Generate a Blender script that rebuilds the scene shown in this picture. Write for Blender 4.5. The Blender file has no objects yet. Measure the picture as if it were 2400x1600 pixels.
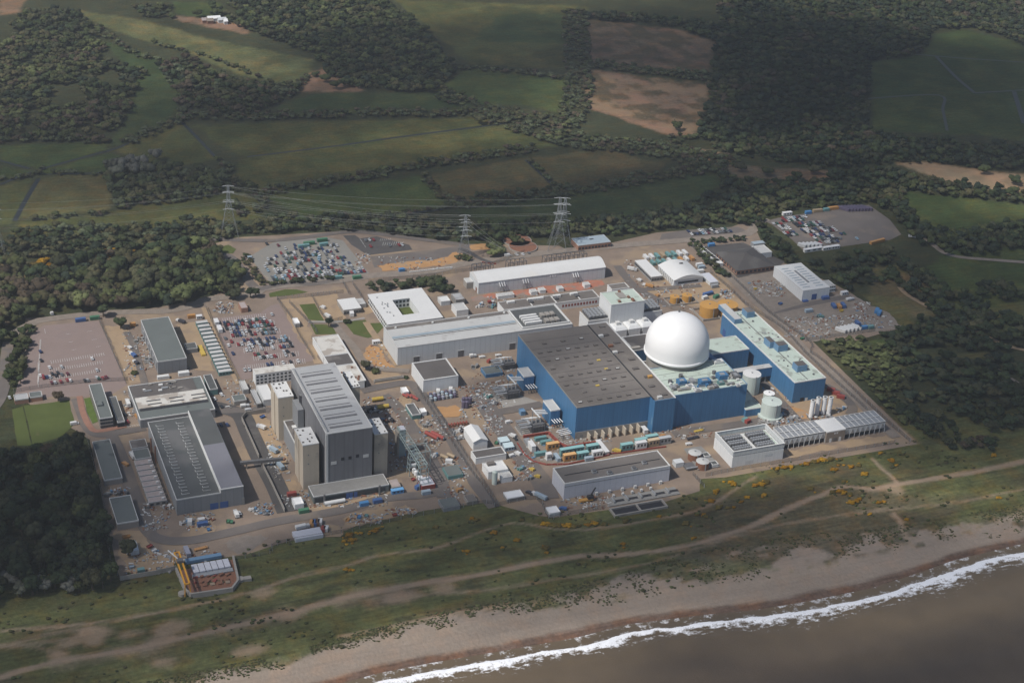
import bpy, math, random
import numpy as np
from mathutils import Vector, Matrix
from mathutils.geometry import tessellate_polygon
random.seed(7); RS = np.random.RandomState(7)
SC = bpy.context.scene; COL = SC.collection
# ---------------------------------------------------------------- survey camera (solved from the edges of the square buildings)
CH, FP = 577.47, 3875.5
PIT, ROL, YAW = 0.49267, -0.058685, 0.39966
def _rot():
    cp, sp = math.cos(PIT), math.sin(PIT)
    f = np.array([math.sin(YAW)*cp, math.cos(YAW)*cp, -sp]); rt = np.array([math.cos(YAW), -math.sin(YAW), 0]); dn = np.cross(f, rt)
    cr, sr = math.cos(ROL), math.sin(ROL)
    return np.array([cr*rt+sr*dn, -sr*rt+cr*dn, f])
RC = _rot()
TL = {'1': (0, 500, 3.92), '2': (500, 500, 3.92), '3': (1000, 450, 3.92), '4': (1500, 450, 3.92), '5': (0, 850, 3.92),
      '6': (500, 850, 3.92), '7': (1000, 850, 3.92), '8': (1500, 750, 3.92), 'O': (0, 0, .98), 'S': (0, 0, 1),
      'A': (0, 0, 2.936), 'B': (800, 0, 2.936), 'C': (1600, 0, 2.936), 'D': (0, 1100, 2.94), 'E': (800, 1100, 2.94), 'F': (1600, 1000, 2.936),
      'X': (1900, 450, 4.48), 'Y': (1900, 750, 4.48), 'Z': (380, 1250, 9.225), 'W': (840, 940, 7.127), 'V': (1150, 850, 11.2), 'P': (1040, 460, 6.533)}
def ray(t, x, y):
    ox, oy, s = TL[t]
    return RC.T @ np.array([ox+x/s-1200, oy+y/s-800, FP])
def g(t, x, y, z=0.0):
    d = ray(t, x, y); k = (z-CH)/d[2]
    return (float(d[0]*k), float(d[1]*k))
def hz(t, x, y, t2, x2, y2):
    gx, gy = g(t2, x2, y2); d = ray(t, x, y)
    k = (gx*d[0]+gy*d[1])/(d[0]**2+d[1]**2)
    return CH+k*d[2]
def pts(t, *p):
    return [g(t, p[i], p[i+1]) for i in range(0, len(p), 2)]
# ---------------------------------------------------------------- materials
MATS = {}
def _n(nt, typ, **kw):
    n = nt.nodes.new(typ)
    for k, v in kw.items(): setattr(n, k, v)
    return n
def _lnk(nt, a, b): nt.links.new(a, b)
def mathn(nt, op, a, b=None, clamp=False):
    n = _n(nt, 'ShaderNodeMath', operation=op); n.use_clamp = clamp
    for i, v in enumerate((a, b)):
        if v is None: continue
        if isinstance(v, (int, float)): n.inputs[i].default_value = v
        else: _lnk(nt, v, n.inputs[i])
    return n.outputs[0]
def noise(nt, pos, scale, detail=3, vscale=None):
    if vscale:
        m = _n(nt, 'ShaderNodeMapping'); m.inputs['Scale'].default_value = vscale; _lnk(nt, pos, m.inputs['Vector']); pos = m.outputs[0]
    n = _n(nt, 'ShaderNodeTexNoise'); n.inputs['Scale'].default_value = scale; n.inputs['Detail'].default_value = detail
    _lnk(nt, pos, n.inputs['Vector']); return n.outputs['Fac']
def mixc(nt, f, a, b, mode='MIX'):
    n = _n(nt, 'ShaderNodeMix', data_type='RGBA', blend_type=mode)
    for k, v in ((0, f), (6, a), (7, b)):
        if isinstance(v, (int, float)): n.inputs[k].default_value = v
        elif isinstance(v, tuple): n.inputs[k].default_value = (*v[:3], 1)
        else: _lnk(nt, v, n.inputs[k])
    return n.outputs[2]
def ramp(nt, f, lo, hi):
    n = _n(nt, 'ShaderNodeMapRange'); n.inputs[1].default_value = lo; n.inputs[2].default_value = hi
    _lnk(nt, f, n.inputs[0]); return n.outputs[0]
def mat(key, rgb=None, rough=.8, var=.12, sc=.15, panel=0, pdark=.8, streak=0, stain=None, stain_th=.6, stain_sc=.06, metal=0, spec=.3, src=None, bump=0, fine=.08):
    """procedural surface: base colour, soft blotches, fine grain, weather streaks, cladding joints, stains"""
    if key in MATS: return MATS[key]
    m = bpy.data.materials.new(key); m.use_nodes = True; nt = m.node_tree; b = nt.nodes['Principled BSDF']
    geo = _n(nt, 'ShaderNodeNewGeometry'); pos = geo.outputs['Position']
    if src == 'object': base = _n(nt, 'ShaderNodeObjectInfo').outputs['Color']
    elif src: a = _n(nt, 'ShaderNodeAttribute'); a.attribute_name = src; base = a.outputs['Color']
    else:
        r = _n(nt, 'ShaderNodeRGB'); r.outputs[0].default_value = (*rgb, 1); base = r.outputs[0]
    f = mathn(nt, 'ADD', 1-var, mathn(nt, 'MULTIPLY', noise(nt, pos, sc, 4), 2*var))
    if fine: f = mathn(nt, 'MULTIPLY', f, mathn(nt, 'ADD', 1-fine, mathn(nt, 'MULTIPLY', noise(nt, pos, 1.3, 2), 2*fine)))
    if streak: f = mathn(nt, 'MULTIPLY', f, mathn(nt, 'ADD', 1-streak, mathn(nt, 'MULTIPLY', noise(nt, pos, 1, 3, (.5, .5, .035)), 2*streak)))
    if panel:
        sx = _n(nt, 'ShaderNodeSeparateXYZ'); _lnk(nt, pos, sx.inputs[0])
        fr = mathn(nt, 'FRACT', mathn(nt, 'DIVIDE', mathn(nt, 'ADD', sx.outputs[0], sx.outputs[1]), panel))
        ln = mathn(nt, 'LESS_THAN', fr, .14); f = mathn(nt, 'MULTIPLY', f, mathn(nt, 'SUBTRACT', 1, mathn(nt, 'MULTIPLY', ln, 1-pdark)))
    c = mixc(nt, 1.0, base, (0, 0, 0), 'MIX')
    vm = _n(nt, 'ShaderNodeVectorMath', operation='SCALE'); _lnk(nt, base, vm.inputs[0]); _lnk(nt, f, vm.inputs['Scale']); c = vm.outputs[0]
    if stain:
        k = ramp(nt, noise(nt, pos, stain_sc, 6), stain_th, stain_th+.08); c = mixc(nt, k, c, stain)
    _lnk(nt, c, b.inputs['Base Color']); b.inputs['Roughness'].default_value = rough; b.inputs['Metallic'].default_value = metal
    b.inputs['Specular IOR Level'].default_value = spec
    if bump:
        bp = _n(nt, 'ShaderNodeBump'); bp.inputs['Strength'].default_value = 1; bp.inputs['Distance'].default_value = bump
        _lnk(nt, noise(nt, pos, .9, 3), bp.inputs['Height']); _lnk(nt, bp.outputs[0], b.inputs['Normal'])
    MATS[key] = m; return m
# ---------------------------------------------------------------- mesh builder
class MB:
    def __init__(s): s.v = []; s.f = []; s.m = []
    def add(s, v, f, m=0):
        o = len(s.v); s.v += v; s.f += [tuple(i+o for i in q) for q in f]; s.m += [m]*len(f); return s
    def box(s, x0, y0, z0, x1, y1, z1, m=0, open_top=False):
        v = [(x0, y0, z0), (x1, y0, z0), (x1, y1, z0), (x0, y1, z0), (x0, y0, z1), (x1, y0, z1), (x1, y1, z1), (x0, y1, z1)]
        f = [(0, 3, 2, 1), (0, 1, 5, 4), (1, 2, 6, 5), (2, 3, 7, 6), (3, 0, 4, 7)]
        if not open_top: f.append((4, 5, 6, 7))
        return s.add(v, f, m)
    def cbox(s, cx, cy, z0, w, d, h, m=0, a=0):
        c, n = math.cos(a), math.sin(a); v = []
        for z in (z0, z0+h):
            for x, y in ((-w/2, -d/2), (w/2, -d/2), (w/2, d/2), (-w/2, d/2)): v.append((cx+x*c-y*n, cy+x*n+y*c, z))
        return s.add(v, [(0, 3, 2, 1), (0, 1, 5, 4), (1, 2, 6, 5), (2, 3, 7, 6), (3, 0, 4, 7), (4, 5, 6, 7)], m)
    def prism(s, poly, z0, z1, m=0):
        n = len(poly); a = sum(poly[i][0]*poly[(i+1) % n][1]-poly[(i+1) % n][0]*poly[i][1] for i in range(n))
        if a < 0: poly = poly[::-1]
        v = [(x, y, z0) for x, y in poly]+[(x, y, z1) for x, y in poly]
        f = [(i, (i+1) % n, n+(i+1) % n, n+i) for i in range(n)]+[tuple(range(n, 2*n)), tuple(range(n-1, -1, -1))]
        return s.add(v, f, m)
    def cyl(s, cx, cy, z0, z1, r, n=16, r2=None, m=0, cap=True):
        r2 = r if r2 is None else r2; v = []
        for z, q in ((z0, r), (z1, r2)):
            for i in range(n): a = 2*math.pi*i/n; v.append((cx+q*math.cos(a), cy+q*math.sin(a), z))
        f = [(i, (i+1) % n, n+(i+1) % n, n+i) for i in range(n)]
        if cap: f += [tuple(range(n, 2*n)), tuple(range(n-1, -1, -1))]
        return s.add(v, f, m)
    def tube(s, p, q, r, n=4, m=0):
        p, q = Vector(p), Vector(q); d = (q-p)
        if d.length < 1e-6: return s
        d.normalize(); u = d.cross(Vector((0, 0, 1)) if abs(d.z) < .9 else Vector((1, 0, 0))).normalized(); w = d.cross(u); v = []
        for e in (p, q):
            for i in range(n):
                a = 2*math.pi*(i+.5)/n; v.append(tuple(e+u*(r*math.cos(a))+w*(r*math.sin(a))))
        return s.add(v, [(i, (i+1) % n, n+(i+1) % n, n+i) for i in range(n)]+[tuple(range(n, 2*n)), tuple(range(n-1, -1, -1))], m)
    def hcyl(s, cx, cy, cz, L, r, axis='x', n=12, m=0):
        d = Vector((1, 0, 0)) if axis == 'x' else Vector((0, 1, 0)); c = Vector((cx, cy, cz))
        return s.tube(c-d*L/2, c+d*L/2, r, n, m)
    def gable(s, x0, y0, x1, y1, ze, zr, ax='y', m=0, over=.4, t=.25):
        """pitched roof slab, ridge along ax"""
        x0 -= over; y0 -= over; x1 += over; y1 += over
        if ax == 'y':
            xm = (x0+x1)/2; sec = [(x0, ze), (xm, zr), (x1, ze), (x1, ze+t), (xm, zr+t), (x0, ze+t)]
            v = [(a, y0, b) for a, b in sec]+[(a, y1, b) for a, b in sec]
        else:
            ym = (y0+y1)/2; sec = [(y0, ze), (ym, zr), (y1, ze), (y1, ze+t), (ym, zr+t), (y0, ze+t)]
            v = [(x1, a, b) for a, b in sec]+[(x0, a, b) for a, b in sec]
        f = [(i, (i+1) % 6, 6+(i+1) % 6, 6+i)[::-1] for i in range(6)]+[(0, 1, 4, 5), (1, 2, 3, 4), (11, 10, 7, 6), (10, 9, 8, 7)]
        return s.add(v, f, m)
    def build(s, name, mats, parent=None, smooth=False, kind=None, label=None):
        if not isinstance(mats, (list, tuple)): mats = [mats]
        L = Vector((0, 0, 0)); p = parent
        while p is not None: L += p.location; p = p.parent
        me = bpy.data.meshes.new(name); me.from_pydata([(a-L.x, b-L.y, c-L.z) for a, b, c in s.v], [], s.f)
        for m in mats: me.materials.append(m)
        if len(mats) > 1: me.polygons.foreach_set('material_index', s.m)
        if smooth: me.shade_smooth() if hasattr(me, 'shade_smooth') else me.polygons.foreach_set('use_smooth', [True]*len(me.polygons))
        o = bpy.data.objects.new(name, me); COL.objects.link(o)
        if parent is not None: o.parent = parent
        if kind: o['kind'] = kind
        if label: o['label'] = label
        return o
def tag(o, label=None, cat=None, group=None, kind=None):
    if label: o['label'] = label
    if cat: o['category'] = cat
    if group: o['group'] = group
    if kind: o['kind'] = kind
    return o
def thing(name, label, cat, x, y, z=0, group=None):
    o = bpy.data.objects.new(name, None); COL.objects.link(o); o.location = (x, y, z); o.empty_display_size = 1
    return tag(o, label, cat, group)
def copy_tree(o, parent=None):
    c = o.copy(); COL.objects.link(c)
    if parent is not None: c.parent = parent
    for ch in KIDS.get(o.name, []): copy_tree(ch, c)
    return c
KIDS = {}
def reg(root, kids): KIDS[root.name] = list(kids); return root
def npmesh(name, V, F, mats, colors=None, attrs=None, smooth=False):
    """fast mesh from numpy: V (n,3), F (m,k) all faces with k corners"""
    me = bpy.data.meshes.new(name); n, (m, k) = len(V), F.shape
    me.vertices.add(n); me.vertices.foreach_set('co', np.asarray(V, dtype=np.float32).ravel())
    me.loops.add(m*k); me.loops.foreach_set('vertex_index', F.astype(np.int32).ravel())
    me.polygons.add(m); me.polygons.foreach_set('loop_start', (np.arange(m)*k).astype(np.int32))
    me.polygons.foreach_set('loop_total', np.full(m, k, np.int32))
    if smooth: me.polygons.foreach_set('use_smooth', np.ones(m, bool))
    me.update(calc_edges=True)
    if colors is not None:
        a = me.color_attributes.new('Col', 'FLOAT_COLOR', 'POINT'); c = np.ones((n, 4), np.float32); c[:, :3] = colors; a.data.foreach_set('color', c.ravel())
    for kx, vv in (attrs or {}).items():
        a = me.attributes.new(kx, 'FLOAT', 'POINT'); a.data.foreach_set('value', np.asarray(vv, np.float32))
    for mm in (mats if isinstance(mats, (list, tuple)) else [mats]): me.materials.append(mm)
    o = bpy.data.objects.new(name, me); COL.objects.link(o); return o
_VT = {}
def vnoise(x, y, s, seed=0):
    if seed not in _VT: _VT[seed] = np.random.RandomState(seed).rand(64, 64)
    T = _VT[seed]; u, v = x/s, y/s
    i, j = np.floor(u).astype(int), np.floor(v).astype(int); a, b = u-i, v-j; a = a*a*(3-2*a); b = b*b*(3-2*b)
    t = lambda p, q: T[p % 64, q % 64]
    return (t(i, j)*(1-a)+t(i+1, j)*a)*(1-b)+(t(i, j+1)*(1-a)+t(i+1, j+1)*a)*b
def fbm(x, y, s, seed=0, o=4):
    w, a, t = 0, 1, 0
    for k in range(o): w = w+a*vnoise(x+17*k, y-31*k, s/2**k, seed+k); t += a; a *= .55
    return w/t
def pdist(x, y, P, closed=True):
    d = np.full(x.shape, 1e9); n = len(P); ins = np.zeros(x.shape, bool)
    for i in range(n if closed else n-1):
        (ax, ay), (bx, by) = P[i], P[(i+1) % n]; ex, ey = bx-ax, by-ay; L = ex*ex+ey*ey+1e-9
        t = np.clip(((x-ax)*ex+(y-ay)*ey)/L, 0, 1); d = np.minimum(d, np.hypot(x-ax-t*ex, y-ay-t*ey))
        if closed and by != ay: ins ^= ((ay > y) != (by > y)) & (x < (bx-ax)*(y-ay)/(by-ay)+ax)
    return np.where(ins, d, -d) if closed else d
def sheet(name, poly, z, m, label=None, cat=None):
    """one flat ground sheet from a world polygon; soft ground gets a wandering edge"""
    if m.name in ('sand', 'orange_sand', 'gravel', 'lawn', 'red_dirt', 'bright_turf'):
        Q = []; n = len(poly); k0 = .5 if 'lawn' in m.name or 'turf' in m.name else 2.2
        for i in range(n):
            (ax, ay), (bx, by) = poly[i], poly[(i+1) % n]; L = math.hypot(bx-ax, by-ay); k = max(1, int(L/2.5))
            for j in range(k):
                f = j/k; x, y = ax+(bx-ax)*f, ay+(by-ay)*f; o = k0*2*(float(fbm(np.array([x]), np.array([y]), 9, 13)[0])-.5)*(2 if k0 > 1 else 1); Q.append((x-(by-ay)/L*o, y+(bx-ax)/L*o))
        poly = Q
    tri = tessellate_polygon([[Vector((a, b, 0)) for a, b in poly]])
    mb = MB(); n = len(poly); T = []
    for a, b, c in tri:
        A, B, C_ = poly[a], poly[b], poly[c]
        T.append((a, b, c) if (B[0]-A[0])*(C_[1]-A[1])-(C_[0]-A[0])*(B[1]-A[1]) > 0 else (a, c, b))
    mb.add([(a, b, z) for a, b in poly], T); o = mb.build(name, m); o['kind'] = 'structure'; return o
def smooth_line(P, n=5):
    out = []
    for i in range(len(P)-1):
        p0 = P[max(i-1, 0)]; p1 = P[i]; p2 = P[i+1]; p3 = P[min(i+2, len(P)-1)]
        for k in range(n):
            t = k/n; out.append(tuple(.5*((2*p1[j])+(-p0[j]+p2[j])*t+(2*p0[j]-5*p1[j]+4*p2[j]-p3[j])*t*t+(-p0[j]+3*p1[j]-3*p2[j]+p3[j])*t**3) for j in (0, 1)))
    return out+[tuple(P[-1])]
def offset_pts(P, w):
    L, R = [], []
    for i, p in enumerate(P):
        a = P[max(i-1, 0)]; b = P[min(i+1, len(P)-1)]; dx, dy = b[0]-a[0], b[1]-a[1]; l = math.hypot(dx, dy) or 1
        L.append((p[0]-dy/l*w/2, p[1]+dx/l*w/2)); R.append((p[0]+dy/l*w/2, p[1]-dx/l*w/2))
    return L, R
def ribbon(name, P, w, z, m, n=5, kind='structure'):
    P = smooth_line(P, n) if n > 1 else P; L, R = offset_pts(P, w); mb = MB(); k = len(P)
    mb.add([(a, b, z) for a, b in R]+[(a, b, z) for a, b in L], [(i, i+1, k+i+1, k+i) for i in range(k-1)])
    o = mb.build(name, m); o['kind'] = kind; return o
SUN_EL, SUN_A, SUN_E, SKY_S, HAZE = 52, 12, 4.1, .085, .000085
CLOUDS = [('O', 1850, 150, 330, 260, .62), ('O', 2250, 250, 300, 280, .64), ('O', 1150, 90, 300, 130, .5), ('O', 850, 230, 260, 130, .38), ('O', 230, 330, 330, 170, .34), ('O', 1500, 440, 320, 75, .6), ('O', 2280, 640, 240, 150, .5), ('O', 1100, 400, 270, 90, .38), ('O', 560, 400, 260, 90, .3), ('O', 1450, 130, 180, 60, .45),
          ('O', 40, 1230, 130, 130, .72), ('O', 900, 1225, 190, 42, .55), ('O', 1450, 1235, 190, 40, .58), ('O', 2320, 930, 150, 110, .62), ('O', 250, 1490, 240, 45, .5), ('O', 2050, 1340, 230, 45, .35), ('O', 1300, 850, 60, 30, .42), ('O', 1700, 1290, 200, 30, .4), ('O', 780, 1090, 60, 30, .3), ('O', 2350, 1480, 260, 50, .35), ('O', 2000, 480, 60, 50, .2)]
# ================================================================ ground, dunes, beach, sea
SEAZ = -4.0
_cl = []
for t, L in (('S', (600, 1668, 888, 1588, 1020, 1562, 1173, 1536, 1357, 1503, 1470, 1473, 1633, 1452, 1785, 1437, 1908, 1416, 2051, 1386, 2163, 1350, 2245, 1320, 2400, 1283, 2600, 1235)),):
    _cl = [g(t, L[i], L[i+1], SEAZ) for i in range(0, len(L), 2)]
_cl.sort(); CLX = np.array([p[0] for p in _cl]); CLY = np.array([p[1] for p in _cl])
_sl = (CLY[-1]-CLY[0])/(CLX[-1]-CLX[0])
CLX = np.concatenate([[CLX[0]-4000], CLX, [CLX[-1]+4000]]); CLY = np.concatenate([[CLY[0]-4000*_sl], CLY, [CLY[-1]+4000*_sl]])
def shore(x): return np.interp(x, CLX, CLY)
# seaward edge of the compound: dunes only roll outside it
_fe = pts('S', -200, 1420, 100, 1410, 275, 1335, 400, 1300, 430, 1390, 560, 1375, 575, 1290, 640, 1265, 800, 1225, 1000, 1190, 1130, 1175, 1260, 1210, 1300, 1200, 1420, 1215, 1560, 1195, 1640, 1130, 1720, 1110, 1900, 1075, 2120, 1035, 2250, 1020, 2500, 960)
_fe.sort(); FEX = np.array([p[0] for p in _fe]); FEY = np.array([p[1] for p in _fe])
def hgt(x, y):
    x = np.asarray(x, float); y = np.asarray(y, float)
    d = y-shore(x); e = np.interp(x, FEX, FEY)-y-6
    base = np.interp(d, [-400, -60, 0, 8, 38, 60], [-14, -6.5, -4.0, -3.2, -.7, 0])
    w = np.clip(e/18, 0, 1)*np.clip((d-25)/25, 0, 1)
    return base+w*(3.2*(fbm(x*.55, y*1.5, 30, 5, 4)-.55))-.02
def G3(t, x, y):
    z = 0.
    for _ in range(4): p = g(t, x, y, z); z = float(hgt(p[0], p[1]))
    return p
def gp(t, *p): return [G3(t, p[i], p[i+1]) for i in range(0, len(p), 2)]
xs = np.concatenate([np.linspace(-6000, -520, 26)[:-1], np.arange(-520, 900, 2.4), np.arange(900, 1700, 5), np.linspace(1700, 7000, 26)])
ys = np.concatenate([np.linspace(250, 480, 24)[:-1], np.arange(480, 980, 2.0), np.arange(980, 1450, 3.5), np.arange(1450, 2300, 6), np.linspace(2300, 9000, 30)])
GX, GY = np.meshgrid(xs, ys); X = GX.ravel(); Y = GY.ravel()
Z = hgt(X, Y)
C = np.zeros((len(X), 3)); C[:] = (.045, .052, .028)
C *= (.75+.5*fbm(X, Y, 60, 11))[:, None]
def paint(P, col, soft=2.0, warp=0., amt=1., nz=0., ns=25, closed=True, width=0, seed=3):
    P = list(P); a = np.array(P); mrg = 40+width
    k = np.where((X > a[:, 0].min()-mrg) & (X < a[:, 0].max()+mrg) & (Y > a[:, 1].min()-mrg) & (Y < a[:, 1].max()+mrg))[0]
    if not len(k): return
    x, y = X[k], Y[k]
    d = pdist(x, y, P, closed) if closed else width/2-pdist(x, y, P, False)
    if warp: d = d+warp*2*(fbm(x, y, 14, seed)-.5)
    m = np.clip(d/soft+.5, 0, 1)*amt
    if nz: m = m*np.clip((fbm(x, y, ns, seed+9)-.5)*6*nz+.5, 0, 1)
    C[k] = C[k]*(1-m[:, None])+np.array(col)*m[:, None]
# --- inland fields
GRN, OLV, TAN, PAL, DGR, BRN = (.054, .080, .029), (.074, .086, .033), (.110, .108, .046), (.104, .118, .053), (.045, .070, .029), (.088, .084, .041)
FL = [(PAL, (175, 25, 330, 48, 480, 90, 715, 138, 718, 165, 690, 192, 640, 195, 520, 160, 430, 120, 300, 85, 215, 50)),
      (DGR, (235, 95, 300, 110, 400, 150, 460, 170, 400, 190, 300, 160)), (DGR, (300, 165, 420, 200, 400, 270, 300, 330, 240, 335, 285, 290, 320, 200)),
      (DGR, (470, 190, 600, 205, 625, 215, 490, 255)), (DGR, (640, 245, 730, 215, 900, 214, 1010, 212, 1090, 245, 870, 262, 640, 258)),
      (OLV, (440, 290, 640, 282, 1130, 270, 1155, 283, 700, 352, 560, 360)), (OLV, (560, 362, 1155, 287, 1260, 328, 1290, 335, 1000, 370, 600, 442, 540, 400)),
      (OLV, (262, 345, 412, 278, 500, 367, 360, 385)), (GRN, (0, 333, 250, 328, 245, 345, 100, 388, 0, 372)), (GRN, (100, 392, 250, 352, 300, 365, 240, 395, 95, 402)), (GRN, (0, 378, 70, 395, 0, 415)),
      (TAN, (95, 405, 243, 400, 250, 480, 40, 502)), (OLV, (0, 430, 75, 405, 30, 510, 0, 520)), (OLV, (30, 540, 45, 508, 250, 489, 520, 435, 600, 450, 600, 500, 480, 510, 150, 540)),
      (GRN, (610, 450, 960, 405, 1030, 470, 920, 490, 700, 505)), (BRN, (980, 405, 1212, 365, 1285, 440, 1050, 467)), (BRN, (1220, 363, 1400, 345, 1530, 378, 1480, 405, 1292, 440)),
      (DGR, (1050, 482, 1560, 405, 1640, 398, 1655, 422, 1560, 485, 1300, 512, 1100, 508)), (GRN, (1040, 180, 1080, 155, 1310, 178, 1320, 200, 1290, 260, 1200, 240, 1110, 240, 1005, 208)),
      (OLV, (905, 0, 1345, 15, 1335, 160, 1080, 148, 990, 70)), (DGR, (1150, 35, 1340, 30, 1335, 100, 1080, 95)),
      ((.15, .112, .078), (1350, 45, 1560, 70, 1650, 100, 1620, 165, 1360, 140)), ((.21, .148, .098), (1345, 158, 1500, 180, 1628, 195, 1600, 308, 1540, 312, 1350, 245)),
      ((.05, .06, .03), (1440, 165, 1630, 175, 1620, 195, 1500, 190)), ((.05, .06, .032), (1450, 78, 1560, 85, 1550, 110, 1440, 100)),
      ((.22, .165, .105), (1540, 336, 1640, 345, 1700, 370, 1620, 372)), ((.15, .118, .078), (1640, 375, 1760, 385, 1910, 395, 1890, 422, 1760, 425, 1680, 400)),
      ((.30, .225, .14), (2062, 376, 2130, 372, 2220, 388, 2260, 395, 2352, 400, 2352, 452, 2280, 438, 2180, 418)),
      (GRN, (1995, 145, 2120, 125, 2150, 80, 2210, 68, 2330, 95, 2400, 140, 2400, 330, 2250, 310, 2010, 300)), (GRN, (2060, 438, 2200, 452, 2400, 478, 2400, 540, 2160, 548, 2090, 500)),
      (GRN, (2190, 580, 2400, 555, 2400, 650, 2400, 700, 2210, 715, 2110, 650, 2130, 610)), (OLV, (2220, 715, 2400, 690, 2400, 790, 2300, 760)),
      ((.21, .15, .1), (715, 168, 760, 155, 800, 180, 830, 208, 690, 212)), ((.2, .14, .095), (380, 35, 500, 45, 580, 65, 560, 78, 420, 50)), (GRN, (400, 5, 500, 8, 540, 40, 480, 45, 400, 30)),
      ((.19, .14, .09), (0, 0, 55, 0, 40, 30, 0, 35)), ((.12, .11, .06), (0, 600, 70, 605, 75, 640, 0, 655)), ((.12, .115, .06), (180, 595, 290, 585, 300, 600, 200, 615)),
      ((.12, .11, .06), (2010, 610, 2130, 640, 2190, 720, 2090, 730, 2000, 700))]
for c, p in FL: paint(pts('O', *p), c, 4, 5, 1, 0); paint(pts('O', *p), tuple(v*f_ for v, f_ in zip(c, (1.45, 1.18, 1.15))), 9, 5, .75, 1, 38); paint(pts('O', *p), tuple(v*.68 for v in c), 9, 5, .6, 1, 21, seed=19)
for t, p, c in (('X', (600, 800, 900, 760, 1050, 790, 900, 900, 700, 900), TAN), ('X', (550, 1080, 950, 1090, 1060, 1300, 1080, 1450, 950, 1430, 800, 1280, 700, 1200), TAN), ('Y', (1120, 400, 1500, 340, 1850, 330, 1850, 400, 1300, 400), TAN), ('X', (600, 1570, 900, 1530, 1000, 1568, 700, 1620), GRN)):
    paint(pts(t, *p), c, 5, 6, .9)
for p, c in ((('O', 1340, 160, 1500, 180, 1630, 195, 1600, 310, 1350, 245), (.27, .185, .11)), (('O', 1350, 45, 1560, 70, 1650, 100, 1620, 165, 1360, 140), (.19, .14, .09))): paint(pts(p[0], *p[1:]), c, 6, 6, .8, 1, 30, seed=5); paint(pts(p[0], *p[1:]), (.07, .065, .038), 6, 6, .75, 1.2, 16, seed=8)
# --- dunes and heath
inland = np.interp(X, FEX, FEY); D = Y-shore(X)
dn = np.clip((inland+40-Y)/30, 0, 1)*np.clip((D-20)/6, 0, 1)
n1, n2, n3 = fbm(X*.6, Y*1.4, 55, 21), fbm(X*.7, Y*1.6, 24, 33), fbm(X*.5, Y*1.5, 12, 47)
dc = np.array((.086, .094, .038))*(.62+.76*n2)[:, None]; gl_ = np.clip((fbm(X*.5, Y*1.3, 17, 55)-.55)*6, 0, 1)[:, None]; dc = dc*(1-gl_*.5)+np.array((.125, .125, .055))*gl_*.5
kb = np.clip((n1-.50)*7, 0, 1)[:, None]; dc = dc*(1-kb*.85)+np.array((.092, .078, .050))*kb*.85
kd = np.clip((n3-.62)*8, 0, 1)[:, None]; dc = dc*(1-kd*.6)+np.array((.035, .040, .022))*kd*.6
C = C*(1-dn[:, None])+dc*dn[:, None]
# sandy fringe then beach
fr = gp('E', 0, 1190, 220, 1130, 480, 1060, 760, 990, 1000, 960, 1150, 930, 1600, 820, 2000, 720)+gp('F', 0, 900, 400, 840, 740, 780, 1100, 740, 1500, 700, 1700, 690, 2000, 610, 2349, 560)
fr = gp('D', -400, 1800, 700, 1560, 1100, 1480, 1600, 1375, 2000, 1290)+fr
fr.sort(); FX = np.array([p[0] for p in fr]); FY = np.array([p[1] for p in fr])
cb = gp('D', -400, 1900, 1100, 1520, 1700, 1430, 2352, 1230)+gp('E', 200, 1180, 560, 1110, 1000, 1000, 1500, 960, 2000, 900)+gp('F', 0, 1080, 400, 1050, 740, 1030, 1050, 950, 1300, 890, 1600, 830, 2000, 770, 2349, 720)
cb.sort(); BX = np.array([p[0] for p in cb]); BY = np.array([p[1] for p in cb])
fy, by = np.interp(X, FX, FY), np.interp(X, BX, BY)
sand = np.array((.262, .215, .175))*(.93+.14*n1)[:, None]
w = np.clip((fy-Y)/3+.5+2*(n3-.5)*1.2, 0, 1)
sp = np.clip((np.clip((Y-by)/np.maximum(fy-by, 6), -.6, 1.1)*(.30+.18*np.clip((X-250)/250, 0, 1))+fbm(X*.7, Y*1.1, 9, 61, 4)-.63)*7, 0, 1)   # shingle plants thin out towards the sea
mk = (w*(1-.85*sp))[:, None]; C = C*(1-mk)+sand*mk
wet = np.clip((10.5+5*(fbm(X, Y*0, 30, 71)-.5)-D)/3, 0, 1)[:, None]; C = C*(1-wet)+np.array((.130, .088, .068))*wet
rdg = np.clip(1-np.abs(D-24-4*n1)/5, 0, 1)[:, None]*.35; C = C*(1-rdg)+np.array((.31, .255, .20))*rdg
# foot paths worn in the turf
PTH = (.285, .215, .155)
main = gp('F', 2600, 190, 2349, 240, 2000, 310, 1480, 395, 1300, 430, 1100, 410, 950, 470, 700, 570, 450, 690, 0, 825)+gp('E', 2000, 580, 1650, 595, 1300, 650, 950, 725, 600, 775, 300, 825, 0, 890)+gp('D', 2000, 990, 1600, 1080, 1200, 1170, 900, 1240, 500, 1300, 200, 1370, 0, 1430, -300, 1500)
second = gp('F', 500, 345, 420, 390, 220, 520, 0, 600)+gp('E', 1800, 400, 1500, 410, 1180, 370, 850, 470, 600, 550, 250, 590, 0, 670)+gp('D', 2000, 750, 1700, 850, 1300, 940, 1000, 1000, 600, 1060, 0, 1110)
third = gp('F', 2500, 400, 2349, 430, 2000, 500, 1500, 560, 1000, 620, 600, 690)+gp('E', 2100, 650, 1500, 750, 1000, 830, 700, 850, 300, 900)
edge = gp('E', 1150, 930, 760, 995, 480, 1050, 0, 1150)
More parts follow.
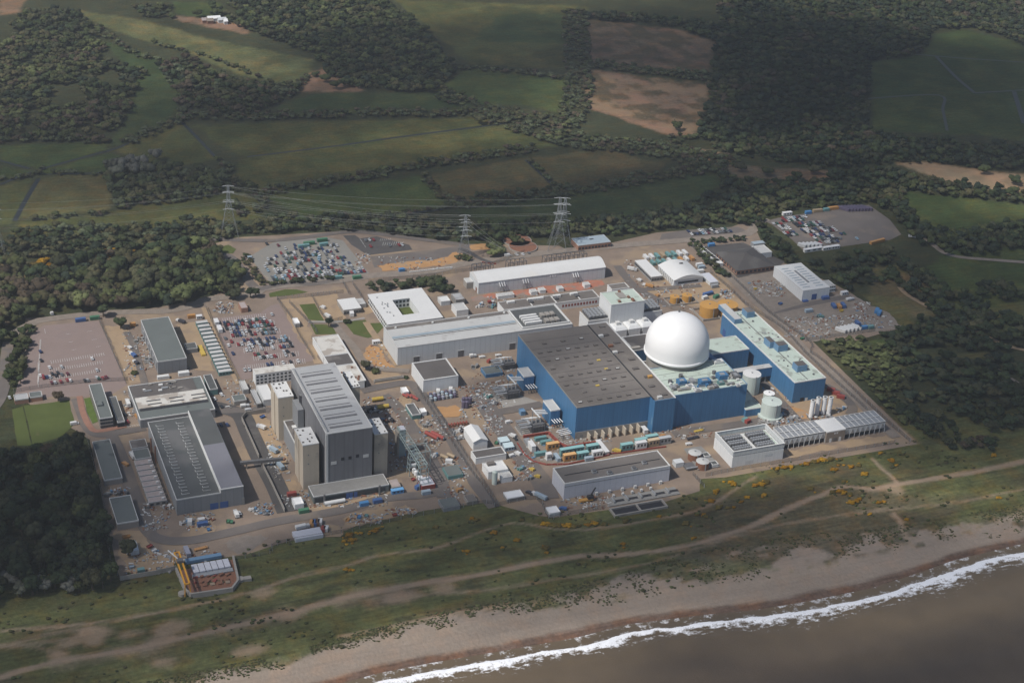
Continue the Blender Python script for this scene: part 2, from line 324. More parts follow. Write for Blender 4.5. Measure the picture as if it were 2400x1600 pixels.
for P, wd, am in ((main, 4.4, .95), (second, 2.2, .75), (third, 2.4, .5), (edge, 2.8, .75), (gp('F', 1310, 220, 1400, 310, 1480, 390), 3, .8), (gp('F', 1450, 600, 1490, 640, 1520, 720, 1580, 820), 3, .8),
                  (gp('D', 0, 1215, 300, 1185, 550, 1150, 560, 1110), 3, .5), (gp('D', 100, 1190, 450, 1110, 650, 1100), 2.5, .5), (gp('D', 0, 1215, 250, 1220, 430, 1280), 2.5, .5)):
    paint(smooth_line(P, 4), PTH, 1.8, .9, am, closed=False, width=wd)
paint(smooth_line(gp('D', 2000, 990, 1600, 1085, 1200, 1180, 700, 1270, 400, 1330), 4), PTH, 5, 5, .35, closed=False, width=11)
paint(smooth_line(gp('E', 0, 900, 300, 850, 450, 870, 200, 900), 4), PTH, 5, 5, .5, closed=False, width=10)
for t, x, y, r in (('D', 1200, 1090, 7), ('D', 640, 1130, 6), ('D', 490, 1195, 5), ('D', 1800, 850, 4), ('D', 640, 1185, 5), ('D', 1120, 1165, 5), ('D', 1660, 1260, 4), ('D', 1120, 1320, 4), ('D', 1760, 1240, 3), ('E', 420, 870, 6), ('F', 1460, 440, 3), ('E', 710, 820, 3), ('D', 900, 1140, 4), ('D', 400, 1270, 4), ('D', 2000, 1010, 5)):
    x, y = G3(t, x, y); paint([(x+r*math.cos(a)*1.6, y+r*math.sin(a)) for a in np.linspace(0, 6.28, 9)[:-1]], (.3, .22, .15), 5, 5, .8)
# bare margins round the compound
paint(pts('Y', 0, 270, 200, 450, 560, 780, 900, 1080, 1160, 1290, 1040, 1300, 700, 1000, 300, 600, 0, 350), (.26, .185, .13), 3, 2, .9)
def npts(u, v): return (u, v)
ny, nx = len(ys), len(xs)
I = (np.arange(ny-1)[:, None]*nx+np.arange(nx-1)[None, :]).ravel()
Fq = np.stack([I, I+1, I+nx+1, I+nx], 1)
gm = bpy.data.materials.new('turf and sand'); gm.use_nodes = True; nt = gm.node_tree; bs = nt.nodes['Principled BSDF']
geo = _n(nt, 'ShaderNodeNewGeometry'); pos = geo.outputs['Position']; at = _n(nt, 'ShaderNodeAttribute'); at.attribute_name = 'Col'
f1 = ramp(nt, noise(nt, pos, .35, 5), .25, .75); f2 = ramp(nt, noise(nt, pos, .035, 5), .3, .7); f3 = ramp(nt, noise(nt, pos, 1.6, 2), .3, .7)
ff = mathn(nt, 'MULTIPLY', mathn(nt, 'ADD', .72, mathn(nt, 'MULTIPLY', f1, .5)), mathn(nt, 'ADD', .82, mathn(nt, 'MULTIPLY', f2, .34)))
ff = mathn(nt, 'MULTIPLY', ff, mathn(nt, 'ADD', .88, mathn(nt, 'MULTIPLY', f3, .26)))
vm = _n(nt, 'ShaderNodeVectorMath', operation='SCALE'); _lnk(nt, at.outputs['Color'], vm.inputs[0]); _lnk(nt, ff, vm.inputs['Scale'])
stk = noise(nt, pos, 1, 3, (.045, .5, 1)); ff2 = mathn(nt, 'ADD', .80, mathn(nt, 'MULTIPLY', ramp(nt, stk, .3, .7), .4)); v2 = _n(nt, 'ShaderNodeVectorMath', operation='SCALE'); _lnk(nt, vm.outputs[0], v2.inputs[0]); _lnk(nt, ff2, v2.inputs['Scale']); vm = v2
hue = mixc(nt, ramp(nt, noise(nt, pos, .09, 4), .45, .65), vm.outputs[0], mixc(nt, 1., vm.outputs[0], (1.25, 1.02, .85), 'MULTIPLY'))
sp_ = _n(nt, 'ShaderNodeSeparateColor'); _lnk(nt, at.outputs['Color'], sp_.inputs[0]); calm = ramp(nt, sp_.outputs[0], .16, .25); hue = mixc(nt, mathn(nt, 'MULTIPLY', calm, .72), hue, at.outputs['Color']); _lnk(nt, hue, bs.inputs['Base Color']); bs.inputs['Roughness'].default_value = 1; bs.inputs['Specular IOR Level'].default_value = .05
bp = _n(nt, 'ShaderNodeBump'); bp.inputs['Distance'].default_value = .6; bp.inputs['Strength'].default_value = .8; _lnk(nt, noise(nt, pos, .5, 4), bp.inputs['Height']); _lnk(nt, bp.outputs[0], bs.inputs['Normal'])
ground = npmesh('ground', np.stack([X, Y, Z], 1), Fq, gm, colors=np.clip(C, 0, 1), smooth=True); ground['kind'] = 'structure'
# --- sea with the breaker line
sx = np.concatenate([np.linspace(-6000, -300, 20)[:-1], np.arange(-300, 750, .9), np.linspace(750, 7000, 20)])
sd = np.concatenate([np.arange(14, -34, -.45), np.linspace(-34, -150, 60)[1:], np.linspace(-150, -3000, 20)[1:]])
SX, SD = np.meshgrid(sx, sd); SX = SX.ravel(); SD = SD.ravel()
SY = np.where(SD > -160, shore(SX)+SD, shore(SX)*0+shore(np.clip(SX, -400, 900))+SD)
u = fbm(SX, SX*0, 34, 81, 5)-.5; v = fbm(SX, SX*0, 9, 91, 4)-.5
line = -3.5+5*u+2.2*v                             # where the breaker's front lip stands
wd = 10+12*(fbm(SX, SX*0+50, 40, 95, 3)-.35)
q = (line-SD)/wd                                   # 0 at the lip, 1 at the seaward edge of the foam
lace = fbm(SX, SY, 3.2, 101, 4); streaks = fbm(SX*.7, SY*2, 6, 105, 4)
foam = np.where((q > 0) & (q < 1.9), np.clip(1.15-q*.78-(np.abs(streaks-.5)*3.6*np.clip(q*1.8, .2, 1.3))+.5*(lace-.5), 0, 1), 0)
foam = np.where((q > 0) & (q < .22), np.maximum(foam, .7+.5*(lace-.4)), foam)
q2 = (line+9+4*v-SD-4*u)/7; foam = np.maximum(foam, np.where((q2 > 0) & (q2 < 1) & (SD > -2), np.clip(.42-q2*.6+(lace-.5)*2, 0, .5), 0))
foam = np.where((q <= 0) & (q > -.35), np.clip(.75+q*3+(lace-.5)*3, 0, .6)*.6, foam)
wave = .9*np.exp(-((q-.18)/.22)**2)*(.6+.8*(lace))+.25*np.exp(-((q-1.3)/.3)**2)
roll = .16*np.sin((SY+.12*SX)/4.2+3*fbm(SX, SY, 40, 111))*np.clip(-SD/25, 0, 1)
SZ = SEAZ+.05+np.clip(SD, 0, 15)*.08*(SD > 0)+wave*.8+roll
nxs = len(sx); I = (np.arange(len(sd)-1)[:, None]*nxs+np.arange(nxs-1)[None, :]).ravel()
Fs = np.stack([I, I+nxs, I+nxs+1, I+1], 1)
silt = np.clip(fbm(SX*.5, SY, 70, 121, 3)*1.5-.3+np.clip((SD+45)/60, -.5, .5), 0, 1)
wm = bpy.data.materials.new('silty sea'); wm.use_nodes = True; nt = wm.node_tree; bs = nt.nodes['Principled BSDF']
geo = _n(nt, 'ShaderNodeNewGeometry'); pos = geo.outputs['Position']
fa = _n(nt, 'ShaderNodeAttribute'); fa.attribute_name = 'foam'; sa = _n(nt, 'ShaderNodeAttribute'); sa.attribute_name = 'silt'
wc = mixc(nt, sa.outputs['Fac'], (.072, .055, .040), (.150, .112, .070)); wc = mixc(nt, ramp(nt, noise(nt, pos, .05, 5), .35, .65), wc, mixc(nt, 1., wc, (.86, .87, .9), 'MULTIPLY'))
fm = mathn(nt, 'ADD', fa.outputs['Fac'], mathn(nt, 'MULTIPLY', mathn(nt, 'SUBTRACT', noise(nt, pos, .9, 5), .5), 1.1))
fm = mathn(nt, 'POWER', ramp(nt, fm, .26, .78), 1.25)
_lnk(nt, mixc(nt, fm, wc, (.86, .87, .90)), bs.inputs['Base Color'])
_lnk(nt, mathn(nt, 'ADD', .36, mathn(nt, 'MULTIPLY', fm, .5)), bs.inputs['Roughness']); bs.inputs['Specular IOR Level'].default_value = .22
bp = _n(nt, 'ShaderNodeBump'); bp.inputs['Distance'].default_value = .22; bp.inputs['Strength'].default_value = .8; _lnk(nt, noise(nt, pos, .8, 4, (1, 2.2, 1)), bp.inputs['Height']); _lnk(nt, bp.outputs[0], bs.inputs['Normal'])
sea = npmesh('sea', np.stack([SX, SY, SZ], 1), Fs, wm, attrs={'foam': foam, 'silt': silt}, smooth=True); sea['kind'] = 'structure'
# ================================================================ paved and bare sheets inside the compound
M = lambda k: MATS[k]
mat('yard_tan', (.215, .165, .128), var=.34, sc=.07, stain=(.275, .205, .14), stain_th=.54, stain_sc=.035, fine=.25)
mat('asphalt', (.135, .118, .108), var=.22, sc=.06, stain=(.175, .145, .12), stain_th=.54, stain_sc=.04, fine=.15)
mat('asphalt_dark', (.075, .07, .068), var=.2, sc=.1, stain=(.10, .095, .09), stain_th=.56)
mat('pink_park', (.235, .180, .162), var=.14, sc=.06, stain=(.225, .175, .16), stain_th=.55)
mat('grey_park', (.215, .205, .185), var=.14, sc=.05, stain=(.29, .25, .19), stain_th=.6)
mat('sand', (.325, .235, .150), var=.2, sc=.1, stain=(.27, .20, .14), stain_th=.55, stain_sc=.08)
mat('orange_sand', (.40, .225, .10), var=.22, sc=.12, stain=(.34, .23, .14), stain_th=.56, stain_sc=.09)
mat('gravel', (.22, .185, .155), var=.3, sc=.2, fine=.25)
mat('lawn', (.085, .105, .035), var=.25, sc=.08, stain=(.14, .12, .06), stain_th=.62, stain_sc=.05, rough=1, spec=.05)
mat('bright_turf', (.09, .13, .035), var=.3, sc=.3, rough=1, spec=.05)
mat('concrete', (.29, .27, .245), var=.2, sc=.15, streak=.1, stain=(.22, .2, .18), stain_th=.6)
mat('road_white', (.7, .7, .68), var=.15, sc=.5)
mat('brick_path', (.27, .145, .105), var=.2, sc=.3)
mat('ditch_water', (.020, .024, .024), rough=.5, spec=.3)
L1, L2, L3, L4, L5 = .04, .075, .11, .145, .18
sheet('yard', pts('S', 40, 930, 60, 745, 245, 740, 490, 700, 560, 655, 485, 575, 560, 556, 800, 542, 880, 548, 1075, 572, 1120, 572, 1310, 576, 1340, 590, 1540, 545, 1715, 532, 1745, 520, 1775, 545, 1800, 600, 1960, 668, 2000, 690, 2105, 770, 2000, 800, 1900, 795, 2150, 1040, 2050, 1058, 1860, 1090, 1700, 1118, 1640, 1122, 1640, 1150, 1560, 1175, 1300, 1212, 1262, 1208, 1165, 1182, 1130, 1178, 1000, 1195, 800, 1235, 650, 1275, 575, 1300, 410, 1318, 280, 1358, 250, 1220, 210, 1030, 180, 1010), L1, M('yard_tan'))
SH = [('car_park', L2, 'pink_park', '1', (290, 1110, 400, 1030, 905, 985, 1170, 1575, 1000, 1680, 130, 1690, 165, 1560, 230, 1400)),
      ('car_park', L2, 'pink_park', '2', (-5, 965, 430, 915, 520, 850, 600, 830, 940, 1350, 350, 1450, 350, 1520, 220, 1530)),
      ('car_park', L2, 'grey_park', '2', (330, 400, 540, 270, 700, 245, 1040, 220, 1190, 250, 1440, 560, 1200, 590, 530, 655)),
      ('parking_bays', L2, 'asphalt_dark', '2', (1190, 205, 1300, 200, 1345, 230, 1500, 212, 1800, 290, 1830, 335, 1420, 385, 1270, 290)),
      ('earthworks', L2, 'asphalt', '2', (1440, 395, 2060, 330, 2352, 280, 2352, 420, 2200, 430, 1480, 500)),
      ('earthworks', L3, 'orange_sand', '2', (1500, 480, 1700, 450, 1950, 440, 2080, 420, 2230, 360, 2290, 370, 2210, 490, 1900, 500, 1560, 530)),
      ('earthworks', L3, 'orange_sand', '3', (385, 480, 680, 472, 700, 490, 560, 530, 420, 530)),
      ('car_park', L2, 'asphalt', '4', (1150, 270, 1300, 230, 1850, 150, 2100, 118, 2290, 250, 2400, 390, 2300, 440, 1510, 550, 1400, 440, 1210, 300)),
      ('car_park', L2, 'asphalt', '4', (180, 440, 200, 385, 420, 350, 900, 320, 1010, 370, 500, 420)),
      ('forecourt', L2, 'asphalt_dark', '4', (560, 500, 950, 465, 1330, 640, 1230, 720, 900, 790, 830, 720)),
      ('storage_yard', L2, 'gravel', '4', (840, 810, 1130, 740, 1240, 720, 1500, 1010, 1900, 930, 2250, 1100, 2420, 1240, 2160, 1280, 1520, 1370, 1340, 1200)),
      ('storage_yard', L3, 'asphalt', '4', (1170, 1120, 1560, 1010, 1900, 940, 1960, 970, 1500, 1060, 1200, 1130)),
      ('lawn', L2, 'lawn', '5', (215, 395, 400, 375, 630, 340, 690, 560, 560, 680, 300, 760, 260, 560)),
      ('grass_verge', L2, 'lawn', '5', (110, 430, 210, 400, 290, 760, 160, 760)),
      ('lawn', L3, 'lawn', '2', (790, 840, 930, 830, 1020, 990, 880, 980)), ('lawn', L3, 'lawn', '2', (890, 1020, 1040, 1020, 1110, 1060, 1130, 1110, 940, 1115)),
      ('lawn', L3, 'lawn', '2', (1200, 1000, 1400, 980, 1490, 1130, 1420, 1145, 1290, 1110)), ('lawn', L3, 'lawn', '2', (510, 735, 660, 700, 760, 698, 870, 725, 700, 755, 520, 770)),
      ('lawn', L3, 'lawn', '2', (1440, 1010, 1560, 1005, 1570, 1040, 1500, 1110)),
      ('grass_verge', L3, 'lawn', '2', (0, 330, 140, 290, 210, 330, 180, 370, 60, 370)),
      ('sand_patch', L2, 'sand', '2', (600, 790, 1130, 740, 1200, 980, 860, 1010, 1000, 1380, 930, 1380, 740, 1080)),
      ('sand_heap', L3, 'orange_sand', '2', (1380, 1260, 1440, 1210, 1530, 1230, 1600, 1330, 1680, 1420, 1480, 1400, 1400, 1340)),
      ('sand_patch', L2, 'sand', '2', (1350, 830, 1440, 850, 1500, 920, 1400, 930)),
      ('sand_patch', L2, 'sand', '1', (960, 1035, 1180, 1040, 1300, 1540, 1180, 1568)),
      ('sand_patch', L2, 'sand', '1', (1600, 1020, 1800, 1000, 1980, 1450, 1720, 1440)),
      ('sand_patch', L2, 'sand', '4', (100, 800, 700, 740, 1000, 1060, 800, 1100, 520, 1060, 0, 920)),
      ('sand_patch', L2, 'sand', '8', (1100, 560, 1200, 545, 1420, 780, 1720, 600, 1960, 800, 2080, 830, 1900, 870, 1560, 940, 1350, 800)),
      ('sand_patch', L2, 'sand', '8', (1320, 1200, 2270, 1050, 2350, 1110, 1900, 1170, 1380, 1260)),
      ('sand_patch', L3, 'orange_sand', '8', (1380, 800, 1540, 850, 1550, 920, 1440, 910)),
      ('sand_patch', L3, 'orange_sand', '7', (70, 400, 260, 390, 330, 440, 300, 490, 130, 510)),
      ('sand_patch', L2, 'sand', '6', (280, 480, 500, 480, 620, 760, 700, 1000, 520, 1040, 330, 700)),
      ('sand_patch', L3, 'sand', '6', (620, 1100, 760, 1080, 780, 1180, 650, 1200)), ('sand_patch', L3, 'sand', '6', (870, 1330, 1590, 1180, 1610, 1260, 1350, 1320, 900, 1380)),
      ('sand_patch', L3, 'sand', '6', (1670, 330, 1780, 290, 1900, 560, 2000, 620, 1900, 640)),
      ('sand_patch', L2, 'sand', 'D', (780, 440, 1000, 420, 1040, 560, 1180, 600, 1200, 680, 900, 720, 850, 640)),
      ('sand_patch', L3, 'sand', 'D', (1290, 310, 1480, 390, 1480, 430, 1320, 470)),
      ('gravel_oval', L2, 'gravel', 'D', (1520, 500, 1620, 470, 1800, 440, 1870, 470, 1800, 530, 1640, 580, 1560, 540)),
      ('sand_patch', L3, 'sand', 'D', (2100, 420, 2352, 380, 2352, 450, 2120, 480)), ('sand_patch', L3, 'sand', 'E', (0, 330, 450, 240, 520, 290, 400, 330, 0, 420)),
      ('turf_bed', L3, 'bright_turf', '5', (770, 330, 830, 320, 900, 540, 850, 560, 800, 450)), ('gravel_bed', L3, 'sand', '6', (1350, 40, 1700, 100, 1750, 180, 1480, 200)),
      ('yard_slab', L3, 'concrete', '7', (640, 260, 860, 300, 1060, 370, 820, 400, 700, 420)), ('yard_slab', L2, 'gravel', '7', (880, 700, 1250, 650, 1680, 720, 1690, 850, 1150, 935, 960, 880))]
for i, (nm, z, mk_, t, p) in enumerate(sorted(SH, key=lambda s: s[1])): sheet(nm, pts(t, *p), .06+.005*i, M(mk_))
RD = [('road', 8, 'asphalt', pts('1', 20, 1640, 60, 1300, 80, 1180)), ('road', 8, 'asphalt', pts('5', -60, 420, 0, 330, 40, 200, 50, 60, 70, -150)),
      ('road', 8, 'gravel', pts('1', 130, 1100, 260, 1030, 400, 980, 900, 920, 1250, 905, 1550, 895, 1800, 840, 1900, 790, 2320, 745)+pts('2', 440, 690)),
      ('road', 8, 'asphalt', pts('2', -60, 370, 60, 380, 160, 410, 240, 500, 320, 620, 400, 700)),
      ('road', 9, 'gravel', pts('2', 400, 700, 700, 660, 1150, 620, 1500, 570)+pts('3', 0, 740, 400, 650, 1100, 560, 1700, 500)+pts('4', 300, 455, 640, 425, 980, 385, 1080, 290, 1160, 245)),
      ('road', 6, 'asphalt', pts('2', 420, 700, 700, 640, 900, 650, 1150, 610)), ('road', 6, 'asphalt', pts('2', -300, 260, 0, 240, 300, 250, 560, 250, 900, 215, 1200, 175, 1420, 180, 1900, 240, 2300, 290)),
      ('road', 7, 'asphalt', pts('5', 700, 330, 745, 450, 800, 590, 900, 660, 1100, 640, 1340, 600)), ('road', 8, 'asphalt', pts('5', 1010, 640, 1130, 900, 1230, 1180, 1330, 1400, 1380, 1568)),
      ('road', 8, 'asphalt', pts('D', 860, 20, 930, 230, 1000, 400, 1100, 480, 1300, 490, 1600, 430, 1900, 360, 2352, 280)+pts('E', 300, 200, 600, 170, 700, 120)),
      ('road', 13, 'asphalt_dark', pts('6', -100, 380, 80, 420, 250, 480, 330, 640, 430, 860, 560, 1100, 680, 1370)), ('road', 7, 'asphalt', pts('6', 0, 440, 150, 440, 420, 430, 520, 440)),
      ('road', 8, 'asphalt', pts('6', 1360, 260, 1600, 210, 1800, 190, 1900, 280, 2100, 560, 2352, 1000)+pts('7', 450, 1120, 620, 1330)),
      ('road', 9, 'asphalt', pts('6', 1560, 300, 1700, 420, 1850, 640, 2000, 900, 2100, 1130, 2120, 1240)), ('road', 14, 'asphalt', pts('7', 480, 300, 600, 480, 720, 640, 830, 800, 950, 960, 1060, 1100, 1120, 1250)),
      ('road', 8, 'asphalt', pts('7', 560, 470, 800, 430, 1060, 380)), ('road', 8, 'asphalt', pts('8', 300, 1050, 600, 1000, 900, 960, 1150, 920)), ('road', 7, 'asphalt', pts('8', 1120, 560, 1300, 760, 1460, 930, 1560, 1000)),
      ('road', 8, 'gravel', pts('4', 470, 480, 660, 640, 900, 850, 1250, 1180, 1560, 1500)+pts('8', 1740, 470, 2080, 820, 2352, 1080)),
      ('road', 7, 'asphalt', pts('3', 1750, 680, 1900, 860, 2100, 980, 2352, 1100)), ('road', 6, 'asphalt', pts('4', 0, 900, 300, 880, 560, 860)), ('road', 7, 'asphalt', pts('8', 1700, 600, 1860, 700, 1950, 800, 1930, 870)),
      ('road', 6, 'gravel', pts('2', 1110, 1010, 1180, 1110, 1300, 1240, 1360, 1340, 1480, 1420, 1800, 1450)), ('road', 5, 'sand', pts('2', 1400, 1000, 1500, 1150, 1700, 1400)),
      ('track', 5, 'gravel', pts('X', 1060, 425, 1150, 450, 1300, 570, 1420, 650, 1600, 690, 1900, 715, 2300, 745)), ('track', 4, 'sand', pts('X', 930, 1000, 1010, 1080, 1200, 1190, 1500, 1340, 1700, 1450)+pts('Y', 1900, 200, 2050, 270, 2300, 330)),
      ('track', 2.5, 'gravel', pts('Y', 1880, 460, 2050, 580, 2240, 700)), ('pavement', 4, 'brick_path', pts('5', 730, 310, 760, 450, 820, 580, 900, 630, 1160, 580)), ('road', 5, 'asphalt', pts('1', 1160, 1090, 1220, 1200, 1280, 1400, 1330, 1568)),
      ('road', 5, 'sand', pts('1', 1880, 870, 2010, 1200, 2200, 1568)), ('pavement', 3, 'concrete', pts('2', 870, 1000, 1180, 995, 1390, 965)), ('road', 4, 'asphalt_dark', pts('3', 300, 520, 400, 560, 480, 610, 600, 655))]
for i, (nm, w_, mk_, P) in enumerate(RD): ribbon(nm, P, w_, (.06+.005*len(SH))+.006*i, M(mk_))
for P, w_ in ((pts('A', 0, 1270, 230, 1180, 620, 1070, 830, 1010, 1010, 910), 3), (pts('A', 0, 1105, 200, 1160), 3), (pts('A', 265, 1230, 180, 1370, 100, 1520), 4), (pts('A', 1230, 820, 1350, 940, 1500, 1100), 3), (pts('A', 1700, 1080, 2352, 1000), 2.5), (pts('B', 0, 1000, 500, 930, 1130, 850), 3), (pts('B', 1270, 1100, 1450, 1270), 3), (pts('C', 1260, 680, 1760, 655, 1790, 760, 1820, 900), 3), (pts('C', 1740, 385, 1880, 530, 2010, 640), 4), (pts('C', 2280, 630, 2349, 850), 5), (pts('C', 1600, 375, 1900, 400, 2349, 430), 3), (pts('A', 300, 1200, 700, 1190), 2), (pts('B', 360, 1480, 700, 1440), 2.5), (pts('C', 2010, 640, 2349, 620), 3)):
    ribbon('ditch', P, w_, .03, M('ditch_water'))
# ================================================================ buildings
GRID = []
mat('white_clad', (.66, .67, .67), var=.05, sc=.05, panel=3, pdark=.93, streak=.06, rough=.6)
mat('pale_clad', (.54, .56, .57), var=.06, sc=.05, panel=4, pdark=.9, streak=.08, rough=.6)
mat('lilac_clad', (.52, .53, .58), var=.05, sc=.05, panel=4, pdark=.92, streak=.06, rough=.6)
mat('white_roof', (.62, .62, .61), var=.06, sc=.08, stain=(.62, .61, .58), stain_th=.62, rough=.6)
mat('white_trim', (.60, .60, .585), var=.05)
mat('grey_trim', (.50, .50, .49), var=.08)
mat('blue_clad', (.056, .162, .310), var=.16, sc=.035, panel=3.2, pdark=.86, streak=.22, rough=.5)
mat('blue_light', (.13, .235, .36), var=.06)
mat('brown_roof', (.152, .136, .124), var=.55, sc=.022, stain=(.19, .172, .155), stain_th=.56, stain_sc=.03)  # broad blotches: roof stains plus some cloud shade put into the colour
mat('brown_roof_dark', (.105, .095, .09), var=.25, sc=.06, stain=(.17, .155, .145), stain_th=.56, stain_sc=.05)
mat('green_roof', (.44, .51, .45), var=.10, sc=.1, stain=(.30, .33, .29), stain_th=.56, stain_sc=.16)
mat('grey_roof', (.36, .365, .37), var=.1, sc=.06, stain=(.29, .29, .30), stain_th=.6)
mat('pale_grey_roof', (.45, .45, .44), var=.1, sc=.08, stain=(.36, .35, .34), stain_th=.58, stain_sc=.1)
mat('dark_roof', (.085, .09, .09), var=.25, sc=.05, stain=(.12, .12, .12), stain_th=.55, stain_sc=.04)
mat('slate_roof', (.125, .14, .135), var=.15, sc=.08, stain=(.08, .09, .09), stain_th=.62, stain_sc=.1)
mat('lead_roof', (.175, .175, .20), var=.1, sc=.05)
mat('grey_clad', (.215, .222, .232), var=.08, sc=.05, panel=5, pdark=.9, streak=.12)
mat('dark_clad', (.165, .165, .175), var=.16, sc=.06, panel=6, pdark=.88, streak=.2, stain=(.20, .2, .205), stain_th=.6, stain_sc=.05)
mat('beige_concrete', (.46, .40, .32), var=.1, sc=.08, streak=.12, stain=(.33, .29, .24), stain_th=.6)
mat('concrete_dark', (.22, .215, .205), var=.2, sc=.15, streak=.15)
mat('black', (.03, .03, .035), var=.2)
mat('glass_dark', (.04, .05, .06), var=.1, rough=.2, spec=.6)
mat('rooflight', (.30, .36, .40), var=.15, sc=.5, rough=.35)
mat('steel', (.33, .34, .35), var=.15, sc=.5, rough=.45, metal=.3)
mat('steel_dark', (.12, .12, .125), var=.2, sc=.5, rough=.5)
mat('brick', (.30, .17, .12), var=.15, sc=.4)
mat('brown_clad', (.24, .20, .165), var=.08, panel=2, pdark=.92)
mat('orange_paint', (.47, .255, .07), var=.1, sc=.3, rough=.55, stain=(.42, .26, .12), stain_th=.64, stain_sc=.2)
mat('red_paint', (.25, .06, .045), var=.15); mat('door_blue', (.05, .10, .26), var=.1); mat('yellow_paint', (.50, .36, .08), var=.1)
mat('teal_paint', (.10, .20, .20), var=.1); mat('green_paint', (.06, .24, .14), var=.1); mat('pure_white', (.78, .78, .775), var=.03, fine=.03, rough=.5)
mat('rust', (.20, .095, .06), var=.3, sc=.5); mat('tank_green', (.50, .56, .52), var=.06, streak=.1)
mat('mesh_wire', (.10, .10, .10), var=.1)
_m = MATS['mesh_wire']; _nt = _m.node_tree; _b = _nt.nodes['Principled BSDF']; _b.inputs['Alpha'].default_value = .20
mat('obj', (1, 1, 1), src='object', var=.06, sc=.4, rough=.5); mat('obj_gloss', (1, 1, 1), src='object', var=.02, rough=.25, spec=.5)
def rect(BL, FL, FR, h):
    b, f, r = g(*BL, h), g(*FL, h), g(*FR, h)
    return ((b[0]+f[0])/2, (f[1]+r[1])/2, r[0], b[1])
def shell(root, R, h, wm, rm, tm=None, z0=0, par=.6, pw=.9, roof_name='roof', tri=None):
    pw *= .62
    """walls, sunk roof deck and a parapet standing a little proud"""
    x0, y0, x1, y1 = R
    w = MB().box(x0, y0, z0, x1, y1, h-par).build('wall', wm, root)
    r = MB().box(x0+pw*.6, y0+pw*.6, h-par+.01, x1-pw*.6, y1-pw*.6, h-par+.12).build(roof_name, rm, root)
    p = None
    if tm:
        m = MB(); o = .06
        m.box(x0-o, y0-o, h-par-.3, x1+o, y0+pw, h); m.box(x0-o, y1-pw, h-par-.3, x1+o, y1+o, h)
        m.box(x0-o, y0+pw, h-par-.3, x0+pw, y1-pw, h); m.box(x1-pw, y0+pw, h-par-.3, x1+o, y1-pw, h)
        p = m.build('parapet', tm, root)
    return w, r, p
BR = {}
def bld(key, name, label, cat, BL, FL, FR, h, wm, rm, tm=None, group=None, **kw):
    if isinstance(h, tuple): h = hz(*FL, *h)
    R = rect(BL, FL, FR, h); root = thing(name, label, cat, R[0], R[1], 0, group)
    w, r, p = shell(root, R, h, M(wm), M(rm), M(tm) if tm else None, **kw)
    BR[key] = (root, R, h, w, r); return root, R, h, w, r
def roofbox(parent, name, t, x, y, w, d, hh, z, m, z0=None):
    p = g(t, x, y, z); return MB().cbox(p[0], p[1], z if z0 is None else z0, w, d, hh).build(name, M(m), parent)
def fdoor(root, R, x, w, h, m='door_blue', z=0, name='door', dep=.12):
    MB().box(x-w/2, R[1]-dep, z+.02, x+w/2, R[1]-.004, z+h).build(name, M(m), root)
def ldoor(root, R, y, w, h, m='black', z=0, name='door'):
    MB().box(R[0]-.12, y-w/2, z+.02, R[0]-.004, y+w/2, z+h).build(name, M(m), root)
def windows(root, R, z, n, w, h, m='glass_dark', side='f', a=0., b=1.):
    L = (R[2]-R[0]) if side == 'f' else (R[3]-R[1])
    for i in range(n):
        c = a*L+(b-a)*L*(i+.5)/n
        if side == 'f': MB().box(R[0]+c-w/2, R[1]-.08, z, R[0]+c+w/2, R[1]-.004, z+h).build('window', M(m), root)
        else: MB().box(R[0]-.08, R[1]+c-w/2, z, R[0]-.004, R[1]+c+w/2, z+h).build('window', M(m), root)
def lines_on(root, R, z, xs=(), ys=(), w=.35, m='brown_roof_dark', h=.12, name='roof_seam'):
    for x in xs: MB().box(R[0]+x*(R[2]-R[0])-w/2, R[1]+1, z, R[0]+x*(R[2]-R[0])+w/2, R[3]-1, z+h).build(name, M(m), root)
    for y in ys: MB().box(R[0]+1, R[1]+y*(R[3]-R[1])-w/2, z, R[2]-1, R[1]+y*(R[3]-R[1])+w/2, z+h+.01).build(name, M(m), root)
# ---- 1 turbine hall of the blue station
TH = hz('7', 1375, 405, '7', 1360, 700)
root, R, h, w, r = bld('turb', 'turbine_hall', 'long blue turbine hall with the vast flat brown roof left of the dome', 'building', ('S', 1214.3, 784), ('S', 1350.8, 953.3), ('S', 1525.5, 929.6), TH, 'blue_clad', 'brown_roof', 'concrete_dark', par=.4, pw=.6)
x0, y0, x1, y1 = R
MB().box(x0+.4, y0-.25, 0, x1, y0-.01, 5.6).build('base_wall', M('concrete'), root)
for i in range(8): MB().prism([(x0+9+i*5.2, y0-.26), (x0+9+i*5.2, y0-5), (x0+9.8+i*5.2, y0-5), (x0+9.8+i*5.2, y0-.26)], 0, 4.6 if i < 3 else 5.2).build('buttress', M('beige_concrete'), root)
for i in range(9): MB().box(x0+4+i*(x1-x0-8)/9, y0-.3, .02, x0+6.2+i*(x1-x0-8)/9, y0-.26, 3.2).build('louvre', M('concrete_dark'), root)
for i in range(1, 9): MB().box(x0+1, y0+i*(y1-y0)/9-.25, h-.26, x1-1, y0+i*(y1-y0)/9+.25, h-.18).build('roof_seam', M('brown_roof_dark'), root)
for i in range(8):
    for j in range(7):
        if (i*5+j*3) % 6 == 5: continue
        cx = x0+(j+.7+.15*(i % 2))*(x1-x0)/7.6; cy = y0+(i+.5)*(y1-y0)/9
        m = MB(); m.box(cx-1.6, cy-.9, h-.27, cx+1.6, cy+.9, h+.35); u = m.build('roof_vent', M('brown_roof_dark'), root)
        MB().box(cx-1.2, cy-.55, h+.36, cx+1.2, cy+.55, h+.45).build('vent_cap', M('brown_roof' if (i*7+j) % 9 else 'grey_trim'), u)
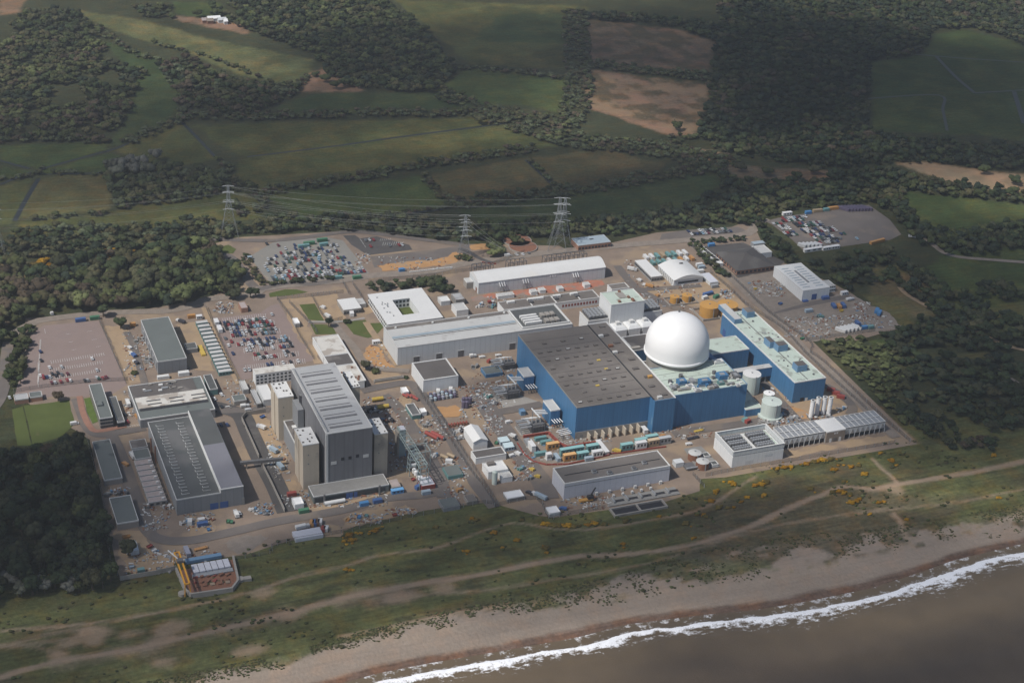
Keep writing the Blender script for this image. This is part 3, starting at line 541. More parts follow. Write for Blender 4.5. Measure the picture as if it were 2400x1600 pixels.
for t, x, y in (('7', 1570, 210), ('7', 1650, 57), ('3', 1580, 1545)): roofbox(root, 'roof_hatch', t, x, y, 2.6, 1.6, .5, h-.2, 'yellow_paint')
MB().box(x0-.1, y0+34, 3, x0-.01, y0+42, 9).build('louvre', M('door_blue'), root)
# side strip
h2 = h+.6; Rs = rect(('3', 1470, 1215), ('7', 2095, 350), ('7', 2290, 318), h2); Rs = (x1+.02, Rs[1], Rs[2], max(Rs[3], y1))
w2 = MB().box(*Rs[:2], 0, *Rs[2:], h2-.5).build('side_wall', M('blue_clad'), root); MB().box(Rs[0]+.3, Rs[1]+.3, h2-.49, Rs[2]-.6, Rs[3]-.3, h2-.35).build('side_roof', M('brown_roof'), root)
MB().box(Rs[2]-.9, Rs[1]-.05, h2-.55, Rs[2]+.05, Rs[3]+.05, h2+.15).box(Rs[0]+.01, Rs[3]-.8, h2-.55, Rs[2]-.95, Rs[3]+.05, h2+.1).build('parapet', M('white_trim'), root)
MB().box(Rs[0]-.35, Rs[1]+2, h2-.34, Rs[0]+.35, Rs[3]-1, h2+.25).build('roof_gutter', M('black'), root)
MB().box(Rs[0]+.5, Rs[1]-.05, h2-.55, Rs[2]-1, Rs[1]+.5, h2-.1).build('eaves', M('blue_light'), root)
for i in range(9):
    cy = Rs[1]+6+i*(Rs[3]-Rs[1]-12)/8; MB().cbox((Rs[0]+Rs[2])/2+(-1)**i*1.5, cy, h2-.36, 4.5, 2.4, .8).build('roof_vent', M('brown_roof_dark'), root)
for t, x, y, c in (('3', 1690, 1420, 'rust'), ('3', 1730, 1480, 'grey_trim'), ('7', 2140, 325, 'grey_trim'), ('7', 2050, 135, 'orange_paint'), ('3', 1600, 1330, 'white_trim')): roofbox(root, 'roof_unit', t, x, y, 3.2, 2.2, 1.6, h2-.35, c)
MB().box(Rs[0]-.1, Rs[1]+1, h2-14, Rs[0]-.01, Rs[1]+2.6, 6).build('downpipe', M('blue_light'), root)
# ---- 2 auxiliary block
hA = hz('8', 330, 690, '8', 320, 985)
RA = rect(('8', 90, 400), ('8', 330, 690), ('8', 988, 585), hA); RA = (Rs[2]+.05, RA[1], RA[2], g('8', 760, 345, hA)[1])
root = thing('auxiliary_block', 'blue block with the pale green roof crowded with plant in front of the dome', 'building', RA[0], RA[1])
shell(root, RA, hA, M('blue_clad'), M('green_roof'), M('blue_light'), par=.5, pw=.5); BR['aux'] = (root, RA, hA)
x0, y0, x1, y1 = RA
rs = random.Random(3)
for i in range(5): MB().box(x0+1, y0+6+i*7.5, hA-.42, x1-1, y0+6.3+i*7.5, hA-.3).build('roof_seam', M('steel_dark'), root)
for t, x, y, w_, d_, hh, c in (('8', 380, 575, 6, 5, 3.4, 'blue_clad'), ('8', 590, 575, 8, 5, 3.6, 'blue_clad'), ('8', 750, 520, 7, 6, 3.6, 'blue_clad'), ('8', 455, 600, 5, 3, 1.6, 'white_trim'), ('8', 715, 380, 7, 4, 2, 'white_trim'), ('8', 875, 505, 5, 8, 2, 'steel_dark'), ('8', 740, 575, 4, 4, 2, 'teal_paint'),
                           ('8', 400, 630, 9, 2.5, 1.5, 'concrete'), ('8', 530, 640, 5, 3, 1.8, 'grey_trim'), ('8', 650, 620, 4, 3, 2, 'concrete'), ('8', 480, 560, 3, 6, 2.4, 'steel'), ('8', 830, 580, 6, 2, 1.5, 'concrete_dark'), ('8', 690, 600, 3, 5, 1.4, 'steel_dark'), ('8', 300, 610, 4, 4, 1.2, 'steel'), ('8', 900, 590, 3, 3, 1, 'grey_trim')):
    u = roofbox(root, 'roof_plant', t, x, y+12, w_, d_, hh, hA-.38, c)
    p = g(t, x, y+12, hA); MB().cbox(p[0], p[1], hA-.38+hh+.01, w_*.5, d_*.5, .35).build('plant_cap', M('steel'), u)
for k in range(46):
    px, py = x0+3+rs.random()*(x1-x0-6), y0+2+rs.random()*13
    MB().cbox(px, py, hA-.38, .7+rs.random()*1.6, .7+rs.random()*1.6, .6+rs.random()*1.6, a=0).build('roof_fitting', M(rs.choice(['steel', 'steel_dark', 'white_trim', 'blue_clad', 'concrete', 'grey_trim'])), root)
for t, x, y in (('8', 372, 508), ('8', 275, 560), ('8', 680, 478), ('8', 800, 485)):
    p = g(t, x, y+10, hA); MB().cyl(p[0], p[1], hA-.38, hA+1.8, 1.4, 12).build('roof_fan', M('steel_dark'), root)
for k in range(10):
    a, b = x0+4+rs.random()*(x1-x0-20), y0+3+rs.random()*14; MB().tube((a, b, hA+.4), (a+6+rs.random()*12, b, hA+.4), .25, 6).build('pipe', M('steel'), root)
# ---- 3 dome
D0 = g('8', 336, 275, 30); RD_ = 22.4
root = thing('reactor_dome', 'great white hemispherical dome rising over the blue station', 'dome', D0[0], D0[1])
MB().cyl(D0[0], D0[1], 0, 28.3, 20.4, 64).build('drum', M('concrete'), root)
def ringm(prof, n=96):
    m = MB(); k = len(prof); v = [(D0[0]+r_*math.cos(2*math.pi*i/n), D0[1]+r_*math.sin(2*math.pi*i/n), z_) for i in range(n) for r_, z_ in prof]
    return m.add(v, [((i*k+j), ((i+1) % n)*k+j, ((i+1) % n)*k+j+1, i*k+j+1) for i in range(n) for j in range(k-1)])
pf = [(RD_*math.cos(a), 35.9+RD_*.985*math.sin(a)) for a in np.linspace(0, math.pi/2, 34)]
ringm([(RD_, 30.3)]+pf).build('shell', M('pure_white'), root, smooth=True)
ringm([(20.3, 28.31), (22.7, 28.4), (23.0, 28.8), (23.0, 29.8), (22.6, 30.29), (20.3, 30.29)]).build('ring_beam', M('pure_white'), root, smooth=False)
u = MB().cyl(D0[0]+1.5, D0[1]+5, 57.0, 58.5, .7, 10).build('lightning_vent', M('steel_dark'), root)
# plinth ring roofs around dome left: brown area
root = thing('control_annexe', 'low flat roofed annexe with a white parapet squeezed between turbine hall and dome', 'building', *g('3', 1790, 1330, 12))
Rr = (Rs[2]+.1, RA[3]+.1, D0[0]+8, D0[1]+10); shell(root, Rr, 19, M('blue_clad'), M('brown_roof_dark'), M('white_trim'), par=.6)
p = g('3', 1880, 1400, 19); MB().cbox(p[0], p[1]-6, 18.6, 8, 3, 1.5).build('roof_plant', M('concrete'), root); MB().cbox(Rr[0]+5, Rr[1]+8, 18.6, 5, 4, 2).build('roof_plant', M('steel'), root)
hL = 12; p0, p1 = g('3', 1790, 1330, hL), g('3', 1975, 1308, hL); root = thing('link_block', 'dark flat roofed low block with white kerb tucked behind the dome', 'building', p0[0], p0[1])
shell(root, (p0[0], g('3', 1900, 1455, hL)[1], p1[0]+4, p0[1]), hL, M('blue_clad'), M('brown_roof_dark'), M('white_trim'), par=.6, pw=1.1)
# east plinth block under dome to the right + fuel building
hF = hz('8', 1005, 262, '8', 990, 430)
RF = (D0[0]+12, g('8', 1005, 262, hF)[1], g('8', 1005, 262, hF)[0], g('8', 875, 140, hF)[1])
root = thing('fuel_building', 'blue building with pale green roof adjoining the right flank of the dome', 'building', RF[0], RF[1])
shell(root, RF, hF, M('blue_clad'), M('green_roof'), M('white_trim'), par=.5, pw=.7)
Rg = (x1-22, RA[3]+.05, x1-.5, RF[1]-.1); MB().box(Rg[0], Rg[1], 0, Rg[2], Rg[3], hA-4).build('link_wall', M('blue_clad'), root)
for i in range(7): MB().cbox(Rg[0]+3+i*2.6, Rg[1]+2+(i % 3)*2, hA-3.98, 2, 1.8, 1+i % 3*.7).build('roof_plant', M(['steel', 'white_trim', 'blue_clad'][i % 3]), root)
# low green annexe east
hE = hz('8', 1120, 790, '8', 1120, 860); q = rect(('8', 985, 665), ('8', 965, 830), ('8', 1120, 790), hE); Ra = (x1+.1, q[1], q[2], g('8', 985, 665, hE)[1])
root = thing('lean_to', 'low blue lean-to with green roof between the plant block and the pale tanks', 'building', Ra[0], Ra[1]); shell(root, Ra, hE, M('blue_clad'), M('green_roof'), M('white_trim'), par=.4, pw=.5)
MB().cbox(Ra[0]+5, Ra[1]+14, hE-.3, 2.5, 2.5, 1.2).build('roof_plant', M('steel_dark'), root)
# ---- 4 long blue building on the right
hB = hz('8', 1432, 572, '8', 1405, 762)
root, R, h, w, r = bld('rad', 'waste_building', 'long blue building with stained pale green roof on the far right of the station', 'building', ('4', 750, 1115), ('8', 1432, 572), ('8', 1709, 525), hB, 'blue_clad', 'green_roof', 'white_trim', par=.5, pw=.9)
x0, y0, x1, y1 = R
MB().box((x0*.55+x1*.45)-.3, y0+2, h-.37, (x0*.55+x1*.45)+.3, y1-2, h-.2).build('roof_seam', M('steel_dark'), root); MB().box(x0+1, y0+(y1-y0)*.57, h-.36, x1-1, y0+(y1-y0)*.57+.6, h+.1).build('roof_kerb', M('white_trim'), root)
for k in range(28):
    rx, ry = x0+2+rs.random()*(x1-x0-4), y0+3+rs.random()*(y1-y0-6)
    MB().cbox(rx, ry, h-.37, .5+rs.random()*.9, .5+rs.random()*1.2, .5+rs.random()*.5).build('roof_fitting', M(rs.choice(['steel_dark', 'steel', 'concrete'])), root)
for t, xx, yy, ww, dd, hh in (('4', 1015, 1150, 6.5, 8, 4.2), ('4', 900, 1205, 6, 26, 3.2), ('4', 1215, 1430, 4.5, 9, 4.5), ('4', 1310, 1460, 8, 6.5, 4.5), ('8', 1487, 470, 8, 7, 4.5)):
    p = g(t, xx, yy, h); u = MB().cbox(p[0], p[1]+dd/2, h-.37, ww, dd, hh+.37).build('penthouse', M('blue_light'), root); MB().cbox(p[0], p[1]+dd/2, h+hh+.005, ww-.8, dd-.8, .25).build('penthouse_roof', M('brown_roof_dark' if xx != 900 else 'pale_grey_roof'), u)
fdoor(root, R, x0+8, 3, 3.2, 'black'); ldoor(root, R, y1-6, 4, 6, 'door_blue'); fdoor(root, R, x0+11.5, 2, 2.4, 'white_trim')
# footbridge
p0, p1 = g('8', 890, 470, 12), g('8', 1195, 425, 12)
root = thing('link_bridge', 'narrow flat topped blue link bridge running between the two blue buildings', 'bridge', p0[0], p0[1]); u = MB().box(p0[0]-4, p0[1]-2, 5.2, x0-.02, p0[1]+3, 12).build('wall', M('blue_clad'), root); MB().box(p0[0]-4, p0[1]-2.1, 12.01, x0-.02, p0[1]+3.1, 12.5).build('roof', M('pale_grey_roof'), root)
for k in (.25, .6, .85): MB().box(p0[0]+k*(x0-p0[0])-.6, p0[1]-1.5, 0, p0[0]+k*(x0-p0[0])+.6, p0[1]+2.5, 5.2).build('pier', M('concrete'), root)
# ---- tanks
def tank(lbl, name, t, x, y, r_, hgt_, m, top=None, base=None, dome_=False, group=None, cat='tank', ladder=True, zt=None):
    """x, y: centre of the tank's top in the picture"""
    cx, cy = g(t, x, y, hgt_); root = thing(name, lbl, cat, cx, cy, 0, group)
    MB().cyl(cx, cy, .05, hgt_, r_, 32).build('shell', M(m), root, smooth=False)
    MB().cyl(cx, cy, hgt_+.01, hgt_+r_*(.22 if dome_ else .08), r_+.12, 32, r2=.4).build('lid', M(top or m), root)
    if base: MB().cyl(cx, cy, 0, 1.6, r_+base, 32).build('skirt', M(m), root)
    if ladder: MB().box(cx-.3, cy-r_-.35, .1, cx+.3, cy-r_-.05, hgt_+.6).build('ladder', M('steel'), root)
    u = MB().cyl(cx, cy, hgt_+r_*.07, hgt_+r_*(.24 if dome_ else .1)+.5, .5, 10).build('vent', M('steel'), root)
    MB().tube((cx+r_+.1, cy, 1), (cx+r_+.1, cy, hgt_-.5), .15, 6).build('pipe', M('steel'), root)
    return root
tank('tall pale green tank beside the blue link bridge', 'storage_tank', '8', 1030, 490, 6.4, hz('8', 1030, 490, '8', 1028, 655), 'tank_green', top='white_roof')
tank('squat white topped tank, smallest of the pale trio', 'storage_tank', '8', 1187, 668, 3.9, 6.5, 'tank_green', top='pure_white')
tank('widest pale green tank, standing on a broad white skirt', 'storage_tank', '8', 1213, 745, 6.9, hz('8', 1213, 745, '8', 1205, 880), 'tank_green', base=1.7)
for i, (x, y, r_, hh, l) in enumerate(((640, 1035, 7.4, 8.5, 'large orange tank, left one of the big pair behind the dome'), (808, 1028, 7.9, 8.0, 'large orange tank, right one of the big pair behind the dome'), (320, 957, 3.7, 5, 'small orange tank, left one of the little pair'), (433, 944, 3.9, 5, 'small orange tank, right one of the little pair'))):
    tank(l, 'oil_tank', '4', x, y, r_, hh, 'orange_paint', group='orange tanks behind the dome')
    cx, cy = g('4', x, y, hh); b = MB(); q = r_+(2.2 if i < 2 else 3)
    for a in ((-q, -q, q, -q+.4), (-q, q-.4, q, q), (-q, -q+.4, -q+.4, q-.4), (q-.4, -q+.4, q, q-.4)): b.box(cx+a[0], cy+a[1], 0, cx+a[2], cy+a[3], 1.3 if i > 1 else 1.8)
    o = b.build('bund_wall', M('concrete')); tag(o, 'square concrete bund round the '+l.split(',')[0]+', '+('left' if i in (0, 2) else 'right')+' of its pair', 'wall', 'square bunds round the orange tanks')
for x, y, s in ((505, 1215, 'back'), (577, 1293, 'front')):
    tank('domed brown tank left of the white open topped hall, %s one' % s, 'settling_tank', '8', x, y, 4.3, 5, 'rust', top='pale_grey_roof', dome_=True, group='domed brown tanks by the white hall')
sheet('tank_bund', pts('8', 400, 1190, 560, 1165, 740, 1350, 530, 1385), .9, M('concrete_dark'))
for x, y, w_ in ((607, 1235, 'back'), (680, 1312, 'front')):
    p = g('8', x, y, 2.2); root = thing('pump_kiosk', 'small white rimmed kiosk beside the %s domed brown tank' % w_, 'kiosk', p[0], p[1]); shell(root, (p[0]-2.2, p[1]-2.2, p[0]+2.2, p[1]+2.2), 2.6, M('pale_clad'), M('dark_roof'), M('white_trim'), par=.4, pw=.5)
# ---- four white chimneys
for i, (x, y) in enumerate(((1592, 738), (1645, 712), (1703, 705), (1757, 709))):
    hh = 14; cx, cy = g('8', x, y, hh); root = thing('exhaust_stack', 'white cylindrical exhaust stack, %s of the four in the row' % ['leftmost', 'second from left', 'third from left', 'rightmost'][i], 'chimney', cx, cy, 0, 'four white exhaust stacks')
    MB().cyl(cx, cy, .8, hh, 1.6, 20).build('flue', M('pure_white'), root); MB().cyl(cx, cy, hh-.6, hh+.15, 1.75, 20).build('rim', M('white_trim'), root); MB().cyl(cx, cy, hh+.16, hh+.2, 1.0, 16).build('opening', M('black'), root)
    MB().cbox(cx, cy, .05, 3.6, 3.6, .75).build('plinth', M('steel_dark'), root); MB().tube((cx-1.2, cy+.5, 1.4), (cx-1.2, cy+4, 1.4), .5, 8).build('duct', M('steel'), root)
# ---- 5 white open topped transformer house with cooler banks
hC = hz('8', 865, 1215, '8', 850, 1362)
RCc = rect(('8', 690, 1030), ('8', 865, 1215), ('8', 1325, 1125), hC); x0, y0, x1, y1 = RCc
root = thing('cooler_house', 'white windowless hall whose open top shows grey cooler banks', 'building', x0, y0)
MB().box(x0, y0, 0, x1, y1, hC-4.2).build('wall', M('white_clad'), root)
MB().box(x0+1, y0+1, hC-4.19, x1-1, y1-1, hC-4.05).build('roof', M('green_roof'), root)
m = MB(); t_ = .45
for a in ((x0, y0, x1, y0+t_), (x0, y1-t_, x1, y1), (x0, y0+t_, x0+t_, y1-t_), (x1-t_, y0+t_, x1, y1-t_)): m.box(a[0]-.05, a[1]-.05, hC-3.4, a[2]+.05, a[3]+.05, hC)
m.build('parapet', M('pale_clad'), root)
m = MB(); m.box(x0-.25, y0-.25, hC-.05, x1+.25, y0+.65, hC+.2); m.box(x0-.25, y1-.65, hC-.05, x1+.25, y1+.25, hC+.2); m.box(x0-.25, y0+.65, hC-.05, x0+.65, y1-.65, hC+.2); m.box(x1-.65, y0+.65, hC-.05, x1+.25, y1-.65, hC+.2); m.build('coping', M('white_trim'), root)
m = MB()
for k in range(24): m.box(x0+1+k*(x1-x0-2)/24, y0+.1, hC-4.18, x0+1.8+k*(x1-x0-2)/24, y0+.5, hC-3.42)
m.build('slot_posts', M('white_trim'), root)
for bx in (0, 1):
    for by in range(3):

        cx0 = x0+3+bx*(x1-x0-4)/2; cy0 = y0+3.5+by*(y1-y0-6)/3; ww = (x1-x0)/2-6; dd = (y1-y0)/3-3.6
        c = MB(); c.box(cx0, cy0, hC-3.2, cx0+ww, cy0+dd, hC-1.4).build('cooler_bank', M('steel_dark'), root); ob = list(COL.objects)[-1]
        for i in range(7):
            for j in range(2): MB().cyl(cx0+ww*(i+.5)/7, cy0+dd*(j+.5)/2, hC-1.39, hC-.85, min(ww/15, dd/4.6), 10).build('fan', M('steel'), ob)
MB().box((x0+x1)/2-.8, y0+2, hC-4.04, (x0+x1)/2+.8, y1-2, hC-3).build('walkway', M('white_trim'), root)
MB().box(x0+10, y0-.05, 1, x0+16, y0-.004, 3.5).build('louvre', M('pale_clad'), root); MB().box(x1-14, y0-.05, 4, x1-8, y0-.004, 6).build('louvre', M('pale_clad'), root)
# ---- 6 ribbed air-cooler halls and brown block between
def fins(key, lbl, BL, FL, FR, hh):
    R = rect(BL, FL, FR, hh); x0, y0, x1, y1 = R
    root = thing('dry_cooler_hall', lbl, 'building', x0, y0, 0, 'ribbed dry cooler halls')
    MB().box(x0+.5, y0+1.5, 0, x1-.5, y1-.5, hh*.42).build('undercroft', M('glass_dark'), root)
    MB().box(x0, y0, hh*.42+.01, x1, y1, hh-.3).build('wall', M('pale_clad'), root)
    MB().box(x0-.1, y0-.1, hh-.29, x1+.1, y1+.1, hh).build('roof', M('steel_dark'), root)
    n = 8
    for i in range(n+1):
        xx = x0+i*(x1-x0)/n; MB().box(xx-.25, y0-.15, hh+.005, xx+.25, y1+.15, hh+.3).build('roof_rib', M('white_trim'), root); MB().tube((xx, y0-.3, 0), (xx, y0-.3, hh*.42), .2, 6).build('column', M('pale_clad'), root)
    for yy in (y0, (y0+y1)/2, y1): MB().box(x0, yy-.2, hh+.305, x1, yy+.2, hh+.5).build('roof_beam', M('white_trim'), root)
    for i in range(n):
        for j in range(2):
            a = x0+(i+.07)*(x1-x0)/n; b = x0+(i+.93)*(x1-x0)/n; c = y0+.6 if j == 0 else (y0+y1)/2+.5; d = (y0+y1)/2-.5 if j == 0 else y1-.6
            MB().box(a, c, hh+.003, b, d, hh+.16).build('grille', M('steel'), root)
    for i in range(n):
        a = x0+(i+.15)*(x1-x0)/n; b = x0+(i+.85)*(x1-x0)/n; mm = (a+b)/2; z0, z1 = hh*.45, hh-.6
        MB().add([(a, y0-.02, z0), (b, y0-.02, z0), (mm, y0-.02, z1), (a, y0-.3, z0), (b, y0-.3, z0), (mm, y0-.3, z1)], [(0, 2, 1), (3, 4, 5), (0, 1, 4, 3), (1, 2, 5, 4), (2, 0, 3, 5)]).build('fin', M('steel'), root)
    return R
Rf1 = fins('f1', 'ribbed grey dry cooler hall between the white hall and the brown block', ('8', 1215, 990), ('8', 1335, 1090), ('8', 1705, 1025), hz('8', 1335, 1090, '8', 1335, 1190))
Rf2 = fins('f2', 'ribbed grey dry cooler hall at the right end past the brown block', ('8', 1780, 895), ('8', 1890, 995), ('8', 2255, 930), hz('8', 1335, 1090, '8', 1335, 1190))
hq = hz('8', 1335, 1090, '8', 1335, 1190)
root = thing('control_block', 'brown walled block with white roof between the two ribbed halls', 'building', Rf1[2], Rf1[1]-1)
Rq = (Rf1[2]+.3, Rf1[1]-1.2, Rf2[0]-.3, Rf1[3]); shell(root, Rq, hq+.5, M('brown_clad'), M('white_roof'), M('white_trim'), par=.5, pw=.5)
for a in (.25, .5, .75): fdoor(root, Rq, Rq[0]+a*(Rq[2]-Rq[0]), 1.8 if a != .5 else 3, 3.2, 'white_trim' if a != .5 else 'brown_roof')
for a in (.4, .52): MB().box(Rq[0]+a*(Rq[2]-Rq[0]), Rq[1]-.08, 6.2, Rq[0]+a*(Rq[2]-Rq[0])+1.2, Rq[1]-.004, 7.4).build('window', M('white_trim'), root)
# ---- 7 white long hall near the shore
root, R, h, w, r = bld('wl', 'pump_house', 'long pale lilac hall with dark flat roof nearest the shore', 'building', ('7', 1155, 965), ('7', 1275, 1110), ('7', 2238, 940), ('7', 1265, 1255), 'lilac_clad', 'brown_roof', 'white_trim', par=.6, pw=.9)
x0, y0, x1, y1 = R
MB().box(x0+4, (y0+y1)/2-.3, h-.47, x1-3, (y0+y1)/2+.3, h-.2).build('roof_gutter', M('black'), root)
MB().box(x0+.1, y0-.1, h-2.6, x1-.1, y0-.01, h-2.2).build('wall_seam', M('grey_clad'), root)
for t, xx, yy in (('7', 1538, 1000), ('7', 1680, 1012), ('7', 1903, 972), ('7', 1998, 918)):
    p = g(t, xx, yy, h); u = MB().cbox(p[0], p[1], h-.47, 3, 3, 1.2).build('roof_vent', M('steel'), root); MB().cyl(p[0], p[1], h+.74, h+1.6, 1.2, 12).build('vent_cowl', M('steel_dark'), u)
for k in range(6): MB().cbox(x0+22+k*9, y0-1.6, 0, 1.8, 1.4, 2.2).build('switch_cabinet', M('grey_trim'), root)
def simple(key, name, lbl, cat, *a, **k): return bld(key, name, lbl, cat, *a, **k)
simple('s1', 'garage', 'small white flat roofed garage between the gabled white store and the silo building', 'building', ('7', 405, 810), ('7', 450, 872), ('7', 735, 835), ('7', 460, 930), 'white_clad', 'brown_roof_dark', 'white_trim')
rt, R, h, w, r = simple('s2', 'process_building', 'stepped white building with a grey silo on its front', 'building', ('7', 505, 920), ('7', 572, 1000), ('7', 752, 975), ('7', 580, 1070), 'white_clad', 'white_roof', 'white_trim', pw=.5)
p = g('7', 628, 1000, 9); MB().cyl(p[0], p[1], 0, 9, 1.7, 20).cyl(p[0], p[1], 9, 10, 1.7, 20, r2=.3).build('silo', M('tank_green'), rt)
roofbox(rt, 'roof_plant', '7', 590, 935, 5, 3, 1.6, h-.5, 'brown_roof')
simple('s3', 'annexe', 'white box annexe standing in front of the silo building', 'building', ('7', 655, 1005), ('7', 690, 1055), ('7', 790, 1040), ('7', 690, 1105), 'white_clad', 'pale_grey_roof', 'white_trim', pw=.4)
simple('s4', 'store', 'white topped grey walled box store near the shore fence', 'building', ('7', 705, 1187), ('7', 745, 1247), ('7', 895, 1215), ('7', 745, 1285), 'steel', 'pure_white', 'pure_white', pw=.4)
simple('s5', 'store', 'small white cube store at the corner of the shore fence', 'building', ('7', 1100, 1325), ('7', 1130, 1385), ('7', 1225, 1360), ('7', 1132, 1425), 'pale_clad', 'pure_white', 'pure_white', pw=.4)
simple('s6', 'workshop', 'white walled square building with dark roof left of the transformers', 'building', ('2', 1825, 1372), ('6', 1930, 165), ('6', 2250, 112), ('6', 1935, 280), 'white_clad', 'brown_roof_dark', 'white_trim', pw=1.3)
simple('s7', 'switch_room', 'low blue walled square building with grey roof by the transformers', 'building', ('7', 500, 42), ('7', 540, 107), ('7', 700, 85), ('7', 545, 142), 'blue_clad', 'slate_roof', 'blue_light', pw=.5)
simple('s8', 'cable_tower', 'blue tower with open white topped roof, upper one against the turbine hall', 'tower', ('7', 835, 50), ('7', 895, 130), ('7', 990, 112), ('7', 892, 262), 'blue_clad', 'pale_grey_roof', 'white_trim', pw=.5, group='blue towers by the turbine hall')
simple('s9', 'cable_tower', 'blue tower with open white topped roof, lower one nearer the shore', 'tower', ('7', 1070, 345), ('7', 1142, 440), ('7', 1228, 425), ('7', 1140, 582), 'blue_clad', 'pale_grey_roof', 'white_trim', pw=.5, group='blue towers by the turbine hall')
rt, R, h, w, r = simple('s10', 'container_store', 'blue box shed on the roadside near the upper transformers', 'shed', ('7', 735, 108), ('7', 755, 130), ('7', 800, 122), 3, 'blue_light', 'blue_clad', 'blue_light', pw=.3)
simple('s11', 'container_store', 'bright blue cube store beside the lower transformer group', 'shed', ('7', 848, 420), ('7', 868, 450), ('7', 908, 440), 3.5, 'blue_light', 'blue_light', 'blue_light', pw=.3)
simple('s12', 'workshop', 'dark teal roofed shed standing just inside the patrol road', 'shed', ('7', 145, 950), ('7', 200, 1040), ('7', 335, 1010), ('7', 200, 1080), 'teal_paint', 'slate_roof', None)
# gabled white store
def gabled(name, lbl, BL, FL, FR, he, hr, wm, rm, ax='y', cat='building', group=None, doors=0):
    R = rect(BL, FL, FR, he); x0, y0, x1, y1 = R; root = thing(name, lbl, cat, x0, y0, 0, group)
    m = MB().box(x0, y0, 0, x1, y1, he)
    if ax == 'y':
        for yy in (y0, y1-.3): m.add([(x0, yy, he), (x1, yy, he), ((x0+x1)/2, yy, hr), (x0, yy+.3, he), (x1, yy+.3, he), ((x0+x1)/2, yy+.3, hr)], [(0, 1, 2), (3, 5, 4), (0, 2, 5, 3), (1, 4, 5, 2)])
    else:
        for xx in (x0, x1-.3): m.add([(xx, y0, he), (xx, y1, he), (xx, (y0+y1)/2, hr), (xx+.3, y0, he), (xx+.3, y1, he), (xx+.3, (y0+y1)/2, hr)], [(0, 2, 1), (3, 4, 5), (0, 3, 5, 2), (1, 2, 5, 4)])
    m.build('wall', M(wm), root); MB().gable(x0, y0, x1, y1, he+.03, hr+.03, ax).build('roof', M(rm), root)
    for i in range(doors): fdoor(root, R, x0+(i+.5)*(x1-x0)/doors, 3, 3.4, 'door_blue')
    BR[lbl] = (root, R, he); return root, R
gabled('store', 'tall gabled white store beside the patrol road near the pipe racks', ('7', 345, 600), ('7', 435, 742), ('7', 552, 700), 6.5, 8.6, 'white_clad', 'white_roof')
# ---- 8 switchgear hall: long white, barrel roof
hS = hz('3', 475, 838, '3', 463, 945); R = rect(('3', 440, 778), ('3', 475, 838), ('3', 1640, 683), hS); x0, y0, x1, y1 = R; y1 = max(y1, y0+20)
root = thing('switchgear_hall', 'very long white hall with shallow curved roof in front of the pylons', 'building', x0, y0)
sec = [(y0+(y1-y0)*k/10, hS+3.6*math.sin(math.pi*k/10)) for k in range(11)]
MB().box(x0, y0, 0, x1, y1, hS-.02).build('wall', M('pale_clad'), root)
m = MB(); v = [(x0-.3, a, b) for a, b in sec]+[(x1+.3, a, b) for a, b in sec]+[(x0-.3, y0-.3, hS-.4), (x1+.3, y0-.3, hS-.4)]
m.add(v, [(i, 11+i, 12+i, i+1) for i in range(10)]+[tuple(range(10, -1, -1)), tuple(range(11, 22))]+[(22, 23, 11, 0)]); m.build('roof', M('white_roof'), root)
MB().box(x0-.1, y0-.1, hS-.5, x1+.1, y0-.01, hS-.1).build('gutter', M('grey_trim'), root)
for k, (t, x, y) in enumerate((('3', 700, 920), ('3', 915, 890), ('3', 1160, 850), ('3', 1375, 835))):
    p = g(t, x, y); r2 = thing('bushing_frame', 'steel bushing frame on the very long white hall, %s from the left' % ['first', 'second', 'third', 'fourth'][k], 'frame', p[0], p[1], 0, 'bushing frames along the long white hall')
    m = MB()
    for dx in (-2.5, 0, 2.5):
        for dy in (0, 2.5): m.tube((p[0]+dx, p[1]+dy, 0), (p[0]+dx, p[1]+dy, 5), .22, 4)
    m.tube((p[0]-2.5, p[1], 5), (p[0]+2.5, p[1], 5), .22).tube((p[0]-2.5, p[1]+2.5, 5), (p[0]+2.5, p[1]+2.5, 5), .22).tube((p[0]-2.5, p[1], 2.8), (p[0]+2.5, p[1], 2.8), .2); m.build('frame', M('steel'), r2)
    for dx in (-2, 0, 2): MB().tube((p[0]+dx, p[1]+.5, 5.1), (p[0]+dx-.8, y0-.02, 8.2), .42, 8).build('bushing', M('pure_white'), r2)
MB().box(x0-.08, y0+3, .02, x0-.004, y0+6, 4).build('door', M('rust'), root)
# busbar gantries behind
for k, (a, b, lab) in enumerate((((450, 765), (620, 740), 'left'), ((765, 725), (930, 705), 'middle'), ((1108, 680), (1500, 640), 'right'))):
    hh = 9.5; pa = g('3', a[0], a[1]-48 if k == 2 else a[1]-60, hh); pb = g('3', b[0], b[1]-48 if k == 2 else b[1]-60, hh); yy = y1+8
    r2 = thing('busbar_gantry', 'steel busbar gantry behind the very long white hall, %s one' % lab, 'gantry', pa[0], yy, 0, 'busbar gantries behind the long white hall'); xa, xb = pa[0], pb[0]; n = max(4, int((xb-xa)/4))
    for j in range(n+1):
        xx = xa+(xb-xa)*j/n; MB().tube((xx, yy, 0), (xx, yy, hh), .28, 4).tube((xx, yy+6, 0), (xx, yy+6, hh), .28, 4).tube((xx, yy, hh), (xx, yy+6, hh), .22, 4).build('post', M('steel_dark'), r2)
    MB().tube((xa, yy, hh), (xb, yy, hh), .3).tube((xa, yy+6, hh), (xb, yy+6, hh), .3).tube((xa, yy+3, hh-3), (xb, yy+3, hh-3), .15).build('beam', M('steel_dark'), r2)
    for j in range(n): MB().cyl(xa+(xb-xa)*(j+.5)/n, yy+3, 0, 4.5, .35, 8).build('insulator', M('concrete'), r2)
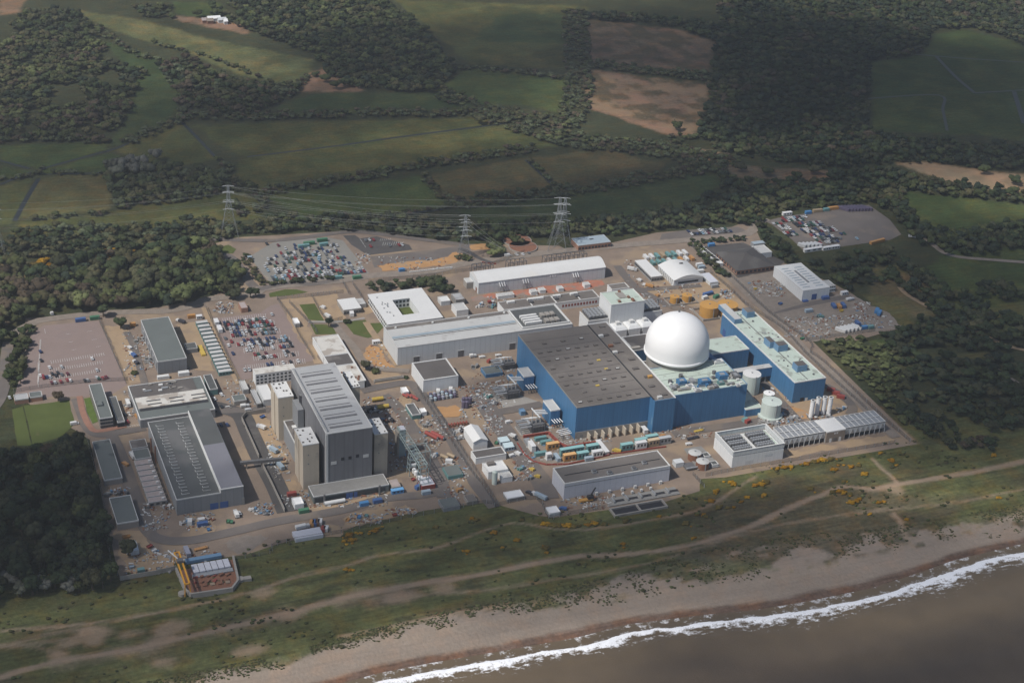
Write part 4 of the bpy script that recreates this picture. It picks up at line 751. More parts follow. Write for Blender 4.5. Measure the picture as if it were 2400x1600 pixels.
p = g('3', 385, 800, 5); simple('s13', 'annexe', 'small pale annexe on the left gable of the long white hall', 'building', ('3', 345, 790), ('3', 365, 830), ('3', 425, 820), 6, 'concrete', 'pale_grey_roof', 'white_trim', pw=.4)
# ---- 9 long low brown-roofed building
rt, R, h, w, r = simple('s14', 'workshop_range', 'long low range with brown roof and white walls in front of the long white hall', 'building', ('3', 655, 1010), ('3', 705, 1082), ('3', 1590, 965), 6.5, 'white_clad', 'brown_roof', 'white_trim', pw=.7)
x0, y0, x1, y1 = R
for k in (.3, .55, .8): MB().box(x0+(x1-x0)*k-.4, y0+1, h-.47, x0+(x1-x0)*k+.4, y1-1, h-.1).build('roof_kerb', M('white_trim'), rt)
for k in (.12, .34, .42, .6, .78): MB().cbox(x0+(x1-x0)*k, y1-3, h-.47, 6, 2.6, 1.6).build('roof_plant', M('white_trim'), rt)
for k in (.31, .57, .79): MB().cbox(x0+(x1-x0)*k, y0+7, h-.47, 3, 4, 1.8).build('roof_plant', M('steel_dark'), rt)
windows(rt, R, 2, 12, 1.4, 2, 'red_paint', a=.6, b=.98)
simple('s15', 'annexe', 'small square block with brown roof behind the green topped white cube', 'building', ('3', 1665, 850), ('3', 1700, 898), ('3', 1862, 872), 7, 'white_clad', 'brown_roof', 'white_trim', pw=.6)
for k, (x0_, y0_, x1_, y1_) in enumerate(((655, 990, 800, 965), (960, 950, 1010, 935), (1040, 935, 1090, 925), (1210, 920, 1255, 910), (1450, 885, 1500, 875))):
    a, b = g('3', x0_, y0_), g('3', x1_, y1_); rt = thing('site_cabin', 'white rimmed cabin on the red ground strip, %s from the left' % ['first', 'second', 'third', 'fourth', 'fifth'][k], 'cabin', a[0], a[1], 0, 'cabins on the red ground strip')
    shell(rt, (a[0], a[1], b[0], a[1]+5), 3, M('white_clad'), M('pale_grey_roof'), M('white_trim'), par=.3, pw=.5)
sheet('red_ground', pts('3', 420, 975, 470, 955, 1600, 800, 1640, 850, 1580, 880, 700, 975, 440, 1000), .13, mat('red_dirt', (.36, .15, .10), var=.25, sc=.2, stain=(.25, .19, .16), stain_th=.5, stain_sc=.12))
# ---- 10 white cube with green roof and cooler wings
hW = 24; rt, R, h, w, r = simple('s16', 'diesel_house', 'tall white cube with green roof flanked by banks of coolers', 'building', ('3', 1585, 925), ('3', 1705, 1035), ('3', 2005, 995), hW, 'white_clad', 'green_roof', 'white_trim', pw=.7)
x0, y0, x1, y1 = R
for t, xx, yy in (('3', 1770, 920), ('3', 1855, 970), ('3', 1890, 990), ('3', 1770, 1010), ('3', 1900, 1000)): roofbox(rt, 'roof_fitting', t, xx, yy, 1.8, 2.2, 1.2, h-.47, 'rust')
MB().cbox((x0+x1)/2, y1-8, h-.47, 6, 9, .6).build('roof_plant', M('concrete'), rt)
for side, xa, xb, ya, yb in (('left', x0-17, x0-.3, y0+2, y1-3), ('right', x1+.3, x1+17, y0+3, y1-2)):
    r2 = thing('cooler_wing', 'low white wing topped by grey fan coolers on the %s of the white cube' % side, 'building', xa, ya, 0, 'cooler wings of the white cube')
    MB().box(xa, ya, 0, xb, yb, 11).build('wall', M('white_clad'), r2); MB().box(xa+.4, ya+.4, 11.01, xb-.4, yb-.4, 11.2).build('roof', M('concrete'), r2)
    MB().box(xa-.1, ya-.1, 10.6, xb+.1, ya+.5, 12).box(xa-.1, ya+.5, 10.6, xa+.5, yb+.1, 12).build('parapet', M('white_trim'), r2)
    for j in range(5):
        cb = MB().box(xa+1.2, ya+1.5+j*(yb-ya-2)/5, 12.2, xb-1, ya+1.5+(j+.8)*(yb-ya-2)/5, 13.8).build('cooler_bank', M('steel_dark'), r2)
        for i in range(5): MB().cyl(xa+2.6+i*(xb-xa-4.4)/4.2, ya+1.5+(j+.4)*(yb-ya-2)/5, 13.81, 14.6, 1.3, 10).build('fan', M('steel'), cb)
    for j in range(4): MB().tube((xa+2+j*4.3, ya+2, 11.2), (xa+2+j*4.3, ya+2, 12.2), .25, 4).build('support', M('steel'), r2)
for k in range(3):
    a = x0-1+k*(x1-x0+6)/3; r2 = thing('transformer_bay', 'white chamfered bay at the foot of the white cube, %s from the left' % ['first', 'second', 'third'][k], 'building', a, y0-13, 0, 'chamfered white bays of the white cube')
    MB().box(a, y0-12, 0, a+(x1-x0)/3+.6, y0-.2, 8).add([(a, y0-12, 8), (a+10.4, y0-12, 8), (a+10.4, y0-.2, 8), (a, y0-.2, 8), (a+1.5, y0-10, 9.6), (a+8.9, y0-10, 9.6), (a+8.9, y0-2, 9.6), (a+1.5, y0-2, 9.6)], [(0, 1, 5, 4), (1, 2, 6, 5), (2, 3, 7, 6), (3, 0, 4, 7), (4, 5, 6, 7)]).build('wall', M('white_clad'), r2)
    MB().cbox(a+5, y0-5, 9.61, 3, 3, 2.2).build('vent', M('white_trim'), r2); MB().box(a+10.8, y0-12.05, .02, a+11.6, y0-11.9, 5).build('door', M('steel_dark'), r2)
for k, (t, x, y) in enumerate((('3', 2110, 1150), ('3', 1690, 1215))):
    p = g(t, x, y); r2 = thing('vent_stack', 'slim grey steel stack %s of the white cube' % ['to the right', 'at the left foot'][k], 'chimney', p[0], p[1]); MB().cyl(p[0], p[1], 0, 15-7*k, .7, 12).build('flue', M('steel'), r2); MB().cyl(p[0], p[1], 15-7*k, 15.6-7*k, .95, 12).build('rim', M('steel_dark'), r2)
# ---- 11 long white and grey station stores building
hT = hz('2', 1690, 1220, '2', 1690, 1385)
R = rect(('2', 1560, 1040), ('2', 1690, 1220), ('3', 1352, 1222), hT)
root = thing('stores_hall', 'long pale grey hall with blue rooflight strip running left from the turbine hall', 'building', R[0], R[1]); x0, y0, x1, y1 = R
shell(root, R, hT, M('pale_clad'), M('pale_grey_roof'), M('grey_trim'), par=.5, pw=.8)
xr = x0+(x1-x0)*.715
MB().box(x0+1, y0+(y1-y0)*.42, hT-.37, xr-1, y0+(y1-y0)*.42+2.6, hT+.1).build('rooflight', M('rooflight'), root); MB().box(x0+1, y0+(y1-y0)*.36, hT-.37, xr-1, y0+(y1-y0)*.36+.5, hT-.1).build('roof_seam', M('steel_dark'), root)
MB().box(x0+1, y1-5, hT-.37, xr-1, y1-1, hT-.2).build('roof_gutter', M('brown_roof'), root)
MB().box(xr, y0+3, hT-.37, x1-1, y1-.9, hT-.1).build('plant_deck', M('dark_roof'), root)
m = MB(); 
for a in ((xr, y0+3, x1-1, y0+3.8), (xr, y0+3.8, xr+.8, y1-1), (x1-1.8, y0+3.8, x1-1, y1-1), (xr+.8, y1-1.8, x1-1.8, y1-1)): m.box(a[0], a[1], hT-.09, a[2], a[3], hT+.7)
m.build('plant_kerb', M('white_trim'), root)
for k in range(4): MB().box(xr+4, y0+7+k*3.6, hT-.09, xr+17, y0+9.2+k*3.6, hT+1.8).build('air_handler', M('white_trim'), root)
for k in range(3):
    for j in range(2): MB().cbox(xr+21+k*4, y0+8+j*9, hT-.09, 3, 5, 2.2).build('chiller', M('concrete'), root)
for t, xx, yy in (('2', 1855, 1330), ('2', 2062, 1300), ('2', 2262, 1272), ('3', 773, 1402)):
    p = g(t, xx, yy, 2.5); fdoor(root, R, p[0], 4.4, 5.2, 'steel_dark'); MB().box(p[0]-2.7, R[1]-.2, 5.25, p[0]+2.7, R[1]-.01, 5.6).build('door_frame', M('white_trim'), root)
for t, xx, yy in (('2', 1675, 1050), ('2', 2015, 1003), ('3', 385, 1155), ('3', 712, 1110)):
    p = g(t, xx, yy, hT); MB().cyl(p[0], p[1], hT-.37, hT+.6, .8, 12).build('roof_vent', M('white_trim'), root)
# ---- 12 white courtyard office
hO = 8; b, f, fr, br = g('2', 1445, 742, hO), g('2', 1583, 1022, hO), g('2', 2110, 950, hO), g('2', 1905, 688, hO)
x0, y0, x1, y1 = (b[0]+f[0])/2, (f[1]+fr[1])/2, (fr[0]+br[0])/2, (b[1]+br[1])/2
a, c = g('2', 1645, 797, hO), g('2', 1905, 918, hO); a2, c2 = g('2', 1805, 770, hO), g('2', 1725, 935, hO)
ix0, iy0, ix1, iy1 = (a[0]+c2[0])/2, (c[1]+c2[1])/2, (a2[0]+c[0])/2, (a[1]+a2[1])/2
root = thing('courtyard_office', 'low white square office building with a grass courtyard in its middle', 'building', x0, y0)
m = MB(); rf = MB()
for q in ((x0, y0, x1, iy0), (x0, iy1, x1, y1), (x0, iy0, ix0, iy1), (ix1, iy0, x1, iy1)): m.box(q[0], q[1], 0, q[2], q[3], hO-.3)
m.build('wall', M('white_clad'), root); e = .5
for q in ((x0-e, y0-e, x1+e, iy0+e), (x0-e, iy1-e, x1+e, y1+e), (x0-e, iy0+e, ix0+e, iy1-e), (ix1-e, iy0+e, x1+e, iy1-e)): rf.box(q[0], q[1], hO-.29, q[2], q[3], hO+.05)
rf.build('roof', M('white_roof'), root)
MB().box(ix0+.05, iy0+.05, .12, ix1-.05, iy1-.05, .2).build('courtyard_lawn', M('lawn'), root)
for z_ in (1.2, 4.6):
    for i in range(5):
        w_ = (ix1-ix0)/5; MB().box(ix0+i*w_+.6, iy1-.1, z_, ix0+(i+1)*w_-.6, iy1-.004, z_+2).build('window', M('glass_dark'), root)
    for i in range(14): w_ = (y1-y0)/14; MB().box(x0-.1, y0+i*w_+.7, z_, x0-.004, y0+(i+1)*w_-.7, z_+1.9).build('window', M('glass_dark'), root)
for k in range(12): MB().cbox(x0+4+rs.random()*(ix0-x0-8), y0+4+rs.random()*(y1-y0-8), hO+.06, .9, .9, .6).build('roof_fitting', M('steel'), root)
# ---- 13 gate lodge and small ones behind
rt, R, h, w, r = simple('s17', 'security_lodge', 'white roofed security lodge left of the courtyard office', 'building', ('2', 1140, 792), ('2', 1195, 885), ('2', 1362, 868), 4.5, 'concrete', 'white_roof', 'white_trim', pw=.3, par=.2); windows(rt, R, 1, 6, 2, 1.6)
simple('s18', 'canopy', 'pale grey flat canopy joined to the white security lodge', 'canopy', ('2', 1305, 778), ('2', 1340, 832), ('2', 1405, 822), 4, 'steel', 'pale_grey_roof', None)
simple('s19', 'store', 'white box building, nearest of three beside the courtyard office', 'building', ('2', 2185, 830), ('2', 2240, 892), ('2', 2345, 880), 5.5, 'white_clad', 'pale_grey_roof', 'white_trim', pw=.6)
simple('s20', 'store', 'small white roofed shed, leftmost of three beside the courtyard office', 'building', ('2', 2060, 765), ('2', 2095, 810), ('2', 2178, 798), 4, 'pale_clad', 'white_roof', 'white_trim', pw=.3)
simple('s21', 'store', 'grey flat roofed concrete block, rearmost of three beside the courtyard office', 'building', ('2', 2185, 735), ('2', 2230, 795), ('2', 2312, 782), 5, 'concrete_dark', 'grey_roof', 'concrete', pw=.5)
simple('s22', 'kiosk', 'small white kiosk on the walkway beside the full pink car park', 'kiosk', ('2', 728, 962), ('2', 752, 1010), ('2', 795, 1002), 4, 'steel', 'pure_white', 'pure_white', pw=.3)
# ---- 14 visitor centre, sheds, warehouse (back right)
rt, R = gabled('training_centre', 'dark slate roofed brick training centre in the back right corner', ('4', 730, 548), ('4', 880, 735), ('4', 1215, 660), 4.5, 4.6, 'brick', 'black')
bpy.data.objects.remove([o for o in rt.children if o.name.startswith('roof')][0]); x0, y0, x1, y1 = R
m = MB(); e = 1.2; q = 16; v = [(x0-e, y0-e, 4.5), (x1+e, y0-e, 4.5), (x1+e, y1+e, 4.5), (x0-e, y1+e, 4.5), (x0+q, y0+q, 9.5), (x1-q, y0+q, 9.5), (x1-q, y1-q, 9.5), (x0+q, y1-q, 9.5), (x0+q+6, y0+q+6, 7.5), (x1-q-6, y0+q+6, 7.5), (x1-q-6, y1-q-6, 7.5), (x0+q+6, y1-q-6, 7.5)]
m.add(v, [(0, 1, 5, 4), (1, 2, 6, 5), (2, 3, 7, 6), (3, 0, 4, 7), (4, 5, 9, 8), (5, 6, 10, 9), (6, 7, 11, 10), (7, 4, 8, 11), (8, 9, 10, 11), (3, 2, 1, 0)]); m.build('roof', M('asphalt_dark'), rt)
windows(rt, R, 1, 9, 2.4, 1.8); windows(rt, R, 1, 8, 2.4, 1.8, side='l')
hH = 10; rt, R, h, w, r = simple('s23', 'warehouse', 'big white warehouse with ribbed roof and a blue door at the storage yard', 'building', ('4', 1222, 682), ('4', 1510, 905), ('4', 1747, 872), ('4', 1500, 1003), 'white_clad', 'white_roof', 'white_trim', pw=.4, par=.25)
x0, y0, x1, y1 = R
for i in range(9):
    for s in (.12, .6): MB().box(x0+(x1-x0)*s, y0+5+i*(y1-y0-8)/9, h-.12, x0+(x1-x0)*(s+.26), y0+5.9+i*(y1-y0-8)/9, h+.12).build('rooflight', M('rooflight'), rt)
MB().box((x0+x1)/2-1, y0+12, h-.12, (x0+x1)/2+.6, y1-12, h+.35).build('ridge_vent', M('grey_clad'), rt); fdoor(rt, R, x0+(x1-x0)*.45, 4.5, 5, 'door_blue'); MB().box(x1-7, y0-3, 0, x1-1, y0-.1, 2.4).box(x0+.5, y0-2.5, 0, x0+5, y0-.1, 1.2).build('loading_dock', M('door_blue'), rt)
rt, R, h, w, r = simple('s24', 'annexe', 'white two storey office annexe on the right flank of the ribbed warehouse', 'building', ('4', 1690, 812), ('4', 1730, 872), ('4', 1797, 858), ('4', 1740, 930), 'white_clad', 'pale_grey_roof', 'white_trim', pw=.4)
for z_ in (1.2, 4.3): windows(rt, R, z_, 3, 1.6, 1.2)
# curved roof shed
hh = hz('4', 315, 810, '4', 310, 865); R = rect(('4', 165, 672), ('4', 315, 810), ('4', 580, 775), hh); x0, y0, x1, y1 = R
root = thing('workshop', 'white workshop with shallow vaulted roof behind the container rows', 'building', x0, y0)
MB().box(x0, y0, 0, x1, y1, hh-.03).build('wall', M('white_clad'), root); sec = [(x0-.4+(x1-x0+.8)*k/12, hh+3.4*math.sin(math.pi*k/12)) for k in range(13)]
m = MB(); m.add([(a_, y0-.8, b_) for a_, b_ in sec]+[(a_, y1+.4, b_) for a_, b_ in sec], [(i, i+1, 14+i, 13+i) for i in range(12)]+[tuple(range(12, -1, -1)), tuple(range(13, 26))]+[(0, 13, 25, 12)]); m.build('roof', M('white_roof'), root)
MB().box(x0+4, y0-.1, 1.6, x1-4, y0-.01, 3.2).build('window', M('glass_dark'), root); MB().cbox((x0+x1)/2+3, (y0+y1)/2+6, hh+3.1, 3, 1, .8).build('roof_vent', M('black'), root)
for i in range(9): MB().box(x0-.9, y0+2+i*(y1-y0-4)/8, 0, x0-.05, y0+2.5+i*(y1-y0-4)/8, hh).build('buttress', M('white_trim'), root)
rt, R, h, w, r = simple('s25', 'office_block', 'long pale roofed two storey office shed left of the vaulted workshop', 'building', ('3', 1915, 628), ('4', 105, 780), ('4', 207, 766), ('4', 105, 828), 'steel', 'white_roof', 'white_trim', pw=.3, par=.2); windows(rt, R, 1.2, 4, 2, 1.4); windows(rt, R, 1.5, 12, 2.2, 1.6, side='l')
simple('s26', 'store', 'low lilac roofed store right of the vaulted workshop', 'building', ('4', 562, 742), ('4', 645, 830), ('4', 720, 812), 3.5, 'pale_clad', 'lilac_clad', None)
simple('s27', 'office', 'grey green flat roofed office with dark roof panel beside the pylons', 'building', ('3', 1330, 425), ('3', 1395, 492), ('3', 1692, 455), 5, 'brick', 'rooflight', 'grey_trim', pw=.3, par=.2)
rt, R, h, w, r = BR['s27']; MB().box(R[0]+14, (R[1]+R[3])/2+1, h-.07, R[2]-12, R[3]-5, h+.15).build('roof_panel', M('black'), rt); windows(rt, R, 1, 10, 2, 1.8)
simple('s28', 'training_wing', 'white roofed wing behind the slate roofed training centre', 'building', ('4', 1030, 495), ('4', 1110, 570), ('4', 1205, 540), 5, 'pale_clad', 'pale_grey_roof', 'white_trim', pw=.4)
simple('s29', 'training_store', 'blue grey roofed store beyond the white roofed training wing', 'building', ('4', 1020, 450), ('4', 1045, 475), ('4', 1155, 462), 4, 'steel', 'rooflight', None)
for k in range(7):
    a = g('4', 560+k*26, 500+k*21, 3); rt = thing('site_cabin', 'white roofed cabin in the line left of the training centre, %s from the back' % ['first', 'second', 'third', 'fourth', 'fifth', 'sixth', 'seventh'][k], 'cabin', a[0], a[1], 0, 'white cabins beside the training centre'); shell(rt, (a[0]-2, a[1]-6, a[0]+2, a[1]+5), 3, M('pale_clad'), M('white_roof'), M('white_trim'), par=.2, pw=.3)
# ---- 15 A-station reactor hall
hR = hz('S', 764, 1015.8, 'S', 762.8, 1147)
rt, R, h, w, r = simple('hall', 'reactor_hall', 'tall dark grey clad reactor hall with pale ribbed roof', 'building', ('6', 714, 52), ('S', 764, 1015.8), ('S', 873.7, 1000.5), hR, 'dark_clad', 'grey_roof', 'grey_trim', pw=.6, par=.3)
x0, y0, x1, y1 = R
for i in range(7):
    yy = y0+5.5+i*(y1-y0-8)/7; m = MB().box(x0+4, yy, h-.17, x1-5, yy+1.6, h+.25); o = m.build('rooflight', M('dark_clad'), rt)
    MB().box(x0+4, yy+4.4, h-.17, x1-5, yy+4.9, h+.1).build('roof_rib', M('dark_clad'), rt)
MB().box(x0+1.2, y0+2, h-.17, x0+1.6, y1-2, h+.9).build('handrail', M('steel'), rt)
MB().box(x0-.25, y0-.25, 0, x0+1.2, y0+.9, h-.7).build('corner_trim', M('grey_trim'), rt)
for k, (xx, zz, m_, ww) in enumerate(((.10, 18, 'grey_trim', 3.6), (.80, 19.5, 'grey_trim', 3.6), (.32, 20, 'black', 2), (.48, 20, 'black', 2), (.64, 20.5, 'black', 2))): MB().box(x0+(x1-x0)*xx, y0-.12, zz, x0+(x1-x0)*xx+ww, y0-.01, zz+2.2).build('louvre', M(m_), rt)
def tower(key, lbl, BL, FL, FR, h, y1=None):
    if isinstance(h, tuple): h = hz(*FL, *h)
    R = rect(BL, FL, FR, h); x0, y0, x1, y1 = R; root = thing('boiler_tower', lbl, 'tower', x0, y0, 0, 'beige boiler towers of the dark reactor hall')
    shell(root, R, h, M('beige_concrete'), M('white_roof'), M('white_roof'), par=.4, pw=.4)
    MB().box(x0-.5, (y0+y1)/2-1, 0, x0-.02, (y0+y1)/2+1, h-.8).build('pilaster', M('beige_concrete'), root)
    for i in range(3):
        for j in range(4):
            if rs.random() < .7: MB().cbox(x0+(i+.3+.6*rs.random())*(x1-x0)/3.2, y0+(j+.3+.6*rs.random())*(y1-y0)/4.2, h-.27, .6+.6*rs.random(), .6+.9*rs.random(), .5).build('roof_hatch', M('brown_roof_dark'), root)
    for z_ in (h*.55, h*.75): MB().box(x0+(x1-x0)*.3, y0-.06, z_, x0+(x1-x0)*.3+.8, y0-.004, z_+1).build('vent', M('concrete_dark'), root)
    return root, R, h
T1 = tower('t1', 'beige concrete tower with white roof at the left front corner of the dark hall', ('6', 742, 607), ('6', 826, 756), ('6', 971, 735), ('6', 830, 1165))
T2 = tower('t2', 'beige concrete tower with white roof, rearmost and farthest left of the dark hall', ('6', 521, 187), ('6', 600, 320), ('6', 738, 302), T1[2])
T3 = tower('t3', 'beige concrete tower with white roof at the right front corner of the dark hall', ('6', 1400, 520), ('6', 1480, 655), ('6', 1605, 640), T1[2])
q = g('6', 1350, 213, T1[2]); T4 = tower('t4', 'beige concrete tower mostly hidden behind the right side of the dark hall', ('6', 1200, 80), ('6', 1262, 226), ('6', 1348, 214), T1[2])
rt = thing('boiler_annexe', 'lower flat roofed block joining the two left hand beige towers', 'building', T1[1][0]+2, T1[1][3]); RX = (T1[1][0]+3, T1[1][3]+.1, x0-.3, T2[1][1]-.1)
shell(rt, RX, 15, M('grey_clad'), M('brown_roof_dark'), M('grey_trim'), par=.6); 
for k in range(10): MB().cbox(RX[0]+2+rs.random()*(RX[2]-RX[0]-4), RX[1]+2+rs.random()*(RX[3]-RX[1]-4), 14.4, 1.5+rs.random()*2, 1.5+rs.random()*2, .8+rs.random()*1.6).build('roof_plant', M(rs.choice(['steel', 'white_trim', 'concrete_dark'])), rt)
MB().box(RX[0]+6, RX[3]-14, 14.4, RX[2]-.5, RX[3], 30).build('lift_shaft', M('grey_clad'), rt)
for k, (t, x, y) in enumerate((('6', 815, 285), ('6', 877, 400))):
    p = g(t, x, y, 36-4*k); r2 = thing('gas_duct', 'black vertical duct pipe left of the dark hall, %s one' % ['rear taller', 'front shorter'][k], 'pipe', p[0], p[1], 0, 'black vertical ducts by the dark hall')
    MB().cyl(p[0], p[1], 10, 35.5-4*k, 1.9, 20).build('pipe', M('black'), r2); MB().cyl(p[0], p[1], 35.5-4*k, 36.3-4*k, 1.9, 20, r2=1.2).build('cap', M('steel_dark'), r2); MB().cyl(p[0], p[1], 0, 9.99, 2.3, 16).build('base', M('concrete_dark'), r2)
# dark recess + plinth
rp = thing('plinth_building', 'low flat roofed podium along the foot of the dark reactor hall', 'building', T1[1][0], T1[1][1]-6)
hp = 5.5; a, b = g('6', 835, 1190, hp), g('6', 1612, 1108, hp); yf = (g('6', 860, 1245, hp)[1]+b[1])/2; RP = (T1[1][0]+2, yf, b[0], min(T1[1][1], y0)-.3)
shell(rp, RP, hp, M('slate_roof'), M('concrete_dark'), M('white_trim'), par=.4, pw=.35); windows(rp, RP, 1, 16, 3, 3, a=.02, b=.95)
for k in (.38, .42, .47, .53): MB().box(RP[0]+k*(RP[2]-RP[0]), RP[1]-.2, .02, RP[0]+k*(RP[2]-RP[0])+2.2, RP[1]-.085, 4).build('door', M('door_blue' if k > .4 else 'black'), rp)
for k in (.13, .86): MB().cyl(RP[0]+k*(RP[2]-RP[0]), RP[1]-2, 0, 7, .7, 10).build('vent_pipe', M('steel_dark'), rp)
# admin range right/behind hall
rt = thing('admin_block', 'long low white block with patchy stained roofs behind the dark hall', 'building', *g('2', 910, 1140))
hZ = 6; b, br_, fr_ = g('2', 912, 1140, hZ), g('2', 1142, 1108, hZ), g('6', 1408, 160, hZ); xA, xB = b[0], (br_[0]+fr_[0])/2; yB = (b[1]+br_[1])/2; yA = fr_[1]; y_1 = g('2', 1240, 1275, hZ)[1]; y_2 = g('2', 1300, 1370, hZ)[1]
for (ya, yb, m_) in ((y_1, yB, 'stained_roof'), (y_2, y_1-.4, 'brown_roof_dark'), (yA, y_2-.4, 'stained_roof')):
    mat('stained_roof', (.55, .53, .49), var=.15, sc=.2, stain=(.36, .32, .28), stain_th=.5, stain_sc=.12)
    MB().box(xA+(.2 if m_ == 'brown_roof_dark' else 0), ya, 0, xB-.02, yb, hZ-.5).build('wall', M('white_clad'), rt); MB().box(xA+.7, ya+.5, hZ-.49, xB-1.2, yb-.5, hZ-.36).build('roof', M(m_), rt)
MB().box(xB-1.1, yA, 0, xB, yB, hZ+.1).box(xA-.1, yA, hZ-.9, xA+.6, yB, hZ+.1).box(xA+.65, yB-.6, hZ-.8, xB-1.15, yB+.02, hZ+.1).box(xA+.65, yA-.02, hZ-.8, xB-1.15, yA+.45, hZ+.1).build('parapet', M('white_trim'), rt)
for k in range(16): MB().cbox(xB-3-rs.random()*16, yA+2+rs.random()*(y_2-yA-4), hZ-.35, 1.2, 1.2, .8).build('roof_vent', M('rust'), rt)
# white ribbed link behind left
rt, R, h, w, r = simple('s30', 'canteen', 'pale two storey range with rows of windows emerging left of the dark hall', 'building', ('2', 358, 1428), ('6', 388, 100), ('6', 760, 62), 9, 'white_clad', 'stained_roof', 'white_trim', pw=.3, par=.2)
for z_ in (1.2, 3.6, 6.2): windows(rt, R, z_, 10, 1.6, 1.3)
simple('s31', 'workshop', 'small white ribbed roof shed below the windowed pale range', 'building', ('6', 395, 205), ('6', 455, 345), ('6', 560, 325), 5, 'pale_clad', 'white_roof', 'white_trim', pw=.3)
simple('s32', 'site_cabin', 'long grey cabin left of the small white ribbed shed', 'cabin', ('6', 350, 245), ('6', 395, 375), ('6', 442, 365), 4, 'steel_dark', 'grey_roof', 'grey_trim', pw=.3)
simple('s33', 'site_cabin', 'pale grey plant cabin beside the walled green roofed store', 'cabin', ('6', 235, 165), ('6', 275, 245), ('6', 325, 238), 4, 'steel', 'pale_grey_roof', 'grey_trim', pw=.3)
simple('s34', 'store', 'low walled store with green roof and red stacked goods', 'building', ('6', 165, 300), ('6', 195, 350), ('6', 305, 335), 4, 'concrete', 'slate_roof', 'grey_trim', pw=.4)
# ---- 16 A-station turbine hall
h1 = hz('5', 1625, 1255, '5', 1632, 1400)
rt, R, h, w, r = simple('gth', 'turbine_hall', 'grey clad turbine hall with dark roof and two rows of rooflights, bottom left', 'building', ('5', 1352, 545), ('5', 1625, 1255), ('5', 2030, 1190), h1, 'grey_clad', 'dark_roof', 'grey_trim', pw=.6, par=.5)
x0, y0, x1, y1 = R; n = 23
for s in (.22, .70):
    for i in range(n):
        yy = y0+4+(i+.5)*(y1-y0-8)/n; ww = 5.5
        o = MB().box(x0+(x1-x0)*s-1.5+.6*(i % 2), yy-.9, h-.37, x0+(x1-x0)*s+2.8-.4*(i % 2), yy+.9, h-.02).build('rooflight', M('dark_roof'), rt)
        MB().box(x0+(x1-x0)*s-1.5+.6*(i % 2)-.25, yy-1.15, h-.36, x0+(x1-x0)*s+2.8-.4*(i % 2)+.25, yy-.91, h+.08).box(x0+(x1-x0)*s-1.75+.6*(i % 2), yy-.9, h-.36, x0+(x1-x0)*s-1.51+.6*(i % 2), yy+.9, h+.05).build('frame', M('pale_grey_roof'), o)
hw = h1+2.2; q = g('5', 2225, 1102, hw); yb = g('5', 1920, 412, hw)[1]; ym = g('5', 2040, 730, hw)[1]
MB().box(x1+.1, y0+.02, 0, q[0], yb, hw-.3).build('side_wall', M('grey_clad'), rt); MB().box(x1+.3, y0+.3, hw-.29, q[0]-.3, ym, hw-.1).build('side_roof', M('lead_roof'), rt); MB().box(x1+.3, ym+.1, hw-.29, q[0]-.3, yb-.3, hw-.12).build('side_roof', M('dark_roof'), rt)
MB().box(x1, y0-.1, hw-.6, q[0]+.1, y0+.5, hw+.05).box(x1-.2, y0+.5, h-.3, x1+.25, yb, hw+.1).build('parapet', M('white_trim'), rt)
for t, xx in (('5', 1990), ('5', 2088)): p = g(t, xx, 1395); fdoor(rt, R, p[0], 5, 4.6, 'door_blue')
p = g('5', 2260, 1345); MB().box(q[0]-1, y0-.2, 0, q[0]+.4, y0+6, 5).build('annexe_wall', M('concrete_dark'), rt)
for k in range(2): MB().tube((x0-1.2-.8*k, y0+62+10*k, 0), (x0-1.2-.8*k, y0+62+10*k, h+1), .5, 8).build('downpipe', M('rust'), rt)
# workshops range
rt, R, h, w, r = simple('ws', 'workshop_range', 'wide flat roofed workshop range with brown and pale roof bands behind the turbine hall', 'building', ('5', 1178, 212), ('5', 1288, 530), ('5', 1972, 412), 7, 'grey_clad', 'slate_roof', 'white_trim', pw=.7)
x0, y0, x1, y1 = R; L = y1-y0
MB().box(x0+1, y0+L*.62, h-.47, x1-6, y1-1, h-.1).build('upper_roof', M('brown_roof_dark'), rt); MB().box(x0+1.5, y0+L*.30, h-.46, x1-2, y0+L*.615, h+.1).build('pale_roof', M('stained_roof'), rt); MB().box(x0+2, y0+L*.235, h-.46, x1-2, y0+L*.295, h-.3).build('roof_well', M('black'), rt)
for i in range(3):
    for j in range(2): MB().box(x0+8+i*(x1-x0)/3.3, y0+L*(.36+.1*j), h+.11, x0+8+(i+.62)*(x1-x0)/3.3, y0+L*(.37+.1*j)+.3, h+.6).build('rooflight', M('steel_dark'), rt)
for k in range(12): MB().cbox(x0+4+rs.random()*(x1-x0-14), y0+L*(.66+.3*rs.random()), h-.09, 1.5+rs.random()*3, 1+rs.random(), .8).build('roof_fitting', M(rs.choice(['white_trim', 'steel', 'concrete'])), rt)
simple('s35', 'store', 'dark roofed block at the right end of the banded workshop range', 'building', ('5', 1872, 112), ('5', 1925, 245), ('5', 2000, 232), 5, 'teal_paint', 'dark_roof', 'grey_trim', pw=.5)
